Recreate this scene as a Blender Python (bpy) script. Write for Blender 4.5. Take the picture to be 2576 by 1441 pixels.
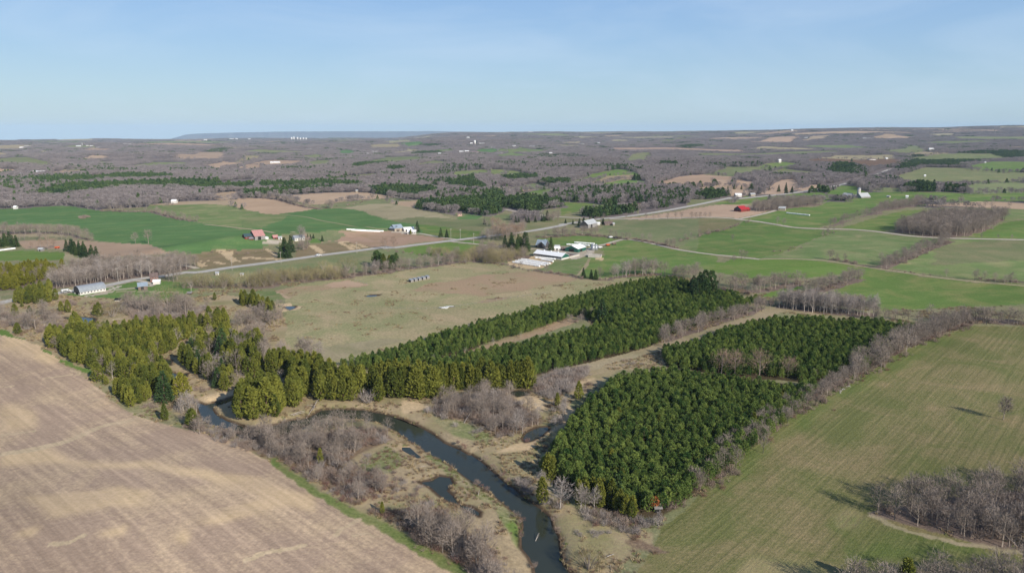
import bpy, math, random
import numpy as np
from mathutils import Vector, Matrix

# ------------------------------------------------------------------ reset
for o in list(bpy.data.objects):
    bpy.data.objects.remove(o)
S = bpy.context.scene
COL = S.collection
R = math.radians
rng = np.random.default_rng(7)
random.seed(7)

# ------------------------------------------------------------------ camera
CAM_H = 100.0
FPX = 1840.0          # focal length in px of a 2576 px wide frame
HORV = 325.0          # eye-level row in that frame
PITCH = math.atan((720.5 - HORV) / FPX)
cam = bpy.data.cameras.new('camera')
cam.sensor_width = 36.0
cam.lens = 36.0 * FPX / 2576.0
cam.clip_start = 1.0
cam.clip_end = 120000.0
cam_o = bpy.data.objects.new('camera', cam)
cam_o.location = (0, 0, CAM_H)
cam_o.rotation_euler = (math.pi / 2 - PITCH, 0, 0)
COL.objects.link(cam_o)
S.camera = cam_o

# ------------------------------------------------------------------ sky, sun, exposure
SUN_EL = 28.0
SKY_GAIN = 7.6
SUN_AZ = 140.0        # clockwise from +Y (the viewing direction)
W = bpy.data.worlds.new('World')
S.world = W
W.use_nodes = True
nt = W.node_tree
nt.nodes.clear()
wo = nt.nodes.new('ShaderNodeOutputWorld')
bg = nt.nodes.new('ShaderNodeBackground')
sky = nt.nodes.new('ShaderNodeTexSky')
sky.sky_type = 'NISHITA'
sky.sun_disc = False
sky.sun_elevation = R(SUN_EL)
sky.sun_rotation = R(SUN_AZ)
sky.altitude = 250
sky.air_density = 1.0
sky.dust_density = 0.6
sky.ozone_density = 1.6
# very thin wisps of high cloud
tc = nt.nodes.new('ShaderNodeTexCoord')
mp = nt.nodes.new('ShaderNodeMapping')
mp.inputs['Scale'].default_value = (2.2, 2.2, 9.0)
mp.inputs['Rotation'].default_value = (0, R(12), 0)
nz = nt.nodes.new('ShaderNodeTexNoise')
nz.inputs['Scale'].default_value = 1.6
nz.inputs['Detail'].default_value = 6
nz.inputs['Roughness'].default_value = 0.55
nz.inputs['Distortion'].default_value = 0.6
rp = nt.nodes.new('ShaderNodeMapRange')
rp.inputs['From Min'].default_value = 0.45
rp.inputs['From Max'].default_value = 0.85
rp.inputs['To Max'].default_value = 0.42
mixc = nt.nodes.new('ShaderNodeMix')
mixc.data_type = 'RGBA'
mixc.inputs['B'].default_value = (4.6, 5.6, 6.7, 1)
nt.links.new(tc.outputs['Generated'], mp.inputs['Vector'])
nt.links.new(mp.outputs['Vector'], nz.inputs['Vector'])
nt.links.new(nz.outputs['Fac'], rp.inputs['Value'])
nt.links.new(rp.outputs['Result'], mixc.inputs['Factor'])
# clear-day gradient blended over the physical sky: pale at the horizon, deeper blue above
sx = nt.nodes.new('ShaderNodeSeparateXYZ')
gr = nt.nodes.new('ShaderNodeValToRGB')
gr.color_ramp.elements[0].position = 0.0
gr.color_ramp.elements[0].color = (.400, .560, .670, 1)
gr.color_ramp.elements[1].position = 1.0
gr.color_ramp.elements[1].color = (.045, .100, .260, 1)
for p_, c_ in ((.05, (.365, .545, .700)), (.11, (.300, .485, .730)), (.17, (.250, .430, .730)), (.30, (.150, .290, .560)), (.50, (.085, .180, .400))):
    e_ = gr.color_ramp.elements.new(p_); e_.color = c_ + (1,)
sk10 = nt.nodes.new('ShaderNodeVectorMath'); sk10.operation = 'SCALE'; sk10.inputs['Scale'].default_value = SKY_GAIN
mixs = nt.nodes.new('ShaderNodeMix'); mixs.data_type = 'RGBA'; mixs.inputs['Factor'].default_value = .82
nt.links.new(tc.outputs['Generated'], sx.inputs[0]); nt.links.new(sx.outputs['Z'], gr.inputs['Fac'])
nt.links.new(gr.outputs['Color'], sk10.inputs[0]); nt.links.new(sky.outputs['Color'], mixs.inputs['A']); nt.links.new(sk10.outputs[0], mixs.inputs['B'])
nt.links.new(mixs.outputs['Result'], mixc.inputs['A'])
nt.links.new(mixc.outputs['Result'], bg.inputs['Color'])
bg.inputs['Strength'].default_value = 0.125
nt.links.new(bg.outputs['Background'], wo.inputs['Surface'])

sl = bpy.data.lights.new('sun', 'SUN')
sl.energy = 5.0
sl.angle = R(0.53)
sl.color = (1.0, 0.93, 0.81)
so = bpy.data.objects.new('sun', sl)
sd = Vector((math.sin(R(SUN_AZ)) * math.cos(R(SUN_EL)), math.cos(R(SUN_AZ)) * math.cos(R(SUN_EL)), math.sin(R(SUN_EL))))
so.rotation_euler = sd.to_track_quat('Z', 'Y').to_euler()
so.location = (200, -200, 400)
COL.objects.link(so)

S.render.engine = 'CYCLES'
S.view_settings.view_transform = 'Standard'
S.view_settings.look = 'None'
S.view_settings.exposure = 0.16
S.view_settings.gamma = 1.0
S.view_settings.use_curve_mapping = False
S.cycles.max_bounces = 5
S.cycles.diffuse_bounces = 2
S.cycles.glossy_bounces = 2
S.cycles.transmission_bounces = 2
S.cycles.volume_bounces = 1
S.cycles.transparent_max_bounces = 8

HAZE_DENSITY = 3.5e-5
HAZE_COLOR = (0.58, 0.78, 0.99, 1)

# ------------------------------------------------------------------ terrain height
_tab = rng.random((256, 256))
def vnoise(x, y):
    xi = np.floor(x).astype(int); yi = np.floor(y).astype(int)
    fx = x - xi; fy = y - yi
    fx = fx * fx * fx * (fx * (fx * 6 - 15) + 10); fy = fy * fy * fy * (fy * (fy * 6 - 15) + 10)
    a = _tab[xi & 255, yi & 255]; b = _tab[(xi + 1) & 255, yi & 255]
    c = _tab[xi & 255, (yi + 1) & 255]; d = _tab[(xi + 1) & 255, (yi + 1) & 255]
    return (a * (1 - fx) + b * fx) * (1 - fy) + (c * (1 - fx) + d * fx) * fy
def sstep(a, b, x):
    t = np.clip((x - a) / (b - a), 0, 1)
    return t * t * (3 - 2 * t)
SKY_U = np.array([-400, 0, 450, 700, 1000, 1090, 1150, 1300, 1800, 2000, 2300, 2576, 3000])
SKY_V = np.array([348, 348, 347, 348, 346, 336, 331.5, 330.5, 328, 324, 320.5, 317, 316])
def zfar(az):
    # land rises from the flat left skyline to the higher hills on the right
    uu = 1288 + FPX / math.cos(PITCH) * np.tan(np.clip(az, -1.2, 1.2))
    v = np.interp(uu, SKY_U, SKY_V)
    return CAM_H - 9000 * (v - HORV + 2.5) / FPX * np.cos(np.clip(az, -1.2, 1.2))
def height(x, y):
    x = np.asarray(x, float); y = np.asarray(y, float)
    D = np.hypot(x, y); az = np.arctan2(x, y)
    amp = np.interp(D, [0, 300, 700, 1200, 2200, 4000, 7000, 9500, 30000], [0.5, 1.2, 3.5, 8, 17, 26, 22, 10, 10])
    n = (vnoise(x / 620 + 31.2, y / 520 + 11.7) - .5) * 1.3
    n = n + (vnoise(x / 260 + 3.1, y / 240 + 71.7) - .5) * .45
    n = n + (vnoise(x / 1700 + 5.5, y / 1500 + 1.3) - .5) * 1.2 * sstep(1500, 4000, D)
    z = n * amp
    z = z + sstep(1700, 9000, D) * zfar(az) - np.maximum(D - 9300, 0) * 0.035
    # sandy bank above the main road, knoll of the stubble field
    for cx, cy, ang, la, lb, h in BUMPS:
        dx = x - cx; dy = y - cy
        p = dx * math.cos(ang) + dy * math.sin(ang); q = -dx * math.sin(ang) + dy * math.cos(ang)
        z = z + h * np.exp(-(p / la) ** 2 - (q / lb) ** 2)
    return z
BUMPS = [(-245, 640, 0.75, 75, 24, 7.5), (-165, 720, 0.75, 60, 22, 4.0), (-110, 170, 0.3, 70, 45, 3.0)]

# polar grid of the ground; also used to drop image points on the terrain
def rows():
    r = 45.0; out = [r]
    while r < 29000:
        if r < 125: d = 6.0
        else:
            d = max(0.5, r * r / (731 * CAM_H) * 0.95)
            cap = 9 if r < 1300 else 15 if r < 2500 else 28 if r < 6000 else 60 if r < 11000 else 400
            d = min(d, cap)
        r += d; out.append(r)
    return np.array(out)
RR = rows()
AZ = np.concatenate([np.radians(np.linspace(-64, -40.5, 24)), np.radians(np.linspace(-40, 40, 960)), np.radians(np.linspace(40.5, 64, 24))])
GX = np.sin(AZ)[:, None] * RR[None, :]
GY = np.cos(AZ)[:, None] * RR[None, :]
GZ = height(GX, GY)
TANMAX = np.maximum.accumulate((GZ - CAM_H) / RR[None, :], axis=1)
cp, sp_ = math.cos(PITCH), math.sin(PITCH)
def unproj(u, v):
    """full-view pixel (2576 frame) -> x, y on the terrain"""
    u = np.atleast_1d(np.asarray(u, float)); v = np.atleast_1d(np.asarray(v, float))
    cx = u - 1288.0; cv = v - 720.5
    dy = FPX * cp - cv * sp_; dz = -FPX * sp_ - cv * cp
    a = np.arctan2(cx, dy); tn = dz / np.hypot(cx, dy)
    ci = np.clip(np.searchsorted(AZ, a), 1, len(AZ) - 1)
    ci = np.where(np.abs(AZ[ci] - a) < np.abs(AZ[ci - 1] - a), ci, ci - 1)
    rr = np.empty(len(u))
    for k in range(len(u)):
        col = TANMAX[ci[k]]
        i = int(np.searchsorted(col, tn[k]))
        if i <= 0: rr[k] = RR[0]
        elif i >= len(RR): rr[k] = RR[-1] * .6
        else:
            f = (tn[k] - col[i - 1]) / max(col[i] - col[i - 1], 1e-12)
            rr[k] = RR[i - 1] + min(max(f, 0), 1) * (RR[i] - RR[i - 1])
    return np.sin(a) * rr, np.cos(a) * rr
REG = {'Q': (0, 0, 2576 / 2930), 'F': (0, 0, 2576 / 2930), 'A1': (0, 340, 2573 / 750), 'A2': (700, 340, 2573 / 750), 'A3': (1400, 340, 2573 / 750), 'A4': (2100, 340, 2576 / 830),
       'B1': (0, 640, 2543 / 600), 'B2': (550, 620, 2543 / 600), 'B3': (1050, 600, 2543 / 600), 'B4': (1450, 600, 2543 / 600), 'B5': (2000, 600, 2576 / 930),
       'C1': (0, 880, 2573 / 750), 'C2': (500, 880, 2573 / 750), 'C3': (1150, 880, 2573 / 750), 'C4': (1800, 800, 2576 / 1130),
       'C5': (700, 1200, 3.22), 'C6': (1300, 1200, 3.22), 'C7': (2100, 1100, 2219 / 830), 'C8': (0, 1200, 3.22)}
K_ = 2576 / 2930
def Z(reg, pts):
    """points read off an enlarged part of the survey photograph -> full-view frame"""
    ox, oy, s = REG[reg]
    p = np.asarray(pts, float).reshape(-1, 2)
    return np.stack([(ox + p[:, 0] / s) * K_, (oy + p[:, 1] / s) * K_], 1)
def G(reg, pts):
    """same points on the ground: N x 2 metres"""
    f = Z(reg, pts)
    x, y = unproj(f[:, 0], f[:, 1])
    return np.stack([x, y], 1)
def G1(reg, u, v):
    g = G(reg, [(u, v)])[0]
    return float(g[0]), float(g[1])
def hz(x, y): return float(height(np.array([x]), np.array([y]))[0])
def inpoly(x, y, poly):
    res = np.zeros(x.shape, bool)
    x0, y0 = poly.min(0); x1, y1 = poly.max(0)
    m = (x >= x0) & (x <= x1) & (y >= y0) & (y <= y1)
    if not m.any(): return res
    px = x[m]; py = y[m]; r = np.zeros(px.shape, bool)
    n = len(poly); j = n - 1
    for i in range(n):
        xi, yi = poly[i]; xj, yj = poly[j]
        if yi != yj:
            c = ((yi > py) != (yj > py)) & (px < (xj - xi) * (py - yi) / (yj - yi) + xi)
            r ^= c
        j = i
    res[m] = r
    return res
def segdist(x, y, line, closed=False):
    d = np.full(x.shape, 1e9)
    n = len(line)
    for i in range(n if closed else n - 1):
        ax, ay = line[i]; bx, by = line[(i + 1) % n]
        vx, vy = bx - ax, by - ay; L2 = vx * vx + vy * vy + 1e-9
        t = np.clip(((x - ax) * vx + (y - ay) * vy) / L2, 0, 1)
        d = np.minimum(d, np.hypot(x - ax - t * vx, y - ay - t * vy))
    return d
def wob(poly, amp=1.0, step=None):
    """subdivide a closed outline and roughen it a little"""
    out = []; n = len(poly)
    for i in range(n):
        a = poly[i]; b = poly[(i + 1) % n]; L = np.hypot(*(b - a))
        k = max(1, int(L / (step or max(6.0, amp * 6))))
        k = min(k, 40)
        for j in range(k):
            p = a + (b - a) * j / k
            if j: p = p + rng.normal(0, amp, 2)
            out.append(p)
    return np.array(out)
def smooth_line(pts, n=6):
    p = np.asarray(pts, float)
    if len(p) < 3: return p
    P = np.vstack([2 * p[0] - p[1], p, 2 * p[-1] - p[-2]]); out = []
    for i in range(1, len(P) - 2):
        a, b, c, d = P[i - 1], P[i], P[i + 1], P[i + 2]
        for k in range(n):
            t = k / n
            out.append(.5 * ((2 * b) + (c - a) * t + (2 * a - 5 * b + 4 * c - d) * t * t + (3 * b - a - 3 * c + d) * t ** 3))
    out.append(p[-1])
    return np.array(out)

# ------------------------------------------------------------------ colours and materials
def lin(c):
    c = np.asarray(c, float) / 255.0
    return np.where(c <= .04045, c / 12.92, ((c + .055) / 1.055) ** 2.4)
ALB = 0.84
def C3(*rgb): return tuple(lin(rgb) * ALB)
def C4_(*rgb): return tuple(lin(rgb) * ALB) + (1.0,)
def mat(name, col, rough=0.8, metal=0.0, spec=0.2, noise=0.12, nscale=0.8, col2=None):
    m = bpy.data.materials.new(name); m.use_nodes = True
    t = m.node_tree; b = t.nodes['Principled BSDF']
    b.inputs['Roughness'].default_value = rough; b.inputs['Metallic'].default_value = metal
    b.inputs['Specular IOR Level'].default_value = spec
    geo = t.nodes.new('ShaderNodeNewGeometry'); n = t.nodes.new('ShaderNodeTexNoise')
    n.inputs['Scale'].default_value = nscale; n.inputs['Detail'].default_value = 3
    t.links.new(geo.outputs['Position'], n.inputs['Vector'])
    mx = t.nodes.new('ShaderNodeMix'); mx.data_type = 'RGBA'
    a = np.array(col[:3]); c2 = np.array(col2[:3]) if col2 is not None else a * (1 + noise)
    a = a if col2 is not None else a * (1 - noise)
    mx.inputs['A'].default_value = tuple(a) + (1,); mx.inputs['B'].default_value = tuple(np.clip(c2, 0, 1)) + (1,)
    rmp = t.nodes.new('ShaderNodeMapRange'); rmp.inputs['From Min'].default_value = .35; rmp.inputs['From Max'].default_value = .65
    t.links.new(n.outputs['Fac'], rmp.inputs['Value']); t.links.new(rmp.outputs['Result'], mx.inputs['Factor'])
    t.links.new(mx.outputs['Result'], b.inputs['Base Color'])
    return m
def foliage(name, ca, cb, clump=0.6, trans=0.15, world=True):
    """leaf or twig colour: varies from tree to tree and from tuft to tuft"""
    m = bpy.data.materials.new(name); m.use_nodes = True
    t = m.node_tree; b = t.nodes['Principled BSDF']; out = t.nodes['Material Output']
    b.inputs['Roughness'].default_value = .9; b.inputs['Specular IOR Level'].default_value = .08
    oi = t.nodes.new('ShaderNodeObjectInfo'); geo = t.nodes.new('ShaderNodeNewGeometry')
    n = t.nodes.new('ShaderNodeTexNoise'); n.inputs['Scale'].default_value = clump; n.inputs['Detail'].default_value = 2
    t.links.new(geo.outputs['Position'], n.inputs['Vector'])
    ad = t.nodes.new('ShaderNodeMath'); ad.operation = 'MULTIPLY_ADD'; ad.inputs[1].default_value = .75
    t.links.new(oi.outputs['Random'], ad.inputs[0])
    sc = t.nodes.new('ShaderNodeMath'); sc.operation = 'MULTIPLY_ADD'; sc.inputs[1].default_value = 1.1; sc.inputs[2].default_value = -.45
    t.links.new(n.outputs['Fac'], sc.inputs[0]); t.links.new(sc.outputs[0], ad.inputs[2])
    cl = t.nodes.new('ShaderNodeClamp'); t.links.new(ad.outputs[0], cl.inputs['Value'])
    mx = t.nodes.new('ShaderNodeMix'); mx.data_type = 'RGBA'
    mx.inputs['A'].default_value = tuple(ca) + (1,); mx.inputs['B'].default_value = tuple(cb) + (1,)
    t.links.new(cl.outputs[0], mx.inputs['Factor'])
    t.links.new(mx.outputs['Result'], b.inputs['Base Color'])
    if trans > 0:
        tr = t.nodes.new('ShaderNodeBsdfTranslucent'); ms = t.nodes.new('ShaderNodeMixShader'); ms.inputs[0].default_value = trans
        t.links.new(mx.outputs['Result'], tr.inputs['Color'])
        t.links.new(b.outputs[0], ms.inputs[1]); t.links.new(tr.outputs[0], ms.inputs[2]); t.links.new(ms.outputs[0], out.inputs['Surface'])
    return m
def ground_mat(name, row_dir=None, row_amt=0.0, row_w=0.5, bump=0.4, grain=0.30, rmix=.2):
    m = bpy.data.materials.new(name); m.use_nodes = True
    t = m.node_tree; b = t.nodes['Principled BSDF']; N = t.nodes.new; L = t.links.new
    b.inputs['Roughness'].default_value = 1.0; b.inputs['Specular IOR Level'].default_value = 0.05
    geo = N('ShaderNodeNewGeometry')
    a1 = N('ShaderNodeAttribute'); a1.attribute_name = 'Col'
    a2 = N('ShaderNodeAttribute'); a2.attribute_name = 'Col2'
    def noise(scale, detail, src=None, rough=.55, dist=0.0):
        n = N('ShaderNodeTexNoise'); n.inputs['Scale'].default_value = scale; n.inputs['Detail'].default_value = detail
        n.inputs['Roughness'].default_value = rough; n.inputs['Distortion'].default_value = dist
        L(src if src is not None else geo.outputs['Position'], n.inputs['Vector']); return n.outputs['Fac']
    def rng_(v, a, c, lo, hi):
        r = N('ShaderNodeMapRange'); r.inputs['From Min'].default_value = a; r.inputs['From Max'].default_value = c
        r.inputs['To Min'].default_value = lo; r.inputs['To Max'].default_value = hi; L(v, r.inputs['Value']); return r.outputs['Result']
    def mul(a_, b_, op='MULTIPLY'):
        k = N('ShaderNodeMath'); k.operation = op
        if isinstance(a_, float): k.inputs[0].default_value = a_
        else: L(a_, k.inputs[0])
        if isinstance(b_, float): k.inputs[1].default_value = b_
        else: L(b_, k.inputs[1])
        return k.outputs[0]
    patch = noise(.035, 6, rough=.62, dist=.8)
    fine = noise(.9, 4, rough=.7)
    # share of the second colour comes from the attribute's alpha
    thr = N('ShaderNodeMath'); thr.operation = 'SUBTRACT'; thr.inputs[0].default_value = 1.02; L(a2.outputs['Alpha'], thr.inputs[1])
    pv = mul(rng_(patch, .28, .72, 0.0, .75), rng_(fine, .3, .7, 0.0, .25), 'ADD')
    df = mul(pv, thr.outputs[0], 'SUBTRACT')
    fac = rng_(df, -.22, .26, 0.0, 1.0)
    mx = N('ShaderNodeMix'); mx.data_type = 'RGBA'
    FACN = fac
    L(fac, mx.inputs['Factor']); L(a1.outputs['Color'], mx.inputs['A']); L(a2.outputs['Color'], mx.inputs['B'])
    g1 = rng_(noise(.008, 3), .3, .7, .9, 1.1)
    g2 = rng_(fine, .25, .75, 1 - grain, 1 + grain)
    val = mul(g1, g2)
    bsrc = noise(1.6, 4, rough=.7)
    if row_dir is not None:
        ang = math.atan2(row_dir[1], row_dir[0])
        mp = N('ShaderNodeMapping'); mp.vector_type = 'TEXTURE'
        mp.inputs['Rotation'].default_value = (0, 0, ang)
        L(geo.outputs['Position'], mp.inputs['Vector'])
        mp2 = N('ShaderNodeMapping'); mp2.inputs['Scale'].default_value = (.022, row_w, .05)
        L(mp.outputs['Vector'], mp2.inputs['Vector'])
        rw = noise(1.0, 5, mp2.outputs['Vector'], .62)
        mp3 = N('ShaderNodeMapping'); mp3.inputs['Scale'].default_value = (.006, .035, .05)
        L(mp.outputs['Vector'], mp3.inputs['Vector'])
        rw2 = noise(1.0, 4, mp3.outputs['Vector'], .6)
        val = mul(val, mul(rng_(rw, .28, .72, 1 - row_amt, 1 + row_amt), rng_(rw2, .3, .7, 1 - row_amt * .7, 1 + row_amt * .7)))
        bsrc = mul(bsrc, rw, 'ADD')
        ad = mul(FACN, rng_(rw, .25, .75, -rmix, rmix), 'ADD'); cl = N('ShaderNodeClamp'); L(ad, cl.inputs['Value']); L(cl.outputs[0], mx.inputs['Factor'])
    mc = N('ShaderNodeMix'); mc.data_type = 'RGBA'; mc.blend_type = 'MULTIPLY'; mc.inputs['Factor'].default_value = 1.0
    cb = N('ShaderNodeCombineColor')
    for i in range(3): L(val, cb.inputs[i])
    L(mx.outputs['Result'], mc.inputs['A']); L(cb.outputs[0], mc.inputs['B'])
    L(mc.outputs['Result'], b.inputs['Base Color'])
    if bump:
        bp = N('ShaderNodeBump'); bp.inputs['Strength'].default_value = bump; bp.inputs['Distance'].default_value = .5
        L(bsrc, bp.inputs['Height']); L(bp.outputs[0], b.inputs['Normal'])
    return m

# ------------------------------------------------------------------ object helpers
def tag(o, label=None, cat=None, group=None, kind=None):
    if label: o['label'] = label
    if cat: o['category'] = cat
    if group: o['group'] = group
    if kind: o['kind'] = kind
    return o
def empty(name, loc, rz=0.0):
    o = bpy.data.objects.new(name, None); o.empty_display_size = 1.0
    o.location = loc; o.rotation_euler = (0, 0, rz); COL.objects.link(o); return o
def link(name, me, parent=None, loc=None, rz=0.0):
    o = bpy.data.objects.new(name, me); COL.objects.link(o)
    if parent: o.parent = parent
    if loc is not None: o.location = loc
    if rz: o.rotation_euler = (0, 0, rz)
    return o
def npmesh(name, V, F, m=None, smooth=False):
    """V: N x 3 array, F: M x k array (k = 3 or 4)"""
    me = bpy.data.meshes.new(name); V = np.asarray(V, np.float32); F = np.asarray(F, np.int32)
    me.vertices.add(len(V)); me.vertices.foreach_set('co', V.ravel())
    k = F.shape[1]; me.loops.add(F.size); me.loops.foreach_set('vertex_index', F.ravel())
    me.polygons.add(len(F)); me.polygons.foreach_set('loop_start', np.arange(0, F.size, k, dtype=np.int32))
    me.polygons.foreach_set('loop_total', np.full(len(F), k, np.int32))
    if smooth: me.polygons.foreach_set('use_smooth', np.ones(len(F), bool))
    me.update(calc_edges=True)
    if m: me.materials.append(m)
    return me
class MB:
    """collects boxes, tubes and prisms and makes one mesh"""
    def __init__(s): s.v = []; s.f = []
    def add(s, v, f):
        b = len(s.v); s.v += [tuple(p) for p in v]; s.f += [tuple(i + b for i in q) for q in f]
    def box(s, x0, x1, y0, y1, z0, z1):
        s.add([(x0, y0, z0), (x1, y0, z0), (x1, y1, z0), (x0, y1, z0), (x0, y0, z1), (x1, y0, z1), (x1, y1, z1), (x0, y1, z1)],
              [(3, 2, 1, 0), (4, 5, 6, 7), (0, 1, 5, 4), (1, 2, 6, 5), (2, 3, 7, 6), (3, 0, 4, 7)])
    def prism(s, prof, x0, x1):
        """profile of (y, z) points, counter-clockwise, swept along x"""
        n = len(prof); v = [(x0, y, z) for y, z in prof] + [(x1, y, z) for y, z in prof]
        f = [tuple(range(n))[::-1], tuple(range(n, 2 * n))] + [(i, (i + 1) % n, n + (i + 1) % n, n + i) for i in range(n)]
        s.add(v, f)
    def tube(s, pts, rads, k=5):
        pts = [Vector(p) for p in pts]; v = []
        for i, p in enumerate(pts):
            d = (pts[min(i + 1, len(pts) - 1)] - pts[max(i - 1, 0)])
            d = d.normalized() if d.length > 1e-6 else Vector((0, 0, 1))
            a = d.orthogonal().normalized(); b = d.cross(a)
            for j in range(k):
                t = 2 * math.pi * j / k; v.append(p + (a * math.cos(t) + b * math.sin(t)) * rads[i])
        f = []
        for i in range(len(pts) - 1):
            for j in range(k):
                f.append((i * k + j, i * k + (j + 1) % k, (i + 1) * k + (j + 1) % k, (i + 1) * k + j))
        f.append(tuple(range(k))[::-1]); f.append(tuple(range((len(pts) - 1) * k, len(pts) * k)))
        s.add(v, f)
    def lathe(s, prof, k=14):
        v = []; f = []
        for r, z in prof:
            for j in range(k):
                t = 2 * math.pi * j / k; v.append((r * math.cos(t), r * math.sin(t), z))
        for i in range(len(prof) - 1):
            for j in range(k): f.append((i * k + j, i * k + (j + 1) % k, (i + 1) * k + (j + 1) % k, (i + 1) * k + j))
        f.append(tuple(range(k))[::-1]); f.append(tuple(range((len(prof) - 1) * k, len(prof) * k)))
        s.add(v, f)
    def mesh(s, name, m, smooth=False):
        me = bpy.data.meshes.new(name); me.from_pydata(s.v, [], s.f); me.update()
        if smooth:
            for p in me.polygons: p.use_smooth = True
        if m: me.materials.append(m)
        return me
    def build(s, name, m, parent=None, smooth=False, loc=None, rz=0.0):
        return link(name, s.mesh(name, m, smooth), parent, loc, rz)

# ------------------------------------------------------------------ land cover
# name: (colour, second colour, share of the second, structure it belongs to)
CLS = {
 'wood':    ((142, 124, 112), (118, 102, 92), .45, 'woodland_floor'),
 'woodfar': ((138, 127, 124), (118, 107, 106), .50, 'woodland_floor'),  # distant wood floor, blue-grey of the haze put into its brown
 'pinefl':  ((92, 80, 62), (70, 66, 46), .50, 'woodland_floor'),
 'mead':    ((136, 138, 100), (158, 146, 114), .45, 'meadow'),
 'green':   ((110, 137, 72), (150, 148, 96), .38, 'green_field'),
 'greenB':  ((98, 131, 78), (124, 142, 90), .32, 'green_field'),
 'greenC':  ((118, 136, 84), (152, 148, 106), .44, 'green_field'),
 'lime':    ((112, 138, 68), (132, 140, 84), .36, 'green_field'),
 'dull':    ((128, 136, 94), (154, 146, 110), .40, 'grazing_field'),
 'past':    ((157, 155, 112), (188, 168, 134), .48, 'pasture'),
 'pastbr':  ((178, 152, 124), (160, 152, 114), .38, 'pasture'),
 'paststr': ((190, 172, 136), (164, 158, 118), .40, 'pasture'),
 'straw':   ((178, 164, 132), (150, 146, 108), .35, 'dry_grass'),
 'wet':     ((182, 162, 130), (144, 140, 96), .42, 'wet_meadow'),
 'wetgr':   ((138, 142, 96), (178, 162, 128), .45, 'wet_meadow'),
 'wetdk':   ((132, 110, 94), (156, 138, 110), .45, 'wet_meadow'),
 'bank':    ((156, 136, 106), (130, 122, 88), .45, 'dry_grass'),
 'sand':    ((216, 190, 152), (196, 170, 132), .35, 'sand_bank'),
 'tan':     ((196, 168, 142), (186, 158, 132), .40, 'ploughed_field'),
 'tanD':    ((182, 152, 130), (164, 140, 110), .40, 'ploughed_field'),
 'stub':    ((186, 161, 139), (212, 186, 152), .40, 'stubble_field'),
 'right':   ((119, 122, 75), (154, 138, 102), .50, 'winter_wheat_field'),
 'rightgr': ((110, 122, 68), (134, 130, 86), .46, 'winter_wheat_field'),
 'rightlt': ((164, 150, 110), (124, 130, 80), .40, 'winter_wheat_field'),
 'yard':    ((206, 194, 176), (184, 166, 142), .40, 'farm_yard'),
 'soil':    ((134, 108, 88), (116, 92, 76), .40, 'ploughed_field'),
 'stubsand': ((226, 197, 157), (206, 180, 150), .40, 'stubble_field'),
 'pale':    ((212, 189, 155), (200, 176, 148), .35, 'stubble_field'),
 'verge':   ((112, 132, 70), (140, 138, 92), .42, 'wet_meadow'),
 'lawn':    ((104, 134, 70), (130, 140, 88), .30, 'lawn'),
}
COVER = []       # (class, outline on the ground); later ones lie over earlier ones
FAR_FIELDS = []
def widen(reg, pts):
    # outlines that touch the side of the picture run on beyond it
    if reg in ('A4', 'B5'): return [(x + 420 if x >= 2560 else x, y) for x, y in pts]
    if reg in ('A1', 'B1'): return [(x - 320 if x <= 0 else x, y) for x, y in pts]
    return pts
def cov(c, reg, pts, amp=.6, far=False):
    pts = widen(reg, pts)
    g = G(reg, pts); D = float(np.median(np.hypot(g[:, 0], g[:, 1])))
    COVER.append((c, wob(g, amp * D / 300.0)))
    if far: FAR_FIELDS.append(g)
def far(c, reg, *pts):
    pts = widen(reg, pts)
    f = Z(reg, pts); out = []
    x, y = unproj(f[:, 0], f[:, 1]); D = np.hypot(x, y)
    for (u, v), d in zip(f, D):
        dn = inpoly(np.array([u]), np.array([v + 1.2]), f)[0]
        if not dn and d > 1300: v = v + min(6.0, 8.0 * FPX / d)
        out.append((u, v))
    cov(c, 'Q', out, .45, True)
def strip(c, reg, pts, w, amp=.3):
    """ribbon of cover along a line, w metres wide (or a list of widths)"""
    L = smooth_line(G(reg, pts), 5); d = np.gradient(L, axis=0); d /= np.linalg.norm(d, axis=1)[:, None] + 1e-9
    n = np.stack([-d[:, 1], d[:, 0]], 1); ww = np.asarray(w, float) / 2
    if ww.ndim: ww = np.interp(np.linspace(0, 1, len(L)), np.linspace(0, 1, len(ww)), ww)[:, None]
    j = rng.normal(0, amp, L.shape)
    COVER.append((c, np.vstack([L + n * ww + j, (L - n * ww + j)[::-1]])))

# --- far fields among the woods
far('tan', 'A1', (1700,350),(1950,325),(2200,328),(2255,342),(2170,378),(1900,374),(1760,374))
far('tan', 'A1', (1950,432),(2200,418),(2420,416),(2300,447),(2190,467),(2110,489),(2060,458))
far('tan', 'A1', (2270,490),(2420,450),(2573,432),(2573,482),(2400,494))
far('straw', 'A1', (0,270),(200,250),(335,262),(200,292),(0,292))
far('straw', 'A1', (0,328),(50,332),(85,352),(0,354))
far('tan', 'A1', (760,378),(900,356),(1055,350),(1055,376),(900,384))
far('tan', 'A1', (780,292),(900,282),(1115,288),(1085,303),(850,303))
far('straw', 'A1', (350,320),(440,308),(490,320),(360,332))
far('straw', 'A1', (2310,408),(2400,370),(2545,360),(2565,376),(2450,402))
far('dull', 'A1', (0,402),(170,374),(330,390),(525,410),(480,432),(200,432),(20,422))
far('dull', 'A1', (330,457),(560,440),(590,460),(330,472))
far('tan', 'A1', (0,482),(215,478),(190,502),(100,518),(0,545))
far('tan', 'A1', (515,500),(870,484),(890,500),(650,522),(530,533))
far('dull', 'A1', (640,472),(900,458),(850,477),(650,492))
far('dull', 'A1', (840,450),(1000,416),(1115,406),(1010,432))
far('straw', 'A1', (850,562),(910,545),(1090,543),(1090,562),(900,578))
far('dull', 'A1', (1250,455),(1500,425),(1850,425),(1880,440),(1500,440))
far('dull', 'A1', (560,262),(900,262),(1100,270),(700,280))
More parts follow.
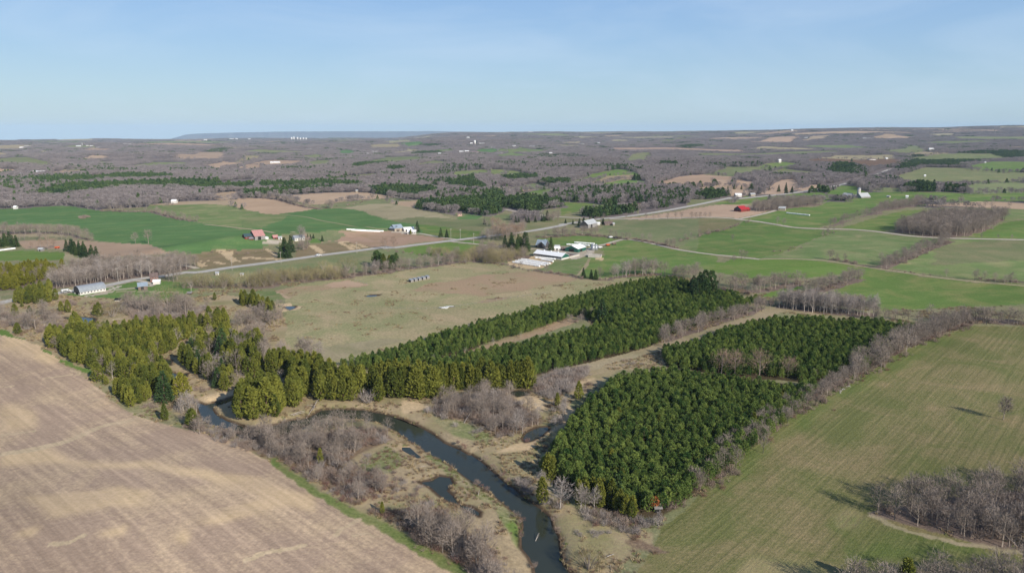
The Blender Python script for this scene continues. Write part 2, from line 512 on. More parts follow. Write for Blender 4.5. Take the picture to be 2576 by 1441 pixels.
far('straw', 'A1', (420,205),(700,200),(900,207),(600,214))
far('dull', 'A1', (0,205),(120,200),(200,208),(0,216))
far('tan', 'A1', (2030,738),(2300,714),(2573,706),(2573,728),(2400,748),(2270,803),(2130,798),(2060,762))
far('tan', 'A2', (0,716),(180,706),(260,706),(150,722),(0,732))
far('greenC', 'A1', (1430,838),(1700,825),(1900,808),(2200,803),(2573,780),(2573,1110),(2350,1080),(2000,1025),(1930,1000),(1700,940),(1500,890))
far('tan', 'A1', (1430,845),(1700,820),(1900,806),(2200,803),(2400,788),(2573,780),(2573,925),(2400,890),(2250,850),(2000,836),(1700,851))
far('tan', 'A2', (-60,782),(0,779),(150,780),(400,808),(690,886),(500,914),(300,939),(150,927),(0,890),(-60,870))
far('greenB', 'A1', (0,893),(200,880),(540,858),(680,856),(850,882),(1050,908),(1300,914),(1480,912),(1700,970),(1900,1012),(2000,1026),(2350,1083),(2573,1110),(2573,1280),(2350,1300),(2100,1316),(1860,1330),(1600,1294),(1480,1236),(1150,1220),(940,1190),(880,1120),(750,1045),(400,1030),(0,1052))
far('greenB', 'A2', (0,892),(150,929),(300,941),(500,916),(680,888),(900,882),(1020,886),(1150,906),(1230,942),(1500,1012),(1750,1048),(2250,1107),(2320,1130),(2310,1162),(2050,1185),(1800,1140),(1500,1090),(1000,1088),(600,1116),(400,1132),(350,1170),(250,1230),(0,1290))
cov('greenC', 'A2', [(-20,885),(150,930),(300,943),(440,932),(380,1000),(120,1070),(-20,1090)])
far('tanD', 'A2', (560,1130),(1000,1100),(1400,1100),(1700,1140),(1980,1180),(1900,1200),(1700,1215),(1480,1255),(1300,1270),(1050,1240),(900,1200),(650,1215))
far('dull', 'A2', (600,1120),(900,1110),(1000,1135),(900,1195),(680,1205),(640,1150))
far('tan', 'A2', (195,772),(380,754),(800,728),(1100,718),(1250,733),(1400,743),(1455,770),(1300,787),(1100,797),(820,832),(650,842),(520,812),(350,782))
far('dull', 'A2', (860,840),(1150,798),(1450,776),(1570,790),(1420,822),(1200,842),(980,867),(870,864))
far('straw', 'A2', (980,872),(1200,840),(1430,835),(1650,870),(1760,905),(1900,925),(2060,985),(1800,1000),(1700,1000),(1450,992),(1230,942),(1150,905))
far('dull', 'A2', (1420,1000),(1700,960),(2060,985),(2300,985),(2560,925),(2573,960),(2400,1040),(2300,1120),(2250,1107),(1750,1047),(1500,1011))
far('tan', 'A2', (1415,822),(1700,800),(1950,788),(2130,776),(2240,788),(1850,802),(1750,832),(1650,872),(1500,846))
far('greenB', 'A2', (2085,972),(2160,940),(2330,924),(2345,950),(2280,987),(2100,988))
far('dull', 'A2', (1185,402),(1400,376),(1700,368),(1780,380),(1640,402),(1480,423),(1200,403))
far('dull', 'A2', (845,587),(950,563),(1300,533),(1340,545),(1200,572),(900,583))
far('greenC', 'A2', (1960,562),(2060,518),(2330,498),(2573,500),(2573,520),(2500,545),(2300,540),(2100,565))
far('greenC', 'A3', (0,495),(130,500),(300,518),(475,540),(400,557),(200,557),(100,562),(0,547))
far('tan', 'A2', (0,452),(100,430),(300,404),(625,398),(500,432),(250,442),(50,482),(0,485))
far('straw', 'A2', (0,365),(140,360),(155,375),(0,392))
far('greenB', 'A2', (915,306),(1000,298),(1135,308),(1050,337),(920,337))
far('dull', 'A2', (570,350),(720,338),(810,350),(700,377),(590,372))
far('straw', 'A2', (1225,256),(1400,243),(1505,250),(1530,264),(1400,274),(1240,272))
far('greenB', 'A2', (1525,236),(1700,223),(1755,245),(1600,262))
far('greenC', 'A2', (1860,301),(2000,288),(2065,305),(1900,322))
far('greenB', 'A2', (2240,311),(2420,283),(2573,285),(2573,312),(2400,327))
far('dull', 'A2', (1640,442),(1850,408),(2060,408),(1950,437),(1700,452))
far('straw', 'A2', (1460,312),(1600,293),(1790,288),(1700,307),(1480,324))
far('straw', 'A2', (1130,203),(1600,207),(1710,214),(1400,224))
far('dull', 'A2', (640,420),(800,405),(900,412),(760,440),(600,450))
far('dull', 'A2', (1790,660),(1900,645),(1960,690),(1900,700),(1830,690))
far('tan', 'A2', (2340,665),(2573,660),(2573,690),(2400,700))
far('tan', 'A3', (0,665),(200,668),(470,690),(400,706),(200,718),(0,700))
far('green', 'A3', (760,612),(1000,545),(1250,498),(1350,498),(1485,525),(1485,548),(1250,557),(1000,592),(830,645),(780,635))
far('pastbr', 'A3', (960,612),(1150,562),(1400,548),(1490,560),(1300,592),(1000,645))
far('green', 'A3', (990,645),(1300,600),(1400,602),(1565,593),(1565,627),(1400,658),(1200,660))
far('tan', 'A3', (1570,664),(1850,568),(2150,543),(2330,536),(2425,560),(2430,592),(2200,602),(2180,643),(1900,652),(1650,674))
far('tan', 'A3', (2200,602),(2430,590),(2573,602),(2573,640),(2200,640))
far('tan', 'A3', (1890,690),(2250,660),(2573,670),(2573,752),(2400,775),(2300,737),(2000,717))
far('green', 'A3', (230,790),(240,745),(500,698),(800,678),(960,690),(750,707),(600,742),(560,775),(350,800))
far('dull', 'A3', (160,662),(480,628),(630,660),(560,702),(470,692))
far('green', 'A3', (690,850),(700,825),(900,813),(1100,840),(1300,845),(1470,880),(1430,895),(1100,890),(900,905),(780,925),(720,945),(690,950))
far('soil', 'A3', (1290,845),(1500,820),(1640,830),(1480,865),(1300,852))
far('dull', 'A3', (0,962),(200,928),(520,955),(225,982),(180,1004),(60,992))
far('dull', 'A3', (160,1050),(400,1020),(700,985),(900,985),(800,1020),(560,1050),(380,1100),(360,1070))
far('tan', 'A3', (1290,985),(1500,958),(2200,850),(2573,838),(2573,965),(2150,970),(1500,990))
far('tan', 'A4', (0,765),(130,765),(300,800),(290,828),(100,880),(0,888))
far('dull', 'A3', (1940,800),(2200,788),(2310,790),(2150,832),(1960,855))
far('green', 'A3', (2200,838),(2573,758),(2573,842),(2300,842))
far('dull', 'A3', (1180,386),(1400,343),(1575,328),(1585,345),(1310,382))
far('dull', 'A3', (1290,387),(1560,368),(1580,395),(1350,412))
far('straw', 'A3', (670,222),(900,213),(885,236),(680,232))
far('tan', 'A3', (1125,160),(1300,151),(1295,166),(1140,169))
far('straw', 'A3', (720,169),(900,164),(1085,180),(900,186))
far('greenC', 'A3', (70,302),(300,278),(625,295),(500,317),(150,320))
far('greenC', 'A3', (0,352),(200,332),(420,338),(380,352),(100,370))
far('dull', 'A3', (2110,522),(2350,468),(2573,460),(2573,542),(2330,542))
far('greenC', 'A3', (2240,387),(2450,378),(2410,402),(2260,402))
far('straw', 'A3', (1190,210),(1330,204),(1400,210),(1250,216))
far('dull', 'A3', (1650,215),(1850,180),(2000,186),(1800,215))
far('tan', 'A4', (90,202),(350,163),(580,148),(565,166),(505,207),(300,202))
far('tan', 'A4', (570,192),(700,153),(870,138),(805,167),(650,187))
far('tan', 'A4', (1220,162),(1350,133),(1430,140),(1620,163),(1430,172))
far('straw', 'A4', (1730,126),(1960,123),(1955,141),(1780,147))
far('dull', 'A4', (1330,277),(1550,238),(1650,243),(1745,270),(1600,292),(1480,297))
far('straw', 'A4', (720,342),(900,323),(1400,318),(1445,330),(1250,357),(1050,362),(830,353))
far('straw', 'A4', (1480,320),(1640,296),(1900,284),(1900,292),(1640,312))
far('soil', 'A4', (560,375),(700,350),(850,352),(1050,364),(1350,355),(1500,345),(1480,400),(1200,425),(1050,395),(800,380))
far('green', 'A4', (2040,402),(2300,378),(2573,378),(2573,412),(2400,467),(2120,437))
far('green', 'A4', (190,412),(460,383),(590,383),(570,406),(420,427),(230,427))
far('dull', 'A4', (0,430),(200,425),(420,430),(300,460),(0,470))
far('dull', 'A4', (260,462),(430,443),(770,455),(700,487),(500,487),(350,482))
far('tan', 'A4', (0,545),(205,543),(170,590),(0,596))
far('tan', 'A4', (0,640),(330,640),(280,605),(420,545),(560,533),(590,600),(540,640),(430,670),(350,672),(100,668),(0,690))
far('tan', 'A4', (590,625),(700,585),(820,566),(790,604),(560,655))
far('dull', 'A4', (1420,490),(1700,433),(2040,438),(2330,470),(2573,480),(2573,520),(2150,562),(2000,577),(1720,582),(1500,562),(1470,545))
far('dull', 'A4', (1200,590),(1500,593),(1500,642),(1230,642))
far('green', 'A4', (780,690),(850,645),(960,590),(1100,580),(1100,625),(1200,655),(1700,648),(2100,660),(2573,640),(2573,740),(2200,735),(2000,745),(1700,745),(1400,750),(1000,730))
far('dull', 'A4', (2090,560),(2573,560),(2573,640),(2100,655),(2050,610))
far('green', 'A4', (0,718),(300,690),(500,672),(760,650),(900,700),(800,740),(300,720),(130,760),(0,765))
# --- further patchwork on the distant hills
_q = np.random.default_rng(41)
_k = 0
while _k < 210:
    _D = 2300 + 6800 * _q.uniform() ** 1.1; _a = _q.uniform(-.66, .66); _c = np.array([math.sin(_a) * _D, math.cos(_a) * _D])
    _l = _q.uniform(90, 260) * (.6 + _D / 5000); _w = _q.uniform(50, 120) * (.6 + _D / 4000); _t = _q.normal(0, .35)
    _e = np.array([math.cos(_t), math.sin(_t)]); _f = np.array([-math.sin(_t) + _q.normal(0, .2), math.cos(_t)])
    _g = np.array([_c - _e * _l - _f * _w, _c - _f * _w * 1.2, _c + _e * _l - _f * _w * _q.uniform(.3, 1), _c + _e * _l * _q.uniform(.7, 1.1) + _f * _w, _c + _f * _w * 1.1, _c - _e * _l + _f * _w * _q.uniform(.4, 1)])
    if any(inpoly(_g[:, 0], _g[:, 1], p_).any() or inpoly(p_[:, 0], p_[:, 1], _g).any() for _, p_ in COVER): _k += .25; continue
    COVER.append((_q.choice(['tan', 'dull', 'straw', 'greenC', 'tan', 'dull', 'straw']), wob(_g, 4.0))); FAR_FIELDS.append(_g); _k += 1
# --- right-hand hill fields
cov('green', 'A4', [(60,895),(370,825),(460,800),(760,780),(850,735),(1400,740),(1750,725),(1700,770),(1300,800),(1000,890),(760,970),(550,960),(250,918)])
cov('green', 'A4', [(950,975),(1200,895),(1500,820),(1750,800),(1700,870),(1500,950),(1350,1010),(1150,990)])
cov('tan', 'A4', [(1730,772),(1760,755),(2200,735),(2500,748),(2573,770),(2573,815),(2300,795),(2000,780)])
cov('greenC', 'A4', [(1700,790),(2000,785),(2300,795),(2573,820),(2573,850),(2400,910),(2200,850),(1800,850)])
cov('green', 'A4', [(2080,1050),(2250,985),(2400,925),(2573,850),(2573,1072),(2200,1068)])
cov('dull', 'B4', [(300,345),(420,335),(500,330),(860,305),(1150,300),(1100,240),(1300,130),(1700,125),(2543,105),(2543,260),(2250,380),(2050,450),(1800,400),(1550,340),(1150,325),(600,330)])
cov('greenC', 'B4', [(2060,450),(2250,380),(2543,270),(2543,540),(2300,515)])
cov('green', 'B5', [(0,215),(200,150),(370,90),(600,115),(800,150),(1050,160),(1120,165),(900,240),(740,320),(500,385),(300,375),(100,350),(0,340)])
cov('dull', 'B5', [(0,75),(340,82),(300,120),(0,205)])
cov('greenC', 'B5', [(510,385),(740,325),(900,245),(1130,165),(1300,170),(1600,205),(1950,235),(1750,310),(1600,370),(1450,440),(1250,430),(1000,395),(700,385)])
cov('greenC', 'B5', [(1540,460),(1700,370),(1850,300),(2000,240),(2100,235),(2576,240),(2576,590),(2100,545),(1700,500)])
cov('dull', 'B5', [(1900,290),(2300,240),(2576,250),(2576,380),(2200,420),(1850,440)])
cov('lime', 'B5', [(0,460),(100,430),(300,390),(620,392),(900,400),(1250,440),(1210,480),(1050,530),(800,540),(500,540),(330,545),(100,480)])
cov('green', 'B5', [(1050,620),(1280,520),(1250,445),(1500,490),(1900,545),(2200,580),(2576,608),(2576,740),(2400,760),(2000,770),(1700,790),(1450,800),(1300,680),(1100,660)])
cov('lime', 'B5', [(500,695),(530,670),(620,640),(830,600),(800,620),(700,680),(640,690)])
cov('green', 'B4', [(300,350),(500,340),(850,312),(1130,325),(1400,362),(1080,440),(960,440),(700,440),(560,420),(400,360)])
cov('green', 'B4', [(860,780),(1000,560),(1200,560),(1150,470),(1320,395),(1430,365),(1550,372),(1750,412),(2050,482),(2543,555),(2543,700),(2300,720),(1900,800),(1500,830),(1080,850),(940,835)])
cov('greenC', 'B4', [(400,720),(560,620),(780,610),(1000,560),(900,700),(820,790),(600,770)])
cov('green', 'B3', [(640,180),(900,205),(1380,265),(1400,320),(1000,360),(640,290)])
cov('green', 'B3', [(1010,395),(1200,370),(1500,400),(1500,425),(1250,415)])
cov('lime', 'B3', [(280,500),(600,440),(1000,395),(1500,440),(1300,520),(1200,580),(700,560),(480,530)])
cov('dull', 'B3', [(0,510),(300,490),(600,540),(700,560),(1000,600),(600,660),(300,700),(0,760)])
cov('dull', 'B2', [(250,680),(500,640),(1000,560),(1500,500),(2000,430),(2543,380),(2543,640),(1900,680),(1300,700),(600,800),(200,830)])
# --- left farm strip
cov('straw', 'A1', [(0,1145),(150,1125),(500,1120),(680,1140),(620,1158),(0,1160)])
cov('tan', 'A1', [(140,1195),(660,1190),(940,1205),(1480,1238),(1600,1295),(1670,1312),(1500,1342),(1250,1347),(1000,1372),(700,1332),(640,1282),(250,1272),(190,1232)])
cov('lime', 'B1', [(0,345),(250,325),(420,330),(500,342),(740,345),(800,360),(870,395),(780,435),(500,440),(0,458)])
cov('straw', 'B1', [(800,350),(1000,440),(1200,460),(900,470),(780,440)])
cov('bank', 'B2', [(0,450),(300,395),(560,410),(860,380),(1000,420),(1100,500),(1000,555),(500,600),(200,640),(80,600),(0,560)])
cov('bank', 'B2', [(1250,440),(1480,330),(1900,300),(2150,370),(2000,410),(1500,475),(1230,500)])
cov('sand', 'B2', [(270,405),(330,395),(430,415),(520,430),(560,540),(480,560),(440,480),(330,440)])
strip('sand', 'B2', [(90,560),(150,530),(100,580),(150,605)], 5)
strip('sand', 'B2', [(270,545),(390,578)], 4)
strip('sand', 'B2', [(400,450),(480,520),(600,545)], 4)
strip('sand', 'B2', [(640,510),(680,490),(800,505),(960,510),(1060,512)], [5, 5, 7, 9])
strip('sand', 'B2', [(890,385),(950,430),(1010,470),(1080,510)], 3.5)
strip('sand', 'B2', [(1460,350),(1520,400),(1570,440)], 5)
strip('sand', 'B2', [(1910,305),(1800,312),(1880,350),(1960,400)], 5)
strip('sand', 'B2', [(1940,335),(2000,375),(2050,390)], 4)
strip('sand', 'B2', [(2010,335),(2100,375)], 4)
cov('yard', 'B2', [(820,305),(930,270),(1100,290),(1110,310),(1000,330),(880,335)])
cov('lawn', 'B2', [(1380,290),(1500,270),(1620,300),(1430,320)])
cov('straw', 'B1', [(640,870),(700,800),(930,760),(1250,740),(1650,660),(1800,660),(1300,745),(900,830)])
cov('lawn', 'B1', [(690,870),(920,840),(1290,780),(1480,740),(1640,705),(1780,720),(1960,690),(2250,720),(2400,790),(2300,840),(2000,900),(1900,950),(1500,970),(1300,960),(1100,960),(1000,1010),(870,980),(840,900)])
cov('yard', 'B1', [(960,885),(1280,820),(1420,800),(1370,830),(1200,868),(1000,888)])
strip('yard', 'B1', [(1250,830),(1450,800),(1660,775),(1790,780)], 3)
strip('straw', 'B1', [(1300,820),(1600,822),(1900,825),(2150,830)], 2.6)
strip('yard', 'B1', [(1290,770),(1440,760),(1300,815)], 4)
cov('straw', 'B1', [(1820,855),(1850,835),(1930,835),(1900,855)])
cov('yard', 'B3', [(260,258),(450,250),(600,280),(520,295),(330,280)])
# --- dairy yard
cov('yard', 'B4', [(420,480),(540,450),(640,445),(980,470),(1040,480),(1010,540),(960,560),(880,590),(780,605),(750,590),(650,520),(500,490)])
cov('sand', 'B4', [(0,640),(150,590),(310,560),(450,600),(560,640),(420,710),(330,720),(0,680)])
cov('sand', 'B4', [(1050,590),(1140,575),(1190,595),(1160,615),(1080,605)])
strip('straw', 'B4', [(860,790),(950,690),(1000,590)], 2.5)
# --- big centre pasture
cov('past', 'F', [(700,835),(735,770),(680,740),(760,715),(850,700),(960,690),(1080,672),(1180,658),(1260,664),(1330,680),(1420,695),(1500,700),(1590,700),(1680,695),(1500,740),(1400,760),(1240,810),(1090,850),(1000,880),(860,925),(780,915),(740,880)])
cov('pastbr', 'B3', [(480,990),(760,890),(1100,860),(1300,800),(1700,770),(2000,740),(2200,770),(2543,830),(2480,870),(2200,920),(1900,980),(1400,1060),(1200,1030),(800,1000)])
cov('paststr', 'B3', [(0,990),(200,980),(480,980),(420,1010),(100,1020),(0,1020)])
cov('pastbr', 'B3', [(1300,1130),(1500,1080),(1750,1050),(1700,1080),(1450,1130)])
cov('wetdk', 'B3', [(1430,1080),(1600,1065),(1640,1075),(1500,1095)], .3)
cov('wetdk', 'B3', [(2230,925),(2380,905),(2340,925),(2250,930)], .3)
cov('pastbr', 'B2', [(950,905),(1200,860),(1500,840),(1900,760),(2150,830),(1800,870),(1300,920),(1200,990),(1150,990)])
cov('tan', 'B2', [(1580,830),(1900,765),(2140,830),(1900,850),(1700,865)])
strip('tan', 'B2', [(950,905),(1050,945),(1170,995)], 4)
cov('greenC', 'B2', [(800,900),(1000,900),(1140,1000),(900,1020),(800,1000)])
strip('sand', 'B2', [(860,1050),(1000,1100),(1150,1150)], 4)
cov('sand', 'B2', [(960,1060),(1200,1050),(1230,1075),(1340,1080),(1310,1120),(1200,1135),(1130,1130),(1060,1080)])
cov('straw', 'C2', [(1380,400),(1700,350),(2100,300),(2250,320),(2000,400),(1700,480),(1500,560),(1400,520)])
# --- darker woodland-floor strips under creek belts and hedges
strip('wood', 'B2', [(-60,855),(150,850),(350,842),(520,832),(700,850),(900,845),(1000,800),(1200,770),(1400,770),(1600,752),(1800,738),(2000,705),(2200,690),(2450,668)], [8, 9, 8, 12, 14, 13, 14, 12, 10, 9, 8])
strip('wood', 'B3', [(-40,780),(200,750),(450,715),(680,695),(900,665),(1100,630),(1330,625),(1580,650)], [7, 8, 8, 8, 9, 10, 10])
strip('wood', 'B3', [(1250,560),(1500,540),(1750,570),(1950,580)], 22)
strip('wood', 'B4', [(420,338),(600,330),(850,312),(1130,325),(1400,355),(1680,385),(1900,430),(2050,470)], 6)
strip('wood', 'B5', [(1450,462),(1600,400),(1780,325),(1980,248)], 9)
strip('wood', 'B5', [(1020,395),(1150,412),(1240,432),(1460,470),(1600,490)], 4)
strip('wood', 'B5', [(180,635),(420,650),(600,625),(800,588)], 9)
strip('wood', 'B5', [(870,655),(1060,612),(1280,548)], 9)
strip('wood', 'A1', [(1000,903),(1300,913),(1480,917),(1600,945),(1750,985),(1910,1008)], 7)
strip('wood', 'A2', [(190,778),(400,812),(500,845),(620,870),(750,887)], 8)
strip('wood', 'B4', [(400,750),(700,795),(940,835),(1160,852),(1300,855)], 4)
strip('wood', 'C4', [(205,425),(400,340),(560,285),(720,240),(880,190)], 6)
# --- wetland along the river
cov('wet', 'F', [(-60,830),(0,760),(140,740),(400,760),(560,740),(690,760),(720,800),(720,860),(780,915),(860,930),(1100,940),(1340,940),(1470,915),(1620,850),(1700,870),(1690,910),(1560,930),(1440,1010),(1370,1150),(1360,1190),(1430,1270),(1640,1340),(1640,1370),(1560,1420),(1500,1470),(1460,1700),(1200,1700),(1160,1441),(1000,1350),(690,1165),(460,1070),(360,1050),(230,965),(110,890),(0,835)])
cov('wetgr', 'C5', [(1060,470),(1100,360),(1300,250),(1420,300),(1450,420),(1300,500),(1150,480)])
cov('wetgr', 'C5', [(1650,330),(1750,290),(1900,420),(2100,560),(2300,720),(2560,880),(2560,1000),(2520,1180),(2400,1000),(2300,800),(2050,640),(1800,450)])
cov('verge', 'C5', [(2400,960),(2480,920),(2540,970),(2550,1120),(2460,1040)])
cov('wetgr', 'C3', [(300,1070),(600,1120),(900,1260),(850,1330),(500,1250),(350,1130)])
cov('sand', 'C3', [(1080,880),(1250,850),(1380,900),(1400,980),(1330,1010),(1180,930)])
cov('sand', 'C3', [(1250,1400),(1400,1260),(1600,1150),(1700,1000),(1620,950),(1580,1100),(1450,1200),(1200,1300),(900,1430)])
cov('sand', 'C3', [(0,905),(280,960),(240,1000),(60,1030),(0,1030)])
cov('wetdk', 'C3', [(250,990),(500,890),(1000,810),(1200,960),(1400,1110),(1250,1220),(950,1260),(700,1100),(420,1090)])
cov('wetdk', 'C5', [(0,100),(600,120),(1200,80),(1380,180),(1050,320),(850,460),(1000,480),(1280,500),(1250,680),(850,690),(500,420),(250,320),(0,280)])
cov('wetdk', 'C5', [(1100,820),(1800,820),(2000,1000),(2300,1200),(2350,1414),(2050,1414),(1700,1150),(1400,960)])
cov('wet', 'C1', [(0,0),(600,0),(940,80),(900,170),(430,300),(200,240),(0,190)])
cov('sand', 'C2', [(190,890),(600,800),(640,860),(330,930),(200,910)])
cov('sand', 'C2', [(1100,1180),(1400,1050),(1700,1050),(1850,1070),(1500,1150),(1250,1220)])
# --- long strip of grass between the pine blocks
strip('pastbr', 'C3', [(60,600),(500,490),(1000,335),(1350,230),(1680,110)], [4, 5, 6, 9, 10])
strip('straw', 'C3', [(1280,690),(1600,600),(1830,560),(2100,480),(2573,390)], [14, 12, 14, 16])
strip('straw', 'C4', [(0,470),(250,430),(450,370),(650,300),(850,250),(1000,190),(1250,230)], [9, 8, 8, 9, 12, 8])
cov('wet', 'C3', [(1740,800),(1800,700),(2000,560),(2573,420),(2573,560),(2050,640),(1950,740),(1800,860)])
strip('sand', 'C3', [(1730,790),(1790,720),(1900,690)], 2.2)
# --- plantation floors
cov('wood', 'C4', [(560,1340),(760,1090),(1060,880),(1300,745),(1560,600),(1760,480),(1900,400),(2260,280),(2576,300),(2576,270),(2250,240),(1900,330),(1650,480),(1400,600),(1150,760),(900,930),(700,1080),(450,1340)])
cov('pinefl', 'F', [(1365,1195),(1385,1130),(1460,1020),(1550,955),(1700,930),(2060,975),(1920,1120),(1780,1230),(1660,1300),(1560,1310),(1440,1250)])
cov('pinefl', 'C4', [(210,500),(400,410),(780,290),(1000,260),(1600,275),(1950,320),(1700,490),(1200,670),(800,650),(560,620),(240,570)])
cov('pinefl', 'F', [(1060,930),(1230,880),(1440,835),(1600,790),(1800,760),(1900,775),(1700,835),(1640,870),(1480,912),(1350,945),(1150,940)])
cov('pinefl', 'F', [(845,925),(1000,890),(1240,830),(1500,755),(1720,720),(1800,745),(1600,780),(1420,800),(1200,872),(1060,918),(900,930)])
cov('straw', 'C3', [(890,235),(1000,195),(1255,135),(1240,160),(1040,210)], .3)
# --- the two big fields in front
STUB = [(-60,842),(0,842),(60,855),(110,890),(190,930),(235,968),(290,1012),(350,1050),(460,1078),(600,1115),(690,1172),(850,1270),(960,1335),(1090,1405),(1160,1450),(1300,1560),(1420,1750),(-900,1750),(-900,842)]
cov('lime', 'C1', [(0,205),(120,255),(400,400),(620,510),(900,620),(880,660),(620,545),(400,440),(200,330),(0,265)])
cov('wetgr', 'C1', [(900,620),(1250,780),(1550,960),(1700,1050),(1950,1150),(1800,1170),(1500,1090),(1380,1080),(1200,960),(950,740)])
cov('stub', 'F', STUB, .4)
for q in ([(0,330),(250,300),(450,262),(640,370),(900,400),(1400,375),(1900,460),(2400,540),(2900,700),(2900,860),(2400,700),(1900,560),(1300,440),(800,440),(400,400),(0,440)], [(180,700),(600,680),(1100,610),(1300,650),(1440,650),(1380,800),(1000,800),(700,860),(500,900),(350,780)],
          [(1500,740),(1680,700),(1700,750),(1550,770)], [(1800,940),(2100,830),(2350,740),(2600,660),(2750,760),(2400,860),(2000,960)], [(80,1080),(250,1000),(380,980),(300,1080)], [(880,1060),(1100,980),(1200,950),(1150,1060),(1000,1080)], [(1560,1080),(1700,1000),(1780,1080),(1700,1150)], [(0,20),(300,0),(350,60),(0,120)]):
    cov('stubsand', 'C8', q, 1.0)
cov('stubsand', 'C1', [(0,260),(200,300),(420,420),(600,520),(500,560),(300,480),(100,420),(0,420)], 1.0)
cov('stubsand', 'C1', [(0,950),(180,950),(350,1080),(250,1200),(0,1180)], 1.0)
strip('verge', 'C5', [(255,350),(320,440),(500,570),(750,720),(950,840),(1150,930),(1400,1060),(1700,1230),(2050,1430),(2400,1640)], [2, 3, 3, 3.4, 3.6, 3.6, 3.6])
for q, w in (([(0,1440),(250,1400),(500,1350),(680,1300),(850,1225),(1000,1160),(1200,1120),(1390,1080)], [4, 4, 3, 2.4, 2.2]),
             ([(0,780),(150,770)], 1.5), ([(420,700),(600,670),(800,645),(680,610)], 1.3), ([(870,920),(1030,880)], 1.2), ([(0,1255),(350,1200)], 1.5), ([(860,815),(950,800)], 1.5)):
    strip('pale', 'C1', q, w, .15)
for q, w in (([(0,1300),(200,1220),(420,1190),(560,1150)], 1.6), ([(830,1070),(920,990),(1080,910)], 1.4), ([(990,1070),(1120,1045),(1200,1080)], 1.0)):
    strip('pale', 'C5', q, w, .15)
strip('pale', 'C8', [(450,1160),(650,1120),(780,1050)], 1.5, .2)
RIGHT = [(520,1368),(560,1345),(840,1100),(1060,890),(1260,800),(1400,715),(1560,620),(1720,510),(1900,450),(2150,340),(2260,302),(2400,305),(2576,312),(3100,300),(3400,2600),(-300,2600),(200,1640),(420,1440)]
cov('right', 'C4', RIGHT, .4)
strip('rightgr', 'C4', [(540,1380),(720,1210),(900,1060),(1280,800),(1580,615),(1920,455),(2260,310)], [9, 9, 8, 8, 9, 9, 8], .8)
cov('rightgr', 'C7', [(680,1080),(760,1000),(1000,1020),(1300,1110),(1800,1240),(2219,1330),(2219,1420),(1500,1330),(1100,1330),(860,1340),(850,1150)])
cov('rightlt', 'C7', [(0,1441),(120,1300),(300,1340),(600,1360),(700,1441),(600,1700),(0,1700)], 1.0)
cov('rightlt', 'C7', [(760,1000),(900,940),(1030,1030),(960,1100),(800,1110)], 1.0)
cov('wood', 'C7', [(1020,985),(1150,940),(1400,900),(1700,860),(2300,800),(2600,1200),(2300,1290),(1850,1215),(1500,1120),(1100,1012)], .4)
strip('straw', 'C7', [(1050,1005),(1250,1090),(1500,1165),(1800,1222),(2219,1290)], 2.2)
cov('wood', 'C7', [(760,1560),(1200,1500),(1700,1470),(2300,1440),(2700,1700),(2300,2000),(800,1900)], .4)
cov('wetdk', 'C6', [(1560,1110),(1700,1090),(1780,1140),(2000,1220),(1850,1240),(1650,1180)], .3)
# --- woods standing among the near fields
WOODS = {}
def wood(key, reg, pts, floor='wood', amp=1.0):
    cov(floor, reg, pts, amp); WOODS[key] = COVER[-1][1]
wood('wedge', 'A4', [(1420,1010),(1520,960),(1750,880),(2050,870),(2380,880),(2390,910),(2110,1040),(1900,1056),(1700,1045),(1550,1025)])
wood('diag', 'A4', [(780,968),(900,935),(1100,880),(1400,780),(1640,730),(1700,745),(1690,765),(1400,812),(1100,882),(900,950)])
wood('redbarn', 'A4', [(150,790),(330,760),(560,750),(800,755),(760,772),(500,800),(400,815),(200,828)])
wood('stand', 'B4', [(1230,852),(1300,835),(1550,815),(1885,795),(1880,770),(1500,780),(1240,820)])
wood('behindbarn', 'B1', [(830,775),(1250,725),(1650,668),(1850,650),(2100,600),(2350,540),(2400,515),(2250,490),(1900,495),(1500,500),(1150,530),(900,560),(800,640),(560,740),(600,800)])
wood('yellow', 'B1', [(-60,640),(200,600),(400,570),(790,580),(770,620),(550,680),(430,730),(200,800),(-60,850)])
wood('leftrow', 'A1', [(-40,1120),(0,1115),(300,1110),(500,1110),(700,1130),(900,1190),(880,1200),(700,1150),(500,1128),(0,1138)])
wood('aspen', 'C4', [(960,185),(1100,205),(1280,225),(1480,245),(1610,245),(1640,225),(1400,195),(1250,180),(1000,165)])

for q in ([(900,975),(1000,980),(1450,950),(1440,895),(1200,895),(920,930)], [(180,905),(300,930),(420,915),(560,890),(770,870),(690,820),(400,785),(180,800)], [(600,770),(640,800),(750,815),(1000,830),(1150,850),(1290,842),(1420,825),(1600,838),(1690,900),(1800,905),(1940,875),(1960,800),(2010,780),(1950,720),(1500,685),(1000,685),(700,720)], [(2010,795),(2340,798),(2350,740),(2200,725),(2010,760)], [(220,1022),(540,992),(540,950),(235,965)], [(0,940),(60,950),(150,905),(140,800),(0,760)], [(1450,935),(1540,925),(1640,905),(1700,898),(1640,855),(1500,875)]):
    cov('woodfar', 'A3', q, .4)
for q in ([(1690,890),(1900,915),(2060,950),(2120,905),(2200,935),(2340,955),(2420,955),(2573,900),(2573,790),(2250,790),(2050,805),(1700,850)], [(1200,700),(1300,740),(1500,765),(1640,795),(1890,760),(1900,700),(1700,680),(1400,680)]):
    cov('woodfar', 'A2', q, .4)
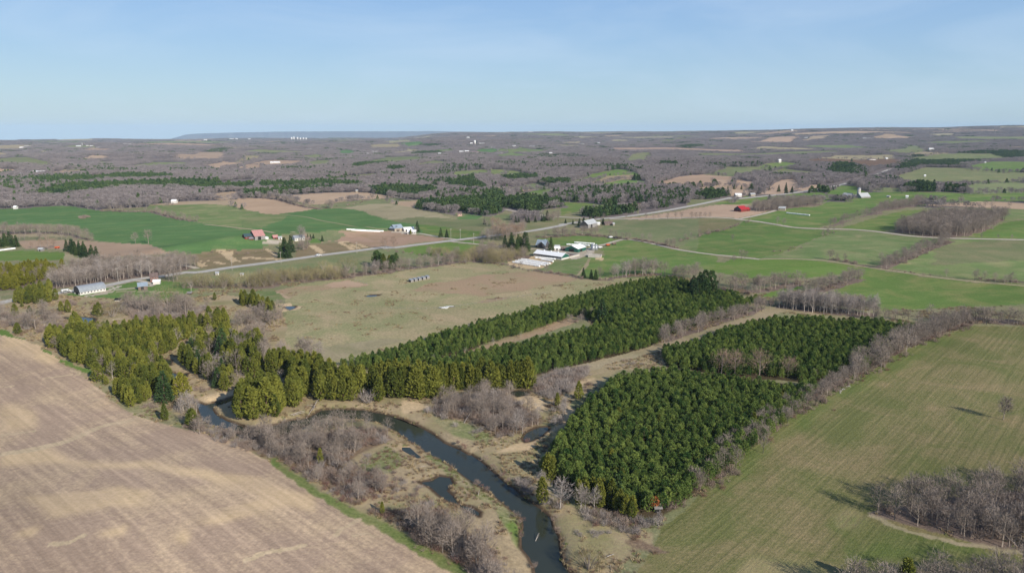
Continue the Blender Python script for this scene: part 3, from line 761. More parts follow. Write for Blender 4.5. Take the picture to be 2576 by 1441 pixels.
# pine blocks: image outlines of the crowns; upper edges drop to the foot of the trees
def drop_upper(reg, pts, h):
    f = wobless = Z(reg, pts); out = []
    for u, v in f:
        up = inpoly(np.array([u]), np.array([v + 4.]), f)[0]; dn = inpoly(np.array([u]), np.array([v - 4.]), f)[0]
        if up and not dn:
            t = CAM_H / (FPX * sp_ + (v - 720.5) * cp); v = v + h * .93 / t
        out.append((u, v))
    x, y = unproj(*np.array(out).T)
    return np.stack([x, y], 1)
PINES = {
 'front': drop_upper('F', [(1362,1192),(1372,1150),(1400,1100),(1450,1030),(1500,985),(1545,945),(1620,930),(1690,925),(1850,945),(1980,965),(2055,970),(2030,1010),(1930,1105),(1850,1165),(1780,1215),(1700,1275),(1660,1290),(1600,1290),(1540,1278),(1460,1240),(1410,1205)], 4.5),
 'back': drop_upper('C4', [(205,495),(390,400),(600,320),(780,262),(900,245),(1000,230),(1250,240),(1480,250),(1640,258),(1900,290),(1960,310),(1850,380),(1700,480),(1560,580),(1420,630),(1230,672),(1060,655),(930,640),(760,636),(560,612),(350,590),(250,565),(212,525)], 4.8),
 'middle': drop_upper('F', [(1060,922),(1230,872),(1400,838),(1500,812),(1600,785),(1720,762),(1800,745),(1880,748),(1912,758),(1860,785),(1780,812),(1700,838),(1645,872),(1560,892),(1480,912),(1420,930),(1350,948),(1250,955),(1150,940)], 3.6),
 'upper': drop_upper('F', [(838,917),(870,905),(1000,872),(1100,838),(1240,802),(1350,772),(1500,728),(1600,706),(1690,696),(1740,712),(1790,735),(1760,755),(1640,775),(1560,785),(1490,795),(1440,800),(1350,832),(1200,874),(1060,918),(1000,927),(900,930)], 2.6),
}
PINE_HOLE = G('C3', [(885,240),(1000,198),(1265,132),(1245,170),(1040,215)])

# ------------------------------------------------------------------ river and ponds
RIV_R = Z('C3', [(0,1060),(130,1110),(290,1200),(400,1290),(560,1350),(650,1400)]).tolist() + \
        Z('C6', [(150,290),(250,350),(450,540),(560,610),(700,720),(800,790),(880,870),(900,950),(950,1050),(970,1130),(990,1260),(1040,1350),(1110,1414),(1260,1600),(1500,1900)]).tolist()
RIV_TOP = Z('C2', [(160,870),(200,890),(300,922),(500,872),(620,832),(780,800),(900,770),(960,800),(800,850),(600,865),(500,902),(400,937),(362,960),(400,1010),(500,1070),(650,1125),(750,1152),(1000,1110),(1120,1075),(1300,1050),(1430,978),(1600,968),(1850,975),(2050,1010),(2250,1070),(2400,1135)]).tolist()
RIV_L = Z('C2', [(160,880),(210,930),(240,990),(270,1080),(420,1130),(600,1190),(800,1225),(950,1235),(1100,1200),(1200,1160),(1350,1085),(1450,1050),(1600,1045),(1850,1065),(2000,1090),(2200,1190)]).tolist() + \
        Z('C5', [(1430,110),(1560,190),(1640,240),(1800,330),(1900,380)]).tolist() + \
        Z('C6', [(0,410),(130,510),(300,610),(450,720),(550,810),(620,870),(630,940),(600,1030),(620,1140),(690,1230),(740,1330),(760,1414),(800,1600),(860,1900)]).tolist()
riv_px = np.array(RIV_TOP + RIV_R + RIV_L[::-1])
rx, ry = unproj(riv_px[:, 0], riv_px[:, 1])
RIVER = np.stack([rx, ry], 1)
RIVER = np.array([p + rng.normal(0, .18, 2) for p in RIVER])
def ribbon(line, w):
    L = smooth_line(line, 6); d = np.gradient(L, axis=0); d /= np.linalg.norm(d, axis=1)[:, None] + 1e-9
    n = np.stack([-d[:, 1], d[:, 0]], 1) * (w / 2)
    j = rng.normal(0, w * .05, L.shape)
    return np.vstack([L + n + j, (L - n + j)[::-1]])
PONDS = [
 ('pond', 'dark pond below the cedar by the upper river bend', G('C1', [(620,92),(760,82),(945,98),(930,170),(900,195),(850,185),(820,150),(640,112)])),
 ('creek_pool', 'dark creek pool between the cedars', G('C1', [(1570,575),(1640,610),(1760,650),(1855,632),(1840,665),(1770,715),(1710,735),(1650,690),(1600,640)])),
 ('creek_pool', 'narrow creek pool with a sandy spit among the cedars', G('C1', [(1520,500),(1600,495),(1690,510),(1680,560),(1600,545),(1530,525)])),
 ('creek_pool', 'thin dark creek reach behind the cedars', G('C1', [(1880,350),(1900,370),(1800,450),(1770,445)])),
 ('pond', 'dark pond by the bare thicket and the pines', G('C3', [(1175,1270),(1220,1215),(1330,1165),(1440,1160),(1445,1190),(1380,1250),(1280,1300),(1210,1315)])),
 ('pond', 'dark oxbow pond on the grassy point', G('C5', [(1600,560),(1720,545),(1790,505),(1900,522),(1928,580),(1870,640),(1925,690),(1985,770),(2100,800),(2175,850),(2165,890),(2090,860),(1990,800),(1930,760),(1860,740),(1780,680),(1710,615)])),
 ('pond', 'small dark pool near the river bank', G('C5', [(1435,240),(1530,245),(1590,300),(1645,340),(1590,352),(1520,320),(1440,275)])),
 ('dugout_pond', 'blue dugout pond with sandy banks in the pasture', G('B2', [(1110,1085),(1180,1080),(1275,1083),(1240,1105),(1180,1127),(1140,1110)])),
 ('puddle', 'shallow blue puddle in the pasture', G('B2', [(2100,956),(2160,946),(2290,938),(2262,952),(2180,962),(2112,964)])),
 ('marsh_pool', 'brown marsh pool by the cedar hedge', G('C3', [(1030,815),(1150,805),(1260,820),(1230,850),(1130,870)])),
]
WATER = [RIVER] + [p[2] for p in PONDS]

def pond_level(g): return float(np.percentile(height(g[:, 0], g[:, 1]), 25))
Z_RIV = float(np.percentile(height(RIVER[:, 0], RIVER[:, 1]), 8)) - 1.1
# carve the beds
def carve(x, y, z):
    z = z.copy()
    for k, poly in enumerate(WATER):
        x0, y0 = poly.min(0) - 8; x1, y1 = poly.max(0) + 8
        m = (x > x0) & (x < x1) & (y > y0) & (y < y1)
        if not m.any(): continue
        px, py = x[m], y[m]
        d = segdist(px, py, poly, True); ins = inpoly(px, py, poly)
        sdv = np.where(ins, d, -d)
        if k == 0:
            bank = Z_RIV + .15
            w = sstep(-5.0, -.6, sdv)
            zz = z[m] * (1 - w) + np.minimum(z[m], bank + .5 * sstep(0, -2.5, sdv)) * w
            zz = np.where(sdv > -.6, bank - np.clip((sdv + .1) * .9, -.3, 2.2), zz)
        else:
            lvl = pond_level(poly) - .25
            w = sstep(-4.0, 0, sdv)
            zz = z[m] * (1 - w) + (lvl + .12) * w
            zz = np.where(sdv > 0, lvl + .12 - np.clip(sdv * .5, 0, 1.2), zz)
        z[m] = zz
    return z
GZ2 = carve(GX.ravel(), GY.ravel(), GZ.ravel())

# ------------------------------------------------------------------ ground sheets
vx, vy = GX.ravel(), GY.ravel()
vD = np.hypot(vx, vy)
KEYS = list(CLS); KI = {k: i for i, k in enumerate(KEYS)}
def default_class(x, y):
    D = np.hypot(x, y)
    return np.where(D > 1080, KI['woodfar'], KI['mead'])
def classify(x, y):
    c = default_class(x, y)
    owner = np.full(x.shape, -1)
    for i, (k, poly) in enumerate(COVER):
        m = inpoly(x, y, poly); c[m] = KI[k]; owner[m] = i
    return c, owner
def warp(x, y):
    D = np.hypot(x, y); a = np.clip(D / 420.0, .5, 4)
    n1 = (vnoise(x / 5 / a + 3.3, y / 5 / a + 8.1) - .5) * 3.6 + (vnoise(x / 1.7 / a + 13.3, y / 1.7 / a + 5.1) - .5) * 1.8
    n2 = (vnoise(x / 5 / a + 53.3, y / 5 / a + 28.1) - .5) * 3.6 + (vnoise(x / 1.7 / a + 43.3, y / 1.7 / a + 35.1) - .5) * 1.8
    return x + n1 * a * .45, y + n2 * a * .45
cls, owner = classify(*warp(vx, vy))
c1 = np.array([lin(CLS[k][0]) * ALB for k in KEYS]); c2 = np.array([lin(CLS[k][1]) * ALB for k in KEYS]); mxa = np.array([CLS[k][2] for k in KEYS])
# each field has its own slight tint
rng = np.random.default_rng(1234)
tint = np.ones((len(COVER) + 1, 3)); tint[:-1] = 1 + rng.normal(0, .05, (len(COVER), 1)) + rng.normal(0, .018, (len(COVER), 3))
for i_, (k_, _) in enumerate(COVER):
    if k_ not in ('tan', 'dull', 'straw', 'greenC', 'green'): tint[i_] = 1.0
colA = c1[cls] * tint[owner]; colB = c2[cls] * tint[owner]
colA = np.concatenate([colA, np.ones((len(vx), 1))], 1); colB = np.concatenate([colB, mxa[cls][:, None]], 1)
# natural ground blends into its neighbours, tilled fields keep their edges
HARD = {'stub', 'stubsand', 'pale', 'right', 'rightlt', 'rightgr', 'tan', 'tanD', 'yard'}
hardv = np.array([k in HARD for k in KEYS])[cls]
def blur(a, n):
    a = a.reshape(GX.shape + (-1,)).copy()
    for _ in range(n):
        a[1:-1] = (a[:-2] + 2 * a[1:-1] + a[2:]) / 4
        a[:, 1:-1] = (a[:, :-2] + 2 * a[:, 1:-1] + a[:, 2:]) / 4
    return a.reshape(-1, a.shape[-1])
for arr in (colA, colB):
    sm = blur(arr, 2); s1 = arr.copy()
    near = (vD < 300)[:, None]
    arr[:] = np.where(hardv[:, None] | ~near, s1, sm)
# inside the two big fields the soil colours fade into each other
for names in (('stub', 'stubsand'), ('right', 'rightlt', 'rightgr')):
    msk = np.isin(cls, [KI[n_] for n_ in names]); mf = msk.astype(float)[:, None]
    den = blur(mf, 12) + 1e-6
    for arr in (colA, colB):
        sm = blur(arr * mf, 12) / den; arr[msk] = sm[msk]
# dark wet earth along the water's edge and under it
for k, poly in enumerate(WATER):
    x0, y0 = poly.min(0) - 6; x1, y1 = poly.max(0) + 6
    m = np.where((vx > x0) & (vx < x1) & (vy > y0) & (vy < y1))[0]
    if not len(m): continue
    d = segdist(vx[m], vy[m], poly, True); ins = inpoly(vx[m], vy[m], poly); sdv = np.where(ins, d, -d)
    w = sstep(-1.3 if k else -1.7, -.2, sdv)[:, None]
    mud = np.array(C3(92, 76, 62) if k != 7 else C3(190, 165, 130))
    colA[m, :3] = colA[m, :3] * (1 - w) + mud * w; colB[m, :3] = colB[m, :3] * (1 - w) + mud * .8 * w
g_row = G('C8', [(1640,620),(2000,880)]); STUB_DIR = g_row[1] - g_row[0]
g_row = G('C7', [(520,900),(900,540)]); RIGHT_DIR = g_row[1] - g_row[0]
GM = ground_mat('ground_cover')
GM_PL = ground_mat('ploughed_soil', bump=.3, grain=.14)
GM_GREEN = ground_mat('crop', (1.0, .35), .10, .08, bump=.3, grain=.16)
GM_STUB = ground_mat('stubble', STUB_DIR, .19, .55, bump=.4, grain=.20, rmix=.22)
GM_RIGHT = ground_mat('wheat_rows', RIGHT_DIR, .13, .8, bump=.45, grain=.18, rmix=.28)
MATS = {'stubble_field': GM_STUB, 'winter_wheat_field': GM_RIGHT, 'ploughed_field': GM_PL, 'green_field': GM_GREEN}
nA, nR = GX.shape
ii, jj = np.meshgrid(np.arange(nA - 1), np.arange(nR - 1), indexing='ij')
q = np.stack([ii * nR + jj, (ii + 1) * nR + jj, (ii + 1) * nR + jj + 1, ii * nR + jj + 1], -1).reshape(-1, 4)
struct_names = sorted({CLS[k][3] for k in KEYS})
SI = {n: i for i, n in enumerate(struct_names)}
vs = np.array([SI[CLS[k][3]] for k in KEYS])[cls]
fs = vs[q[:, 0]]
allV = np.stack([vx, vy, GZ2], 1)
def sheet(name, fidx, label):
    f = q[fidx]; u, inv = np.unique(f.ravel(), return_inverse=True)
    me = npmesh(name, allV[u], inv.reshape(-1, 4), MATS.get(name, GM), smooth=True)
    for an, arr in (('Col', colA), ('Col2', colB)):
        a = me.attributes.new(an, 'FLOAT_COLOR', 'POINT'); a.data.foreach_set('color', arr[u].astype(np.float32).ravel())
    o = link(name, me); tag(o, label, None, None, 'structure'); return o
SHEET_LABEL = {
 'woodland_floor': 'brown leaf-littered ground under the leafless woods and between the pines',
 'meadow': 'dull green and straw meadow along the creek and roads',
 'green_field': 'bright green crop fields on the rolling hills',
 'grazing_field': 'dull green grazing fields on the slopes',
 'pasture': 'wide straw and green pasture left of the pine strips',
 'dry_grass': 'pale dry grass verges and banks',
 'wet_meadow': 'straw coloured wet meadow along the winding river',
 'sand_bank': 'pale bare sand of the cut bank and river edges',
 'ploughed_field': 'pinkish tan ploughed fields in the distance',
 'stubble_field': 'large pale brown stubble field at the lower left',
 'winter_wheat_field': 'large green and straw striped field at the lower right',
 'farm_yard': 'pale gravel farm yards between the barns',
 'lawn': 'short green lawns beside the farm buildings'}
for n in struct_names:
    idx = np.where(fs == SI[n])[0]
    if len(idx): sheet(n, idx, SHEET_LABEL[n])
# the country behind and beside the camera, coarse
def coarse_ground():
    az = np.radians(np.linspace(64, 296, 70)); rr = RR[::14]; rr = np.append(rr, RR[-1])
    x = np.sin(az)[:, None] * rr; y = np.cos(az)[:, None] * rr
    z = height(x, y)
    n1, n2 = x.shape; a, b = np.meshgrid(np.arange(n1 - 1), np.arange(n2 - 1), indexing='ij')
    f = np.stack([a * n2 + b, (a + 1) * n2 + b, (a + 1) * n2 + b + 1, a * n2 + b + 1], -1).reshape(-1, 4)
    V = np.stack([x.ravel(), y.ravel(), z.ravel()], 1)
    # close the hole under the camera with a fan
    c = len(V)
    az2 = np.radians(np.linspace(-64, 296, 90)); V2 = np.stack([np.sin(az2) * RR[0], np.cos(az2) * RR[0], height(np.sin(az2) * RR[0], np.cos(az2) * RR[0])], 1)
    V = np.vstack([V, V2, [[0, 0, hz(0, 0)]]])
    f2 = np.array([(c + i, c + 90, c + 90, c + i + 1) for i in range(89)])
    me = bpy.data.meshes.new('ground')
    me.from_pydata([tuple(p) for p in V], [], [tuple(p) for p in f] + [(int(a_), int(b_), int(d_)) for a_, b_, _, d_ in f2]); me.update()
    me.materials.append(GM)
    xx, yy = V[:, 0], V[:, 1]; k, _ = classify(xx, yy)
    k = np.where((np.hypot(xx, yy) < 1080) & (k == KI['mead']), KI['dull'], k)
    for an, arr in (('Col', np.concatenate([c1[k], np.ones((len(k), 1))], 1)), ('Col2', np.concatenate([c2[k], mxa[k][:, None]], 1))):
        a_ = me.attributes.new(an, 'FLOAT_COLOR', 'POINT'); a_.data.foreach_set('color', arr.astype(np.float32).ravel())
    tag(link('ground', me), 'open farm country around the viewpoint', None, None, 'structure')
coarse_ground()

# far escarpment beyond the left skyline, some blue haze painted into its woods
def escarpment():
    U = np.array([430, 446, 462, 480, 520, 600, 700, 860, 1000, 1080, 1120, 1150, 1200, 1300, 1500])
    Vv = np.array([349, 345.5, 340, 337.5, 335.5, 333.5, 331.5, 330.6, 330.8, 330, 330.6, 331.5, 332, 333, 336])
    uu = np.linspace(430, 1500, 160); vv = np.interp(uu, U, Vv) + rng.normal(0, .12, 160)
    D0 = 21500.0; V = []; prof = [(-700, -.15), (-300, .45), (0, .93), (300, 1.0), (1800, .98), (5000, .5)]
    for u, v in zip(uu, vv):
        dx = (u - 1288) * cp / FPX; top = CAM_H - D0 * (v - HORV) / FPX
        for k, (dd, fz) in enumerate(prof):
            Y = D0 + dd + (rng.normal(0, 60) if 0 < k < 3 else 0)
            base = -330
            V.append((dx * Y, Y, base + (top - base) * fz if k else base))
    n = len(prof); F = [(i * n + j, (i + 1) * n + j, (i + 1) * n + j + 1, i * n + j + 1) for i in range(159) for j in range(n - 1)]
    m = mat('hazed_escarpment_woods', C3(92, 88, 96), 1.0, spec=0, nscale=.004, col2=C3(104, 100, 102))
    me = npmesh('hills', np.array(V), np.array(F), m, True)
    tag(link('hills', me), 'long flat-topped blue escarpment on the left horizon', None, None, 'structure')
escarpment()

# ------------------------------------------------------------------ water
def water_mat():
    m = bpy.data.materials.new('water'); m.use_nodes = True; t = m.node_tree; b = t.nodes['Principled BSDF']
    b.inputs['Base Color'].default_value = (.020, .026, .024, 1); b.inputs['Roughness'].default_value = .10; b.inputs['IOR'].default_value = 1.36
    b.inputs['Specular IOR Level'].default_value = .5
    geo = t.nodes.new('ShaderNodeNewGeometry'); n = t.nodes.new('ShaderNodeTexNoise'); n.inputs['Scale'].default_value = .9; n.inputs['Detail'].default_value = 3
    bp = t.nodes.new('ShaderNodeBump'); bp.inputs['Strength'].default_value = .12; bp.inputs['Distance'].default_value = .15
    n2 = t.nodes.new('ShaderNodeTexNoise'); n2.inputs['Scale'].default_value = .06; n2.inputs['Detail'].default_value = 3
    mx = t.nodes.new('ShaderNodeMix'); mx.data_type = 'RGBA'; mx.inputs['A'].default_value = (.030, .040, .034, 1); mx.inputs['B'].default_value = (.046, .048, .030, 1)
    L = t.links.new; L(geo.outputs['Position'], n.inputs['Vector']); L(geo.outputs['Position'], n2.inputs['Vector'])
    L(n.outputs['Fac'], bp.inputs['Height']); L(bp.outputs[0], b.inputs['Normal']); L(n2.outputs['Fac'], mx.inputs['Factor']); L(mx.outputs['Result'], b.inputs['Base Color'])
    return m
WM = water_mat()
def water(name, poly, z, label):
    c = poly.mean(0); me = bpy.data.meshes.new(name)
    # outline pushed half a metre into the bank, so that the bank itself draws the shore line
    n = len(poly); d = np.roll(poly, -1, 0) - np.roll(poly, 1, 0); d /= np.linalg.norm(d, axis=1)[:, None] + 1e-9
    nn = np.stack([d[:, 1], -d[:, 0]], 1); area = .5 * np.sum(poly[:, 0] * np.roll(poly[:, 1], -1) - np.roll(poly[:, 0], -1) * poly[:, 1])
    if area < 0: nn = -nn
    p = poly + nn * .5
    me.from_pydata([(x, y, z) for x, y in p], [], [tuple(range(n)) if area > 0 else tuple(range(n))[::-1]]); me.update(); me.materials.append(WM)
    tag(link(name, me), label, None, None, 'structure')
water('river', RIVER, Z_RIV, 'dark winding river between straw coloured banks')
for nme, lab, g in PONDS: water(nme, g, pond_level(g) - .3, lab)

# ------------------------------------------------------------------ roads and lanes
M_ASPH = mat('worn_asphalt', C3(192, 188, 182), .9, noise=.08, nscale=.4)
M_GRAV = mat('pale_gravel', C3(196, 184, 164), 1.0, noise=.10, nscale=.5)
M_LANE = mat('gravel_lane', C3(200, 188, 170), 1.0, noise=.14, nscale=.5)
M_TRACK = mat('dirt_track', C3(178, 164, 130), 1.0, noise=.16, nscale=.6)
M_LINE = mat('road_paint', C3(235, 225, 190), .8)
def road(name, pts, w, m, lift, label, sub=10, off=0.0):
    L = smooth_line(pts, sub)
    s = np.r_[0, np.cumsum(np.linalg.norm(np.diff(L, axis=0), axis=1))]
    k = max(8, int(s[-1] / 7)); ss = np.linspace(0, s[-1], k)
    L = np.stack([np.interp(ss, s, L[:, 0]), np.interp(ss, s, L[:, 1])], 1)
    d = np.gradient(L, axis=0); d /= np.linalg.norm(d, axis=1)[:, None]; n = np.stack([-d[:, 1], d[:, 0]], 1)
    V = []
    for e in (-w / 2, -w / 6, w / 6, w / 2):
        p = L + n * (e + off); V.append(np.c_[p, height(p[:, 0], p[:, 1]) + lift + np.hypot(p[:, 0], p[:, 1]) * 6e-5])
    V = np.stack(V, 1).reshape(-1, 3)
    F = np.array([(i * 4 + j, (i + 1) * 4 + j, (i + 1) * 4 + j + 1, i * 4 + j + 1) for i in range(k - 1) for j in range(3)])[:, ::-1]
    tag(link(name, npmesh(name, V, F, m)), label, None, None, 'structure')
    return L
def GG(*parts):
    return np.vstack([G(r, p) for r, p in parts])
HWY = GG(('B1', [(-120,1000),(0,965),(160,925),(400,880),(640,852),(900,815),(1290,752),(1480,712),(1680,672),(1950,640),(2280,590)]),
         ('B2', [(60,680),(210,656),(500,613),(800,575),(1100,535),(1500,478),(2000,415),(2400,365)]),
         ('B3', [(250,472),(600,428),(1000,380),(1350,338),(1650,300),(1950,265),(2250,215),(2400,183)]),
         ('A3', [(700,1040),(860,1018),(1010,995),(1150,978),(1300,965),(1700,908),(2100,833),(2400,772)]),
         ('A4', [(0,715),(300,685),(500,663),(750,625),(1000,575),(1200,520),(1330,470),(1430,440)]))
road('road_shoulder', HWY, 9.4, M_GRAV, .10, 'pale gravel shoulders of the main road')
HL = road('road', HWY, 6.4, M_ASPH, .16, 'pale grey main road running diagonally past the farms')
road('road_marking', HWY, .35, M_LINE, .20, 'yellow centre line of the main road')
SIDE = GG(('A3', [(150,890),(250,908),(400,932),(530,950),(700,965),(900,975),(1020,982),(1150,978)]))
road('side_road', SIDE, 6, M_LANE, .14, 'pale side road joining the main road by the conifers')
HILL = GG(('A3', [(1180,985),(1500,985),(1800,976),(2200,969),(2500,990)]),
          ('A4', [(0,891),(200,912),(400,945),(550,968),(800,980),(1000,982),(1200,995),(1400,1020),(1600,1045),(1900,1061),(2200,1068),(2576,1076),(3000,1085)]))
road('hill_road', HILL, 6.5, M_LANE, .14, 'pale gravel road curving over the right hand hills')
LANE = GG(('B4', [(960,555),(1010,520),(1000,480),(1080,445),(1200,420),(1300,388),(1420,362),(1550,371),(1750,410),(2050,480),(2300,520),(2543,550)]),
          ('B5', [(150,360),(300,375),(480,395)]))
road('farm_lane', LANE, 4.2, M_LANE, .12, 'pale farm lane climbing behind the dairy farm')
TRACK = GG(('B5', [(480,395),(630,391),(900,398),(1050,412),(1250,445),(1400,466),(1600,496),(1900,540),(2200,573),(2576,604),(2800,625)]))
road('field_track', TRACK, 3.4, M_TRACK, .10, 'straw coloured field track between the green fields')
road('driveway', GG(('B3', [(560,295),(640,290),(830,325),(980,350),(1080,362)])), 4.5, M_LANE, .12, 'driveway from the main road to the blue roofed farm')
road('farm_drive', GG(('B3', [(990,385),(1300,415),(1480,435),(1620,450)]), ('B4', [(60,470),(300,480),(480,480),(560,470)])), 4.2, M_LANE, .12, 'driveway from the main road to the dairy farm')
road('barn_drive', GG(('A4', [(60,889),(200,860),(320,830),(375,812),(450,805)])), 5, M_LANE, .12, 'driveway to the red roofed barn')
road('house_drive', GG(('B1', [(1660,690),(1720,700),(1860,742),(1830,757),(1740,760)])), 4, M_LANE, .12, 'gravel drive in front of the brick house')
road('pit_track', GG(('B1', [(1700,512),(1950,505),(2200,505),(2300,520),(2390,545)])), 4.5, M_LANE, .12, 'pale track below the sandy bank')
road('forest_road', GG(('A2', [(1390,742),(1450,760),(1530,778),(1640,796)])), 5, M_LANE, .14, 'gravel road leaving the far pine wood')
road('ridge_road', GG(('A1', [(1900,625),(2100,610),(2300,590)])), 6, M_LANE, .2, 'far gravel road above the conifer belt')
road('crop_track', GG(('A2', [(400,945),(600,965),(750,1000),(1000,1045),(1250,1072),(1430,1080)])), 4, mat('worn_grass', C3(150, 150, 108), 1.0), .12, 'worn grass track through the green crop')
road('crop_track', GG(('B2', [(150,95),(400,120),(700,155),(900,180),(1250,195)])), 4, M_TRACK, .12, 'worn grass track above the red roofed barn')

# ------------------------------------------------------------------ tree prototypes
M_BARK = mat('grey_bark', C3(152, 140, 130), .95, noise=.2, nscale=2.0)
M_PALEBARK = mat('pale_bark', C3(184, 174, 164), .9, noise=.15, nscale=2.0)
M_PBARK = mat('pine_bark', C3(112, 92, 78), .95, noise=.2, nscale=2.0)
M_TWIG = foliage('bare_twigs', C3(132, 121, 112), C3(170, 156, 145), .25, 0)
M_TWIGW = foliage('willow_twigs', C3(124, 116, 86), C3(172, 160, 120), .25, 0)
M_TWIGR = foliage('budding_twigs', C3(152, 130, 114), C3(174, 150, 130), .25, 0)
M_SHRUB = foliage('shrub_twigs', C3(134, 117, 109), C3(172, 154, 140), .22, 0)
M_DOG = foliage('red_twigs', C3(132, 98, 90), C3(148, 118, 106), .3, 0)
M_GREY = foliage('grey_twigs', C3(150, 140, 135), C3(182, 171, 163), .3, 0)
M_PINE = foliage('pine_needles', C3(64, 96, 50), C3(152, 168, 88), .55, .22)
M_PINE2 = foliage('pine_needles_dark', C3(52, 78, 48), C3(98, 120, 64), .55, .15)
M_CEDAR = foliage('cedar_sprays', C3(88, 100, 46), C3(148, 148, 66), .45, .18)
M_SPRUCE = foliage('spruce_needles', C3(46, 68, 46), C3(84, 104, 58), .5, .12)
M_YELLOW = foliage('yellow_green_sprays', C3(116, 118, 42), C3(146, 142, 58), .4, .15)
M_ORANGE = foliage('orange_leaves', C3(170, 104, 66), C3(190, 126, 84), .5, .1)
pr = np.random.default_rng(11)
def tuft_mesh(name, C, out, m, size, k=3, droop=0.0, wide=.55):
    """leaf tufts: k blades standing out of each point C along 'out'"""
    V = []; F = []
    for c, o in zip(C, out):
        o = o / (np.linalg.norm(o) + 1e-9)
        for _ in range(k):
            d = o + pr.normal(0, .55, 3); d[2] -= droop; d /= np.linalg.norm(d)
            w = np.cross(d, np.array([o[0], o[1], o[2] * .3]) + pr.normal(0, .35, 3)); w /= np.linalg.norm(w) + 1e-9
            L = size * pr.uniform(.7, 1.3); b = len(V)
            V += [c - w * L * wide * .5, c + w * L * wide * .5, c + d * L + w * L * .12]
            F.append((b, b + 1, b + 2))
    return npmesh(name, np.array(V), np.array(F), m)
def tubes_mesh(name, segs, m, k=4):
    b = MB()
    for pts, rads in segs: b.tube(pts, rads, k)
    return b.mesh(name, m)
def mk_conifer(kind, h, Rr, seed):
    global pr
    pr = np.random.default_rng(seed)
    trunk = tubes_mesh(kind + '_trunk', [([(0, 0, -.4), (pr.normal(0, .05), pr.normal(0, .05), h * .55), (0, 0, h * .93)], [h * .018, h * .012, .03])], M_PBARK, 5)
    C = []; O = []
    if kind == 'pine':
        lobes = pr.uniform(0, 6.28, 4)
        n = 290
        for i in range(n):
            f = pr.uniform(0, 1) ** .85; z = h * (.16 + .84 * f)
            a = pr.uniform(0, 6.283)
            prof = (1 - f ** 2.6) ** .75
            prof *= 1 + .22 * math.sin(a * 3 + lobes[int(f * 3.99)]) + .15 * math.sin(f * 22 + lobes[0])
            r = Rr * prof * pr.uniform(.55, 1.0) ** .5
            C.append((r * math.cos(a), r * math.sin(a), z)); O.append((math.cos(a) * .8, math.sin(a) * .8, .75))
        crown = tuft_mesh('pine_crown', np.array(C), np.array(O), MPINE_, h * .08, 3)
    elif kind == 'cedar':
        n = 330
        bumps = pr.uniform(0, 6.28, 3)
        for i in range(n):
            f = pr.uniform(0, 1) ** .9; z = h * (.05 + .95 * f)
            a = pr.uniform(0, 6.283)
            prof = min(1, (f + .10) / .30) ** .6 * (1 - max(0, f - .22) ** 1.5 / .78 ** 1.5) ** .8
            prof *= 1 + .15 * math.sin(2 * a + bumps[0]) + .13 * math.sin(3 * a + 9 * f + bumps[1])
            r = Rr * max(prof, .03) * pr.uniform(.75, 1.0)
            C.append((r * math.cos(a), r * math.sin(a), z)); O.append((math.cos(a) * .55, math.sin(a) * .55, 1.0))
        crown = tuft_mesh('cedar_crown', np.array(C), np.array(O), MCED_, h * .085, 3, wide=.6)
    else:
        nl = 15
        for l in range(nl):
            f = l / (nl - 1); z = h * (.08 + .9 * f); rad = Rr * (1 - f) ** .9 + .1
            nb = max(4, int(11 * (1 - f) + 3))
            for b in range(nb):
                a = 6.283 * (b + pr.uniform(-.3, .3)) / nb + l * 1.3
                for s in np.linspace(.45, 1.0, 3):
                    r = rad * s * pr.uniform(.85, 1.12)
                    C.append((r * math.cos(a), r * math.sin(a), z - r * .28)); O.append((math.cos(a), math.sin(a), .25))
        crown = tuft_mesh('spruce_crown', np.array(C), np.array(O), M_SPRUCE, h * .075, 2, droop=.15, wide=.7)
    return trunk, crown
def add_core(me, prof, k=8, seed=0):
    """closed inner body so that a dense crown is not seen through"""
    return me
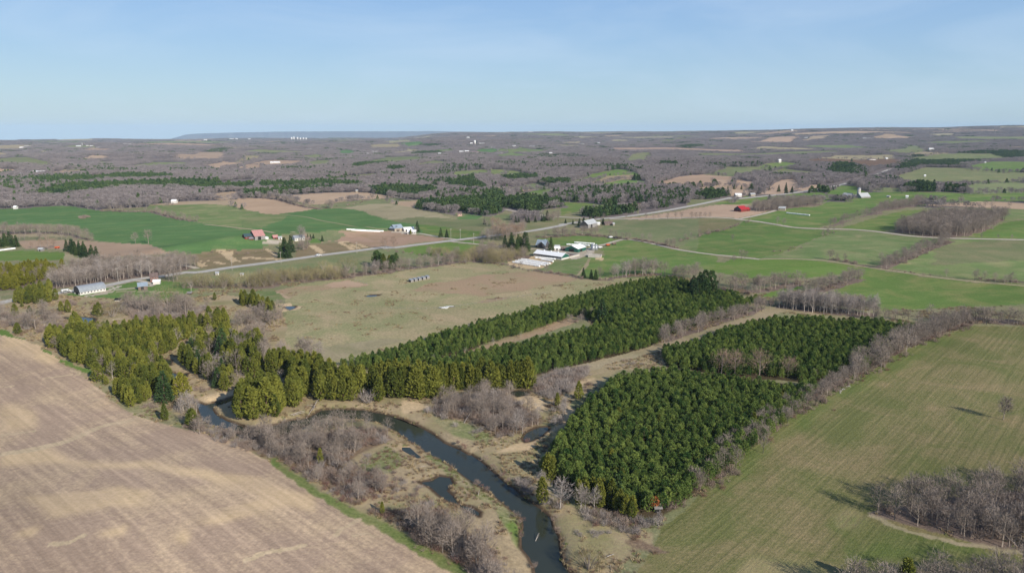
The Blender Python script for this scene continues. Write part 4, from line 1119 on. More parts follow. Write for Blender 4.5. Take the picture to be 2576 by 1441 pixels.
def mk_bare(h, spread, seed, tw, ntw=1.0, pale=False, upright=.8, bark=None, width=1.0):
    """leafless tree: leader, limbs, branches (trunk) and a haze of fine twigs (crown)"""
    global pr
    pr = np.random.default_rng(seed)
    segs = []; V = []; F = []
    lean = pr.normal(0, .05, 2)
    top = np.array([lean[0] * h, lean[1] * h, h * .86]); mid = np.array([lean[0] * h * .4 + pr.normal(0, .1), lean[1] * h * .4, h * .42])
    base_r = h * .017
    base_r *= .8 if pale else 1.0
    segs.append(([(0, 0, -.4), tuple(mid), tuple(top)], [base_r * 1.25, base_r * .8, base_r * .2]))
    def twig(p, d, L):
        w = np.cross(d, pr.normal(0, 1, 3)); w /= np.linalg.norm(w) + 1e-9
        b = len(V); ww = .0036 * h * width * pr.uniform(.7, 1.4)
        V.extend([p - w * ww, p + w * ww, p + d * L]); F.append((b, b + 1, b + 2))
    nl = 11
    for i in range(nl):
        f = .2 + .75 * (i + pr.uniform(0, .8)) / nl; z = h * f * .86
        p0 = (np.array([0, 0, 0]) * (1 - f) + (mid if f < .5 else top) * 0) + np.array([top[0] * f, top[1] * f, z])
        a = i * 2.4 + pr.uniform(-.5, .5); L = h * spread * (1.12 - f) * pr.uniform(.8, 1.15)
        d = np.array([math.cos(a), math.sin(a), upright * pr.uniform(.7, 1.4)]); d /= np.linalg.norm(d)
        p1 = p0 + d * L * .5 + np.array([0, 0, L * .04]); p2 = p0 + d * L + np.array([0, 0, L * .14])
        r = base_r * .55 * (1.15 - f)
        segs.append(([tuple(p0), tuple(p1), tuple(p2)], [r, r * .65, r * .2]))
        for j in range(4):
            s = pr.uniform(.3, 1.0); q0 = p0 + (p2 - p0) * s
            e = d + pr.normal(0, .55, 3); e[2] += .25; e /= np.linalg.norm(e); Lb = h * .13 * pr.uniform(.7, 1.5)
            q1 = q0 + e * Lb
            segs.append(([tuple(q0), tuple(q1)], [r * .38, r * .12]))
            for t in range(int(8 * ntw)):
                g = q0 + (q1 - q0) * pr.uniform(.1, 1.05); ee = e + pr.normal(0, .6, 3); ee[2] += .2; ee /= np.linalg.norm(ee)
                twig(g, ee, h * pr.uniform(.06, .14))
    cz = .60 * h; rx = spread * h * .95; rz = .40 * h
    for i in range(int(340 * ntw)):
        u_ = pr.normal(0, 1, 3); u_ /= np.linalg.norm(u_) + 1e-9; u_ *= pr.uniform(.25, 1.0) ** .6 * pr.uniform(.85, 1.1)
        p = np.array([u_[0] * rx + top[0] * .6, u_[1] * rx + top[1] * .6, cz + u_[2] * rz]); d = p - np.array([0, 0, .22 * h]); d /= np.linalg.norm(d); d = d + pr.normal(0, .4, 3); d /= np.linalg.norm(d)
        twig(p, d, h * pr.uniform(.06, .13))
    trunk = tubes_mesh('bare_trunk', segs, bark or (M_PALEBARK if pale else M_BARK), 3)
    crown = npmesh('bare_crown', np.array(V), np.array(F), tw)
    return trunk, crown
def mk_shrub(rad, h, seed, m, n=330, width=1.0):
    global pr
    pr = np.random.default_rng(seed); V = []; F = []
    stems = pr.normal(0, rad * .38, (9, 2))
    for i in range(n):
        s = stems[pr.integers(0, 9)]; a = pr.uniform(0, 6.283)
        hgt = h * (.55 + .45 * pr.uniform()) * (1 - .35 * np.hypot(*s) / rad)
        d = np.array([math.cos(a) * pr.uniform(.1, .9), math.sin(a) * pr.uniform(.1, .9), pr.uniform(.5, 1.2)]); d /= np.linalg.norm(d)
        st = pr.uniform(0, .65); p = np.array([s[0], s[1], -.05]) + d * hgt * st; L = hgt * pr.uniform(.3, .5)
        dd = d + pr.normal(0, .35, 3); dd /= np.linalg.norm(dd)
        w = np.cross(dd, pr.normal(0, 1, 3)); w /= np.linalg.norm(w) + 1e-9; ww = .0095 * h * width * pr.uniform(.6, 1.4)
        b = len(V); V += [p - w * ww, p + w * ww, p + dd * L]; F.append((b, b + 1, b + 2))
    return None, npmesh('shrub', np.array(V), np.array(F), m)
def mk_mound(h, rad, seed, m, n=900):
    global pr
    pr = np.random.default_rng(seed); segs = []; V = []; F = []
    for i in range(10):
        a = i * 2.4; r = rad * pr.uniform(.2, .8); z = h * pr.uniform(.5, .85)
        segs.append(([(math.cos(a) * .4, math.sin(a) * .4, -.3), (math.cos(a) * r * .45, math.sin(a) * r * .45, z * .5), (math.cos(a) * r, math.sin(a) * r, z)], [.16, .10, .03]))
    lob = pr.uniform(0, 6.28, 3)
    for i in range(n):
        a = pr.uniform(0, 6.283); e = math.asin(pr.uniform(0, 1)); q_ = pr.uniform(.35, 1.0) ** .5
        k = 1 + .16 * math.sin(3 * a + lob[0]) + .12 * math.sin(5 * a + 4 * e + lob[1])
        p = np.array([math.cos(a) * math.cos(e) * rad * k * q_, math.sin(a) * math.cos(e) * rad * k * q_, h * (.10 + .84 * math.sin(e) * q_ * (1 + .1 * math.sin(2 * a + lob[2])))])
        d = p / (np.linalg.norm(p) + 1e-9) + pr.normal(0, .45, 3) + np.array([0, 0, .3]); d /= np.linalg.norm(d)
        w = np.cross(d, pr.normal(0, 1, 3)); w /= np.linalg.norm(w) + 1e-9; ww = .035 * pr.uniform(.7, 1.5); L = h * pr.uniform(.07, .15); b = len(V)
        V += [p - w * ww, p + w * ww, p + d * L]; F.append((b, b + 1, b + 2))
    return tubes_mesh('willow_stems', segs, M_BARK, 3), npmesh('willow_crown', np.array(V), np.array(F), m)
PROTO = {}
MPINE_ = M_PINE; MCED_ = M_CEDAR
PROTO['pine'] = [mk_conifer('pine', 5.2, 1.32, 100 + i) for i in range(6)]
PROTO['cedar'] = [mk_conifer('cedar', 10.0, 2.1, 120 + i) for i in range(6)]
MCED_ = M_YELLOW
PROTO['tamarack'] = [mk_conifer('cedar', 10.0, 2.4, 140 + i) for i in range(4)]
PROTO['spruce'] = [mk_conifer('spruce', 12.0, 2.9, 160 + i) for i in range(4)]
MPINE_ = M_PINE2
PROTO['oldpine'] = [mk_conifer('pine', 10.0, 2.3, 170 + i) for i in range(4)]
PROTO['bare'] = [mk_bare(10, .36, 200 + i, M_TWIG) for i in range(7)]
PROTO['lone'] = [mk_bare(10, .33, 280, M_TWIG, 3.0, upright=1.0)]
PROTO['aspen'] = [mk_bare(10, .24, 220 + i, M_GREY, .8, True, 1.5) for i in range(4)]
PROTO['dead'] = [mk_bare(10, .30, 230 + i, M_GREY, .35, True, .9) for i in range(3)]
PROTO['willow'] = [mk_mound(9, 6.0, 240 + i, M_TWIGW, 1300) for i in range(4)]
PROTO['budding'] = [mk_bare(10, .45, 250 + i, M_TWIGR, 1.5, False, .9) for i in range(3)]
PROTO['shrub'] = [mk_shrub(1.7, 2.6, 300 + i, M_SHRUB) for i in range(5)]
PROTO['greyshrub'] = [mk_shrub(1.8, 2.6, 310 + i, M_GREY, 360) for i in range(3)]
PROTO['dogwood'] = [mk_shrub(1.4, 1.8, 320 + i, M_DOG, 260) for i in range(3)]
BASE_H = {'pine': 5.2, 'cedar': 10.0, 'tamarack': 10.0, 'spruce': 12.0, 'oldpine': 10.0, 'bare': 10, 'lone': 10, 'aspen': 10, 'dead': 10, 'willow': 9, 'budding': 10, 'shrub': 2.6, 'greyshrub': 2.6, 'dogwood': 1.8}
NAME = {'pine': 'pine_tree', 'cedar': 'cedar_tree', 'tamarack': 'yellow_green_tree', 'spruce': 'spruce_tree', 'oldpine': 'tall_pine_tree', 'bare': 'bare_tree', 'lone': 'bare_tree', 'aspen': 'pale_trunk_tree', 'dead': 'dead_tree',
        'willow': 'willow_tree', 'budding': 'budding_tree', 'shrub': 'bare_shrub', 'greyshrub': 'grey_shrub', 'dogwood': 'red_shrub'}
CAT = {'shrub': 'shrub', 'greyshrub': 'shrub', 'dogwood': 'shrub'}

# ------------------------------------------------------------------ where the trees stand
TREES = {k: [] for k in PROTO}       # kind -> [x, y, height, width factor, label, group, forced]
tr = np.random.default_rng(23)
def put(kind, x, y, h, label, group, w=1.0, forced=False):
    TREES[kind].append((float(x), float(y), float(h), float(w), label, group, forced))
def mixkind(kinds):
    r = tr.uniform(); s = 0
    for k, p in kinds:
        s += p
        if r < s: return k
    return None
def inwater(x, y):
    P = np.array([x]), np.array([y])
    return any(inpoly(P[0], P[1], w)[0] for w in WATER)
def stand(kinds, poly, spacing, hr, label, group, prob=1.0, jit=.36, hole=None, scale=1.0):
    """trees spread over an outline on the ground; kinds = name or [(name, share)]"""
    if isinstance(kinds, str): kinds = [(kinds, 1.0)]
    if kinds[0][0] == 'cedar': spacing *= .82
    x0, y0 = poly.min(0); x1, y1 = poly.max(0)
    xs = np.arange(x0, x1, spacing); ys = np.arange(y0, y1, spacing)
    X, Y = np.meshgrid(xs, ys); X = X.ravel() + tr.uniform(-jit, jit, X.size) * spacing; Y = Y.ravel() + tr.uniform(-jit, jit, Y.size) * spacing
    ok = inpoly(X, Y, poly) & (tr.uniform(size=X.size) < prob)
    if hole is not None: ok &= ~inpoly(X, Y, hole)
    for w in WATER: ok &= ~inpoly(X, Y, w)
    for x, y in zip(X[ok], Y[ok]):
        k = mixkind(kinds)
        if not k: continue
        h = tr.uniform(*hr) * (tr.uniform(.85, 1.1)); hh = h * HK.get(k, 1.0)
        put(k, x, y, hh, LAB(k, label), group if isinstance(group, str) else group, tr.uniform(.85, 1.18))
HK = {'shrub': .48, 'greyshrub': .50, 'dogwood': .32}
KW = {'pine': 'dark green pine', 'cedar': 'olive green cedar', 'tamarack': 'yellow green conifer', 'spruce': 'dark pointed spruce', 'oldpine': 'tall dark pine', 'bare': 'leafless grey brown tree', 'lone': 'leafless tree', 'aspen': 'pale trunked leafless tree',
      'dead': 'pale dead tree', 'willow': 'olive tinged bare willow', 'budding': 'reddish budding tree', 'shrub': 'bare brown shrub', 'greyshrub': 'silver grey bare shrub', 'dogwood': 'reddish twigged shrub'}
def LAB(k, place): return KW[k] + ' ' + place
def row(kinds, line, spacing, hr, width, label, group, prob=1.0, smooth=True):
    if isinstance(kinds, str): kinds = [(kinds, 1.0)]
    L = smooth_line(line, 6) if smooth else np.asarray(line)
    s = np.r_[0, np.cumsum(np.linalg.norm(np.diff(L, axis=0), axis=1))]
    n = max(1, int(s[-1] / spacing)); ss = np.linspace(0, s[-1], n) + tr.uniform(-.35, .35, n) * spacing
    for q_ in ss:
        if tr.uniform() > prob: continue
        x = np.interp(q_, s, L[:, 0]) + tr.normal(0, width / 2.2); y = np.interp(q_, s, L[:, 1]) + tr.normal(0, width / 2.2)
        k = mixkind(kinds)
        if not k or inwater(x, y): continue
        put(k, x, y, tr.uniform(*hr) * HK.get(k, 1.0), LAB(k, label), group, tr.uniform(.85, 1.2))
def one(kind, reg, u, v, h, label, w=1.0):
    x, y = G1(reg, u, v); put(kind, x, y, h, label, None, w, True)
# --- pine blocks
PL = {'front': 'in the large plantation block right of the river', 'back': 'in the far plantation block beside the wheat field hedge',
      'middle': 'in the middle plantation strip behind the cedar hedge', 'upper': 'in the narrow plantation strip along the pasture'}
for k in ('front', 'back', 'middle', 'upper'):
    stand([('pine', .985), ('oldpine', .006), ('cedar', .006)] if k != 'upper' else 'pine', PINES[k], {'front': 2.0, 'back': 2.2, 'middle': 2.2, 'upper': 2.2}[k], {'front': (4.2, 5.8), 'back': (4.2, 5.8), 'middle': (3.4, 4.9), 'upper': (3.2, 4.6)}[k], PL[k], 'pines of the ' + k + ' plantation block', .95, .46,
          PINE_HOLE if k == 'upper' else None)
stand([('pine', .86), ('oldpine', .1), ('spruce', .04)], drop_upper('F', [(1470,800),(1500,782),(1560,768),(1700,730),(1790,735),(1860,752),(1780,795),(1690,820),(1600,845),(1530,825)], 2.5), 2.4, (4.2, 6.2), 'in the older pines joining the plantation strips', 'older pines joining the plantation strips', .95)
stand([('spruce', .8), ('oldpine', .2)], G('B5', [(-60,660),(0,650),(60,660),(140,650),(150,690),(20,730),(-80,740)]), 4.0, (11, 14), 'at the far corner of the plantation strips', 'spruces at the plantation corner', .8)
stand([('oldpine', .6), ('spruce', .3)], G('B4', [(1500,1120),(1800,1000),(2300,950),(2400,1050),(2000,1180),(1600,1250)]), 5.5, (6.5, 9), 'standing above the middle of the plantation strips', 'older conifers above the plantation strips', .4)
one('spruce', 'C3', 1960, 150, 13, 'big dark spruce with drooping boughs rising between the pine strips', 1.1)
one('spruce', 'C6', 1500, 790, 9, 'dark spruce at the near edge of the big plantation block', 1.1)
one('pine', 'C6', 1790, 855, 6, 'bright green young pine beside the dark hut')
# --- cedars
stand([('cedar', .9), ('bare', .06), ('dead', .02)], G('C1', [(430,360),(560,430),(650,490),(760,560),(860,600),(1000,640),(1100,715),(1230,720),(1350,790),(1520,840),(1660,900),(1700,800),(1640,690),(1560,600),(1500,520),(1560,470),(1690,460),(1740,370),(1860,300),(1960,240),(2240,225),(2290,190),(2200,150),(1950,190),(1800,220),(1480,250),(1200,260),(900,280),(800,250),(600,330),(480,330)]), 3.6, (6.5, 10), 'in the cedar grove left of the creek', 'cedars of the grove left of the creek', .93)
stand([('cedar', .85), ('dogwood', .1)], G('C1', [(1110,880),(1200,940),(1280,975),(1400,960),(1500,910),(1470,870),(1350,830),(1250,850),(1170,830)]), 3.0, (6, 8), 'in the clump jutting into the stubble field', 'cedars jutting into the stubble field')
stand([('cedar', .95)], G('C2', [(590,1030),(640,1075),(720,1120),(880,1095),(1010,1085),(1060,1000),(1000,930),(900,900),(780,900),(690,960)]), 3.1, (9, 13), 'in the tall clump on the river bend', 'tall cedars on the river bend')
stand([('cedar', .95)], G('C2', [(1110,940),(1130,1000),(1230,985),(1270,880),(1340,850),(1290,780),(1180,760),(1100,800)]), 3.4, (9, 12), 'above the fallen white logs', 'cedars above the fallen logs')
stand([('cedar', .97)], G('C2', [(1370,905),(1480,930),(1620,938),(1750,925),(1780,860),(1900,830),(2060,880),(2300,895),(2440,905),(2580,890),(2580,830),(2400,800),(2000,790),(1700,800),(1480,820),(1370,850)]), 3.2, (9, 12.5), 'in the tall cedar hedge along the river flat', 'cedars of the tall hedge')
stand([('cedar', .97)], G('C3', [(0,890),(170,905),(330,885),(480,850),(600,815),(760,830),(900,815),(1050,805),(1180,810),(1290,800),(1290,760),(1040,750),(760,770),(520,780),(330,810),(0,820)]), 3.2, (8.5, 12), 'in the tall cedar hedge below the pine strip', 'cedars of the tall hedge')
stand([('cedar', .9), ('bare', .06)], G('C2', [(900,720),(1000,690),(1100,720),(1290,800),(1480,790),(1560,720),(1420,650),(1300,640),(1100,600),(950,640)]), 4.0, (8, 11), 'behind the river bend below the bare trees', 'cedars behind the river bend')
stand([('cedar', .62), ('bare', .22), ('spruce', .06), ('dead', .06)], G('C2', [(60,560),(120,620),(260,690),(380,760),(480,820),(580,800),(600,700),(760,700),(880,700),(900,620),(860,500),(700,420),(560,400),(420,380),(250,400),(120,480)]), 4.4, (7, 11), 'in the mixed wood between the creek and the pasture', 'mixed wood by the creek', .85)
stand([('cedar', .55), ('bare', .3), ('dogwood', .1)], G('C2', [(500,300),(650,330),(850,360),(870,500),(700,420),(450,380),(300,330),(280,280)]), 4.6, (7, 10), 'at the upper end of the mixed wood', 'mixed wood by the creek', .8)
stand([('cedar', 1)], G('B2', [(520,1060),(640,1090),(760,1130),(960,1260),(1010,1240),(960,1160),(800,1050),(680,1030)]), 3.6, (6, 9), 'in the row below the dugout pond', 'cedars below the dugout pond', .8)
stand([('cedar', 1)], G('B1', [(165,985),(260,985),(360,975),(560,990),(640,930),(700,930),(620,880),(480,870),(250,900)]), 4.2, (7, 9.5), 'in the round clump by the road bend', 'cedars by the road bend')
for u, v, h, lab, w in ((925, 1300, 10, 'large lone cedar beside the upper pond', 1.3), (190, 1125, 7, 'lone cedar among the bare shrubs at the left edge', 1.3), (365, 1105, 5, 'small cedar among bare shrubs near the left edge', 1.4),
                        (830, 1075, 7, 'dark cedar right of the round clump above the pond', 1.2), (750, 1070, 6, 'greyish cedar just left of the dark cedar above the pond', 1.2), (1205, 1120, 7.5, 'dark cedar beside the spreading bare bush', 1.2), (1165, 1115, 6, 'smaller dark cedar on the left of its darker neighbour', 1.2),
                        (215, 1335, 5.5, 'low round cedar at the corner of the stubble field', 1.5), (270, 1010, 3.0, 'small cedar behind the road bend clump', 1.3), (600, 800, 7, 'yellowish cedar in front of the grove by the road', 1.2)):
    one('cedar', 'B1', u, v, h, lab, w)
for u, v, h, lab, w in ((965, 725, 8, 'bright lone cedar at the edge of the stubble field', 1.35), (1045, 755, 3.5, 'small cedar at the foot of the bright lone cedar', 1.3), (1620, 1105, 6, 'lone yellowish cedar on the field bank by the river', 1.0), (1890, 1170, 6.5, 'yellow green cedar bush above the bare thicket on the bank', 1.7)):
    one('cedar', 'C1', u, v, h, lab, w)
one('spruce', 'C1', 1620, 920, 12, 'dark spruce at the end of the cedar grove by the river', 1.15)
one('tamarack', 'C1', 1790, 880, 9.5, 'golden green conifer beside the river bend', 1.25)
one('spruce', 'C2', 480, 480, 13, 'dark spruce standing in the mixed wood', 1.15)
one('cedar', 'C2', 2005, 915, 9, 'cedar standing forward of the hedge beside a silver shrub', 1.2)
one('greyshrub', 'C2', 1905, 920, 8, 'tall silver grey shrub in front of the cedar hedge', .9)
one('cedar', 'C3', 1735, 900, 7, 'lone yellowish cedar by the shaded edge of the plantation', 1.0)
one('cedar', 'C3', 1525, 965, 5, 'small cedar above the grey trees by the pond', 1.0)
one('cedar', 'C3', 60, 580, 4.5, 'tiny yellow green cedar at the start of the grass strip', .9)
one('cedar', 'C5', 700, 410, 5, 'small bright cedar in the bare thicket by the stubble field', .9)
one('cedar', 'C5', 1270, 870, 3.5, 'thin olive sapling in the red shrubs', .8)
stand([('cedar', 1)], G('C6', [(780,500),(800,550),(900,560),(930,510),(860,480)]), 2.6, (6, 7.5), 'at the lower left corner of the big plantation', 'cedars at the plantation corner')
stand([('cedar', .9), ('bare', .1)], G('C6', [(1080,770),(1200,820),(1300,830),(1400,840),(1480,850),(1480,800),(1350,740),(1150,720),(1080,720)]), 2.6, (6.5, 8.5), 'along the near edge of the big plantation', 'cedars along the near plantation edge')
stand([('cedar', 1)], G('C6', [(1490,860),(1560,900),(1620,930),(1690,920),(1680,850),(1600,820),(1520,830)]), 2.3, (4.5, 6.5), 'in the bright clump below the dark spruce', 'cedars of the bright clump')
one('cedar', 'C6', 810, 770, 7.5, 'shaded cedar on the river bank left of the big bare tree', 1.1)
stand([('tamarack', .85), ('bare', .15)], WOODS['yellow'], 4.6, (7, 9.5), 'in the yellow green wood at the left edge', 'yellow green wood at the left edge', .95)
# --- dark conifers about the farms
row('spruce', G('B1', [(830,330),(880,345),(940,370),(1000,400),(1080,425),(1170,440)]), 4.0, (7, 12), 2.5, 'in the dark row beside the tan field', 'dark row beside the tan field')
stand('spruce', G('B1', [(-60,290),(100,285),(230,285),(200,265),(0,250),(-60,255)]), 6, (9, 12), 'behind the long white bale row at the left edge', 'spruces behind the long bale row', .9)
stand([('spruce', .9), ('bare', .1)], G('B3', [(1590,520),(1700,500),(1850,510),(2010,510),(2000,470),(1850,450),(1650,470)]), 6, (10, 14), 'sheltering the dairy farm', 'spruces sheltering the dairy farm', .85)
stand([('oldpine', .8), ('cedar', .2)], G('B2', [(2200,620),(2300,640),(2420,650),(2540,640),(2520,600),(2380,590),(2250,590)]), 5, (9, 12), 'in the dark clump at the head of the pasture', 'dark pine clump at the head of the pasture')
for r_, u, v, h, lab in (('B4', 535, 490, 11, 'dark spruce beside the grey hip roofed barn'), ('B4', 935, 195, 9, 'dark spruce at the end of the grey board barn'), ('B3', 895, 335, 9, 'left of two dark spruces beside the blue roofed farm drive'), ('B3', 968, 340, 8, 'right of two dark spruces beside the blue roofed farm drive'),
                         ('B3', 612, 270, 11, 'dark spruce behind the white house of the blue roofed farm'), ('B3', 530, 300, 5, 'small dark cedar in front of the white farmhouse'), ('B3', 380, 262, 4.5, 'bare brown bush in front of the blue roofed barn'), ('B3', 1425, 180, 7, 'dark spruce by the budding trees'),
                         ('B2', 1130, 480, 15, 'tall dark spruce on the bank beside the road'), ('B2', 1165, 500, 12, 'tall spruce nearest the road below the red barn'), ('B2', 1200, 430, 14, 'tall dark spruce behind the roadside spruces'), ('B2', 1075, 500, 10, 'shadowed spruce left of the roadside spruces'), ('B2', 1110, 400, 10, 'spruce on top of the sandy bank by the yard'),
                         ('B2', 1398, 250, 3.5, 'first small round spruce on the lawn'), ('B2', 1435, 280, 5, 'second small spruce on the lawn, the tallest'), ('B2', 1470, 262, 4.2, 'third small spruce on the lawn'), ('B2', 1578, 298, 5.5, 'lone small spruce at the right end of the lawn'),
                         ('B2', 275, 1010, 4.5, 'small cedar standing alone below the creek meadow'), ('B2', 175, 1010, 2.5, 'tiny dark cedar left of the small lone cedar')):
    one('spruce' if 'cedar' not in lab and 'bush' not in lab else ('cedar' if 'cedar' in lab else 'shrub'), r_, u, v, h, lab)
# --- hedge between the plantations and the wheat field
HEDGE = G('C4', [(430,1365),(520,1330),(640,1210),(740,1110),(860,1020),(960,940),(1060,860),(1180,800),(1300,730),(1420,665),(1560,590),(1660,530),(1760,460),(1850,420),(1920,390),(2040,345),(2120,320),(2240,275)])
row([('bare', .62), ('shrub', .28), ('dogwood', .1)], HEDGE, 1.2, (4.5, 7.5), 4.5, 'in the hedge between the plantation and the green striped field', 'hedge along the green striped field')
row([('shrub', .7), ('dogwood', .3)], HEDGE, 1.2, (4, 8), 5.5, 'in the hedge between the plantation and the green striped field', 'hedge along the green striped field')
row([('bare', 1)], G('C4', [(1440,640),(1600,550),(1720,470),(1830,410),(1960,370),(2100,310)]), 2.5, (8, 11), 4, 'tall in the upper hedge by the green striped field', 'tall hedge trees by the green striped field')
row([('bare', .7), ('shrub', .3)], G('C4', [(2200,280),(2350,285),(2480,288),(2576,292),(2700,296)]), 1.7, (7, 10), 4, 'along the top edge of the green striped field', 'trees along the top of the green striped field')
row([('bare', .6), ('shrub', .4)], G('C4', [(1600,260),(1750,265),(1850,270),(2000,280),(2150,285),(2250,270)]), 2.0, (6, 9), 7, 'behind the far plantation block', 'trees behind the far plantation block')
for u, v, h, lab in ((600, 618, 11, 'first of four bare trees between the two plantation blocks'), (690, 625, 11, 'second bare tree between the two plantation blocks'), (850, 632, 12, 'largest bare tree between the plantation blocks, with a pale trunk'), (1035, 640, 9.5, 'rightmost bare tree between the plantation blocks')):
    one('budding', 'C4', u, v, h, lab, 1.1)
row([('bare', .6), ('shrub', .4)], G('C4', [(1080,640),(1150,655),(1230,665)]), 3, (4, 6), 3, 'at the gap between the plantation blocks', 'shrubs at the plantation gap')
row([('bare', .85), ('shrub', .15)], G('C4', [(205,425),(300,378),(400,340),(470,318),(560,285),(640,262),(720,240),(800,220),(880,190)]), 1.7, (5.5, 8.5), 4, 'in the row beside the middle pine strip', 'bare row beside the middle pine strip')
stand([('aspen', .95)], WOODS['aspen'], 2.6, (9, 12), 'in the pale grove behind the far plantation', 'pale trunked grove')
stand([('bare', .6), ('shrub', .4)], G('C4', [(880,160),(1000,150),(1200,150),(1300,150),(1280,175),(1080,195),(960,180)]), 3.6, (6, 9), 'behind the pale grove', 'bare trees behind the pale grove', .8)
row([('bare', .7), ('shrub', .3)], G('B5', [(180,625),(260,625),(330,620),(420,640),(500,650),(600,625),(700,612),(800,585)]), 2.3, (8, 11), 6, 'in the curved row above the plantation strips', 'curved row above the plantation strips')
stand([('bare', .7), ('shrub', .3)], G('B5', [(180,640),(330,640),(500,680),(420,700),(250,680)]), 4.5, (6, 9), 'below the curved row above the strips', 'curved row above the plantation strips', .7)
row([('bare', .75), ('shrub', .25)], G('B5', [(870,655),(950,640),(1060,612),(1150,590),(1280,548)]), 2.1, (7, 10), 6, 'in the wooded gully between the bright fields', 'gully trees between the bright fields')
# --- stands on the hills
stand([('bare', .97)], WOODS['wedge'], 5.0, (11, 15), 'in the large wedge shaped wood by the hill road', 'wedge shaped wood by the hill road', .95)
stand([('bare', .97)], WOODS['diag'], 5.2, (8, 11), 'in the long diagonal wood on the hill', 'long diagonal wood on the hill', .95)
stand([('bare', .97)], WOODS['redbarn'], 5.2, (9, 12), 'in the wood beside the red roofed barn', 'wood beside the red roofed barn', .95)
stand([('bare', .5), ('aspen', .4)], WOODS['stand'], 3.6, (9, 12.5), 'in the tall stand between the dairy farm and the pines', 'tall stand below the dairy farm', .95)
stand([('bare', .85)], G('B4', [(1900,800),(2050,790),(2200,800),(2330,830),(2350,870),(2150,850),(1950,830)]), 4.0, (8, 11), 'on the slope above the pine strips', 'bare trees above the pine strips', .85)
row([('shrub', .7), ('spruce', .12), ('bare', .15)], G('B4', [(940,835),(1000,840),(1080,850),(1160,852),(1230,850)]), 3, (6, 8), 3, 'along the dark ditch below the bright field', 'ditch shrubs below the bright field')
one('bare', 'B4', 1130, 845, 9, 'lone rounded bare tree on the ditch below the bright field')
row([('bare', .3), ('shrub', .7)], G('B4', [(420,338),(500,335),(600,330),(700,322),(850,312),(1000,318),(1130,325)]), 1.9, (6, 9), 4, 'in the hedge above the dairy farm', 'hedge above the dairy farm')
row([('bare', .7)], G('B4', [(590,325),(700,315),(850,310),(1080,300)]), 2.2, (7, 10), 4, 'taller in the hedge above the dairy farm', 'hedge above the dairy farm')
row([('bare', .25), ('shrub', .75)], G('B4', [(1130,325),(1300,335),(1400,355),(1550,365),(1680,385),(1800,412),(1900,430),(2050,470)]), 1.9, (6, 9), 4, 'in the hedge beside the farm lane', 'hedge beside the farm lane')
row([('bare', .3), ('shrub', .7)], G('B4', [(2080,390),(2180,360),(2320,325),(2430,290),(2543,260)]), 4.5, (5, 8), 5, 'scattered along the slope hedge', 'slope hedge', .8)
row([('bare', .6), ('shrub', .4)], G('B5', [(1450,462),(1520,430),(1600,400),(1700,360),(1780,325),(1880,290),(1980,248)]), 2.0, (6, 9), 7, 'in the thick hedge between the two green hill fields', 'thick hedge on the green hill')
row([('shrub', .8), ('bare', .2)], G('B5', [(1020,395),(1080,400),(1150,412),(1240,432)]), 1.7, (6, 9), 5, 'beside the field track on the hill', 'bushes beside the field track')
row([('shrub', .9)], G('B5', [(1250,440),(1350,455),(1460,470),(1600,490),(1750,510),(1850,525)]), 4.0, (3, 5), 2, 'along the field track bank', 'bushes beside the field track', .8)
row([('bare', .5), ('shrub', .5)], G('B5', [(2200,555),(2300,570),(2400,575),(2500,580),(2650,590)]), 1.8, (6, 9), 7, 'at the right edge below the hill field', 'bushes at the right edge')
row([('shrub', .8)], G('B5', [(0,205),(80,185),(180,165),(260,140),(330,115),(370,100)]), 4.2, (5, 8), 3, 'in the hedge running up to the hill road', 'hedge up to the hill road')
row([('shrub', .8)], G('B5', [(640,335),(720,320),(760,300)]), 4, (4, 6), 4, 'at the bend of the field edge', 'hedge up to the hill road')
row([('bare', .5), ('shrub', .5)], G('B5', [(970,215),(1020,195),(1080,175)]), 5, (5, 7), 4, 'below the hill road', 'hedge up to the hill road')
for u, v, h in ((620, 115, 9), (668, 128, 9), (1130, 155, 10), (265, 250, 7), (335, 400, 9), (360, 400, 8), (275, 415, 6), (1960, 530, 6), (400, 100, 6), (2240, 225, 5), (2370, 235, 5), (2480, 235, 5)):
    one('bare', 'B5', u, v, h, {620: 'left of two bare trees below the hill road', 668: 'right of two bare trees below the hill road', 1130: 'tall bare tree at the crest of the hill road', 265: 'lone bare tree casting a long shadow on the slope', 335: 'left of two bare trees where the farm lane ends', 360: 'right of two bare trees where the farm lane ends', 275: 'small bare tree left of the lane end',
         1960: 'lone bare tree on the field track bank', 400: 'small bare tree beside the red barn drive', 2240: 'first roadside tree beyond the wedge wood', 2370: 'second roadside tree beyond the wedge wood', 2480: 'third roadside tree beyond the wedge wood'}[u])
for k, u in enumerate((1120, 1340, 1540, 1610, 1660, 1750, 1830, 1890, 1985, 2025, 2065, 2115, 2165)):
    one('bare', 'A3', u, 988 if k < 6 else 978, 8, 'number %s bare roadside tree in front of the tan field by the red barn' % ('first second third fourth fifth sixth seventh eighth ninth tenth eleventh twelfth thirteenth'.split()[k]))
for u, v in ((2225, 790), (2290, 795), (2015, 740), (2440, 800)):
    one('bare', 'A4', u, v, 11, {2225: 'left tall bare tree on the tan hill field', 2290: 'right tall bare tree on the tan hill field', 2015: 'bare tree on the crest above the tan hill field', 2440: 'small bare tree below the tan hill field'}[u])
row([('bare', .55), ('shrub', .45)], G('A1', [(1000,903),(1150,908),(1300,913),(1480,917),(1600,945),(1750,985),(1910,1008)]), 3.2, (5, 9), 5, 'in the dark hedge across the big green field', 'hedge across the big green field')
row([('bare', .5), ('shrub', .5)], G('A2', [(190,778),(300,795),(400,812),(500,845),(620,870),(750,887)]), 3.5, (6, 10), 6, 'in the hedge between the two tan hill fields', 'hedge between the tan hill fields')
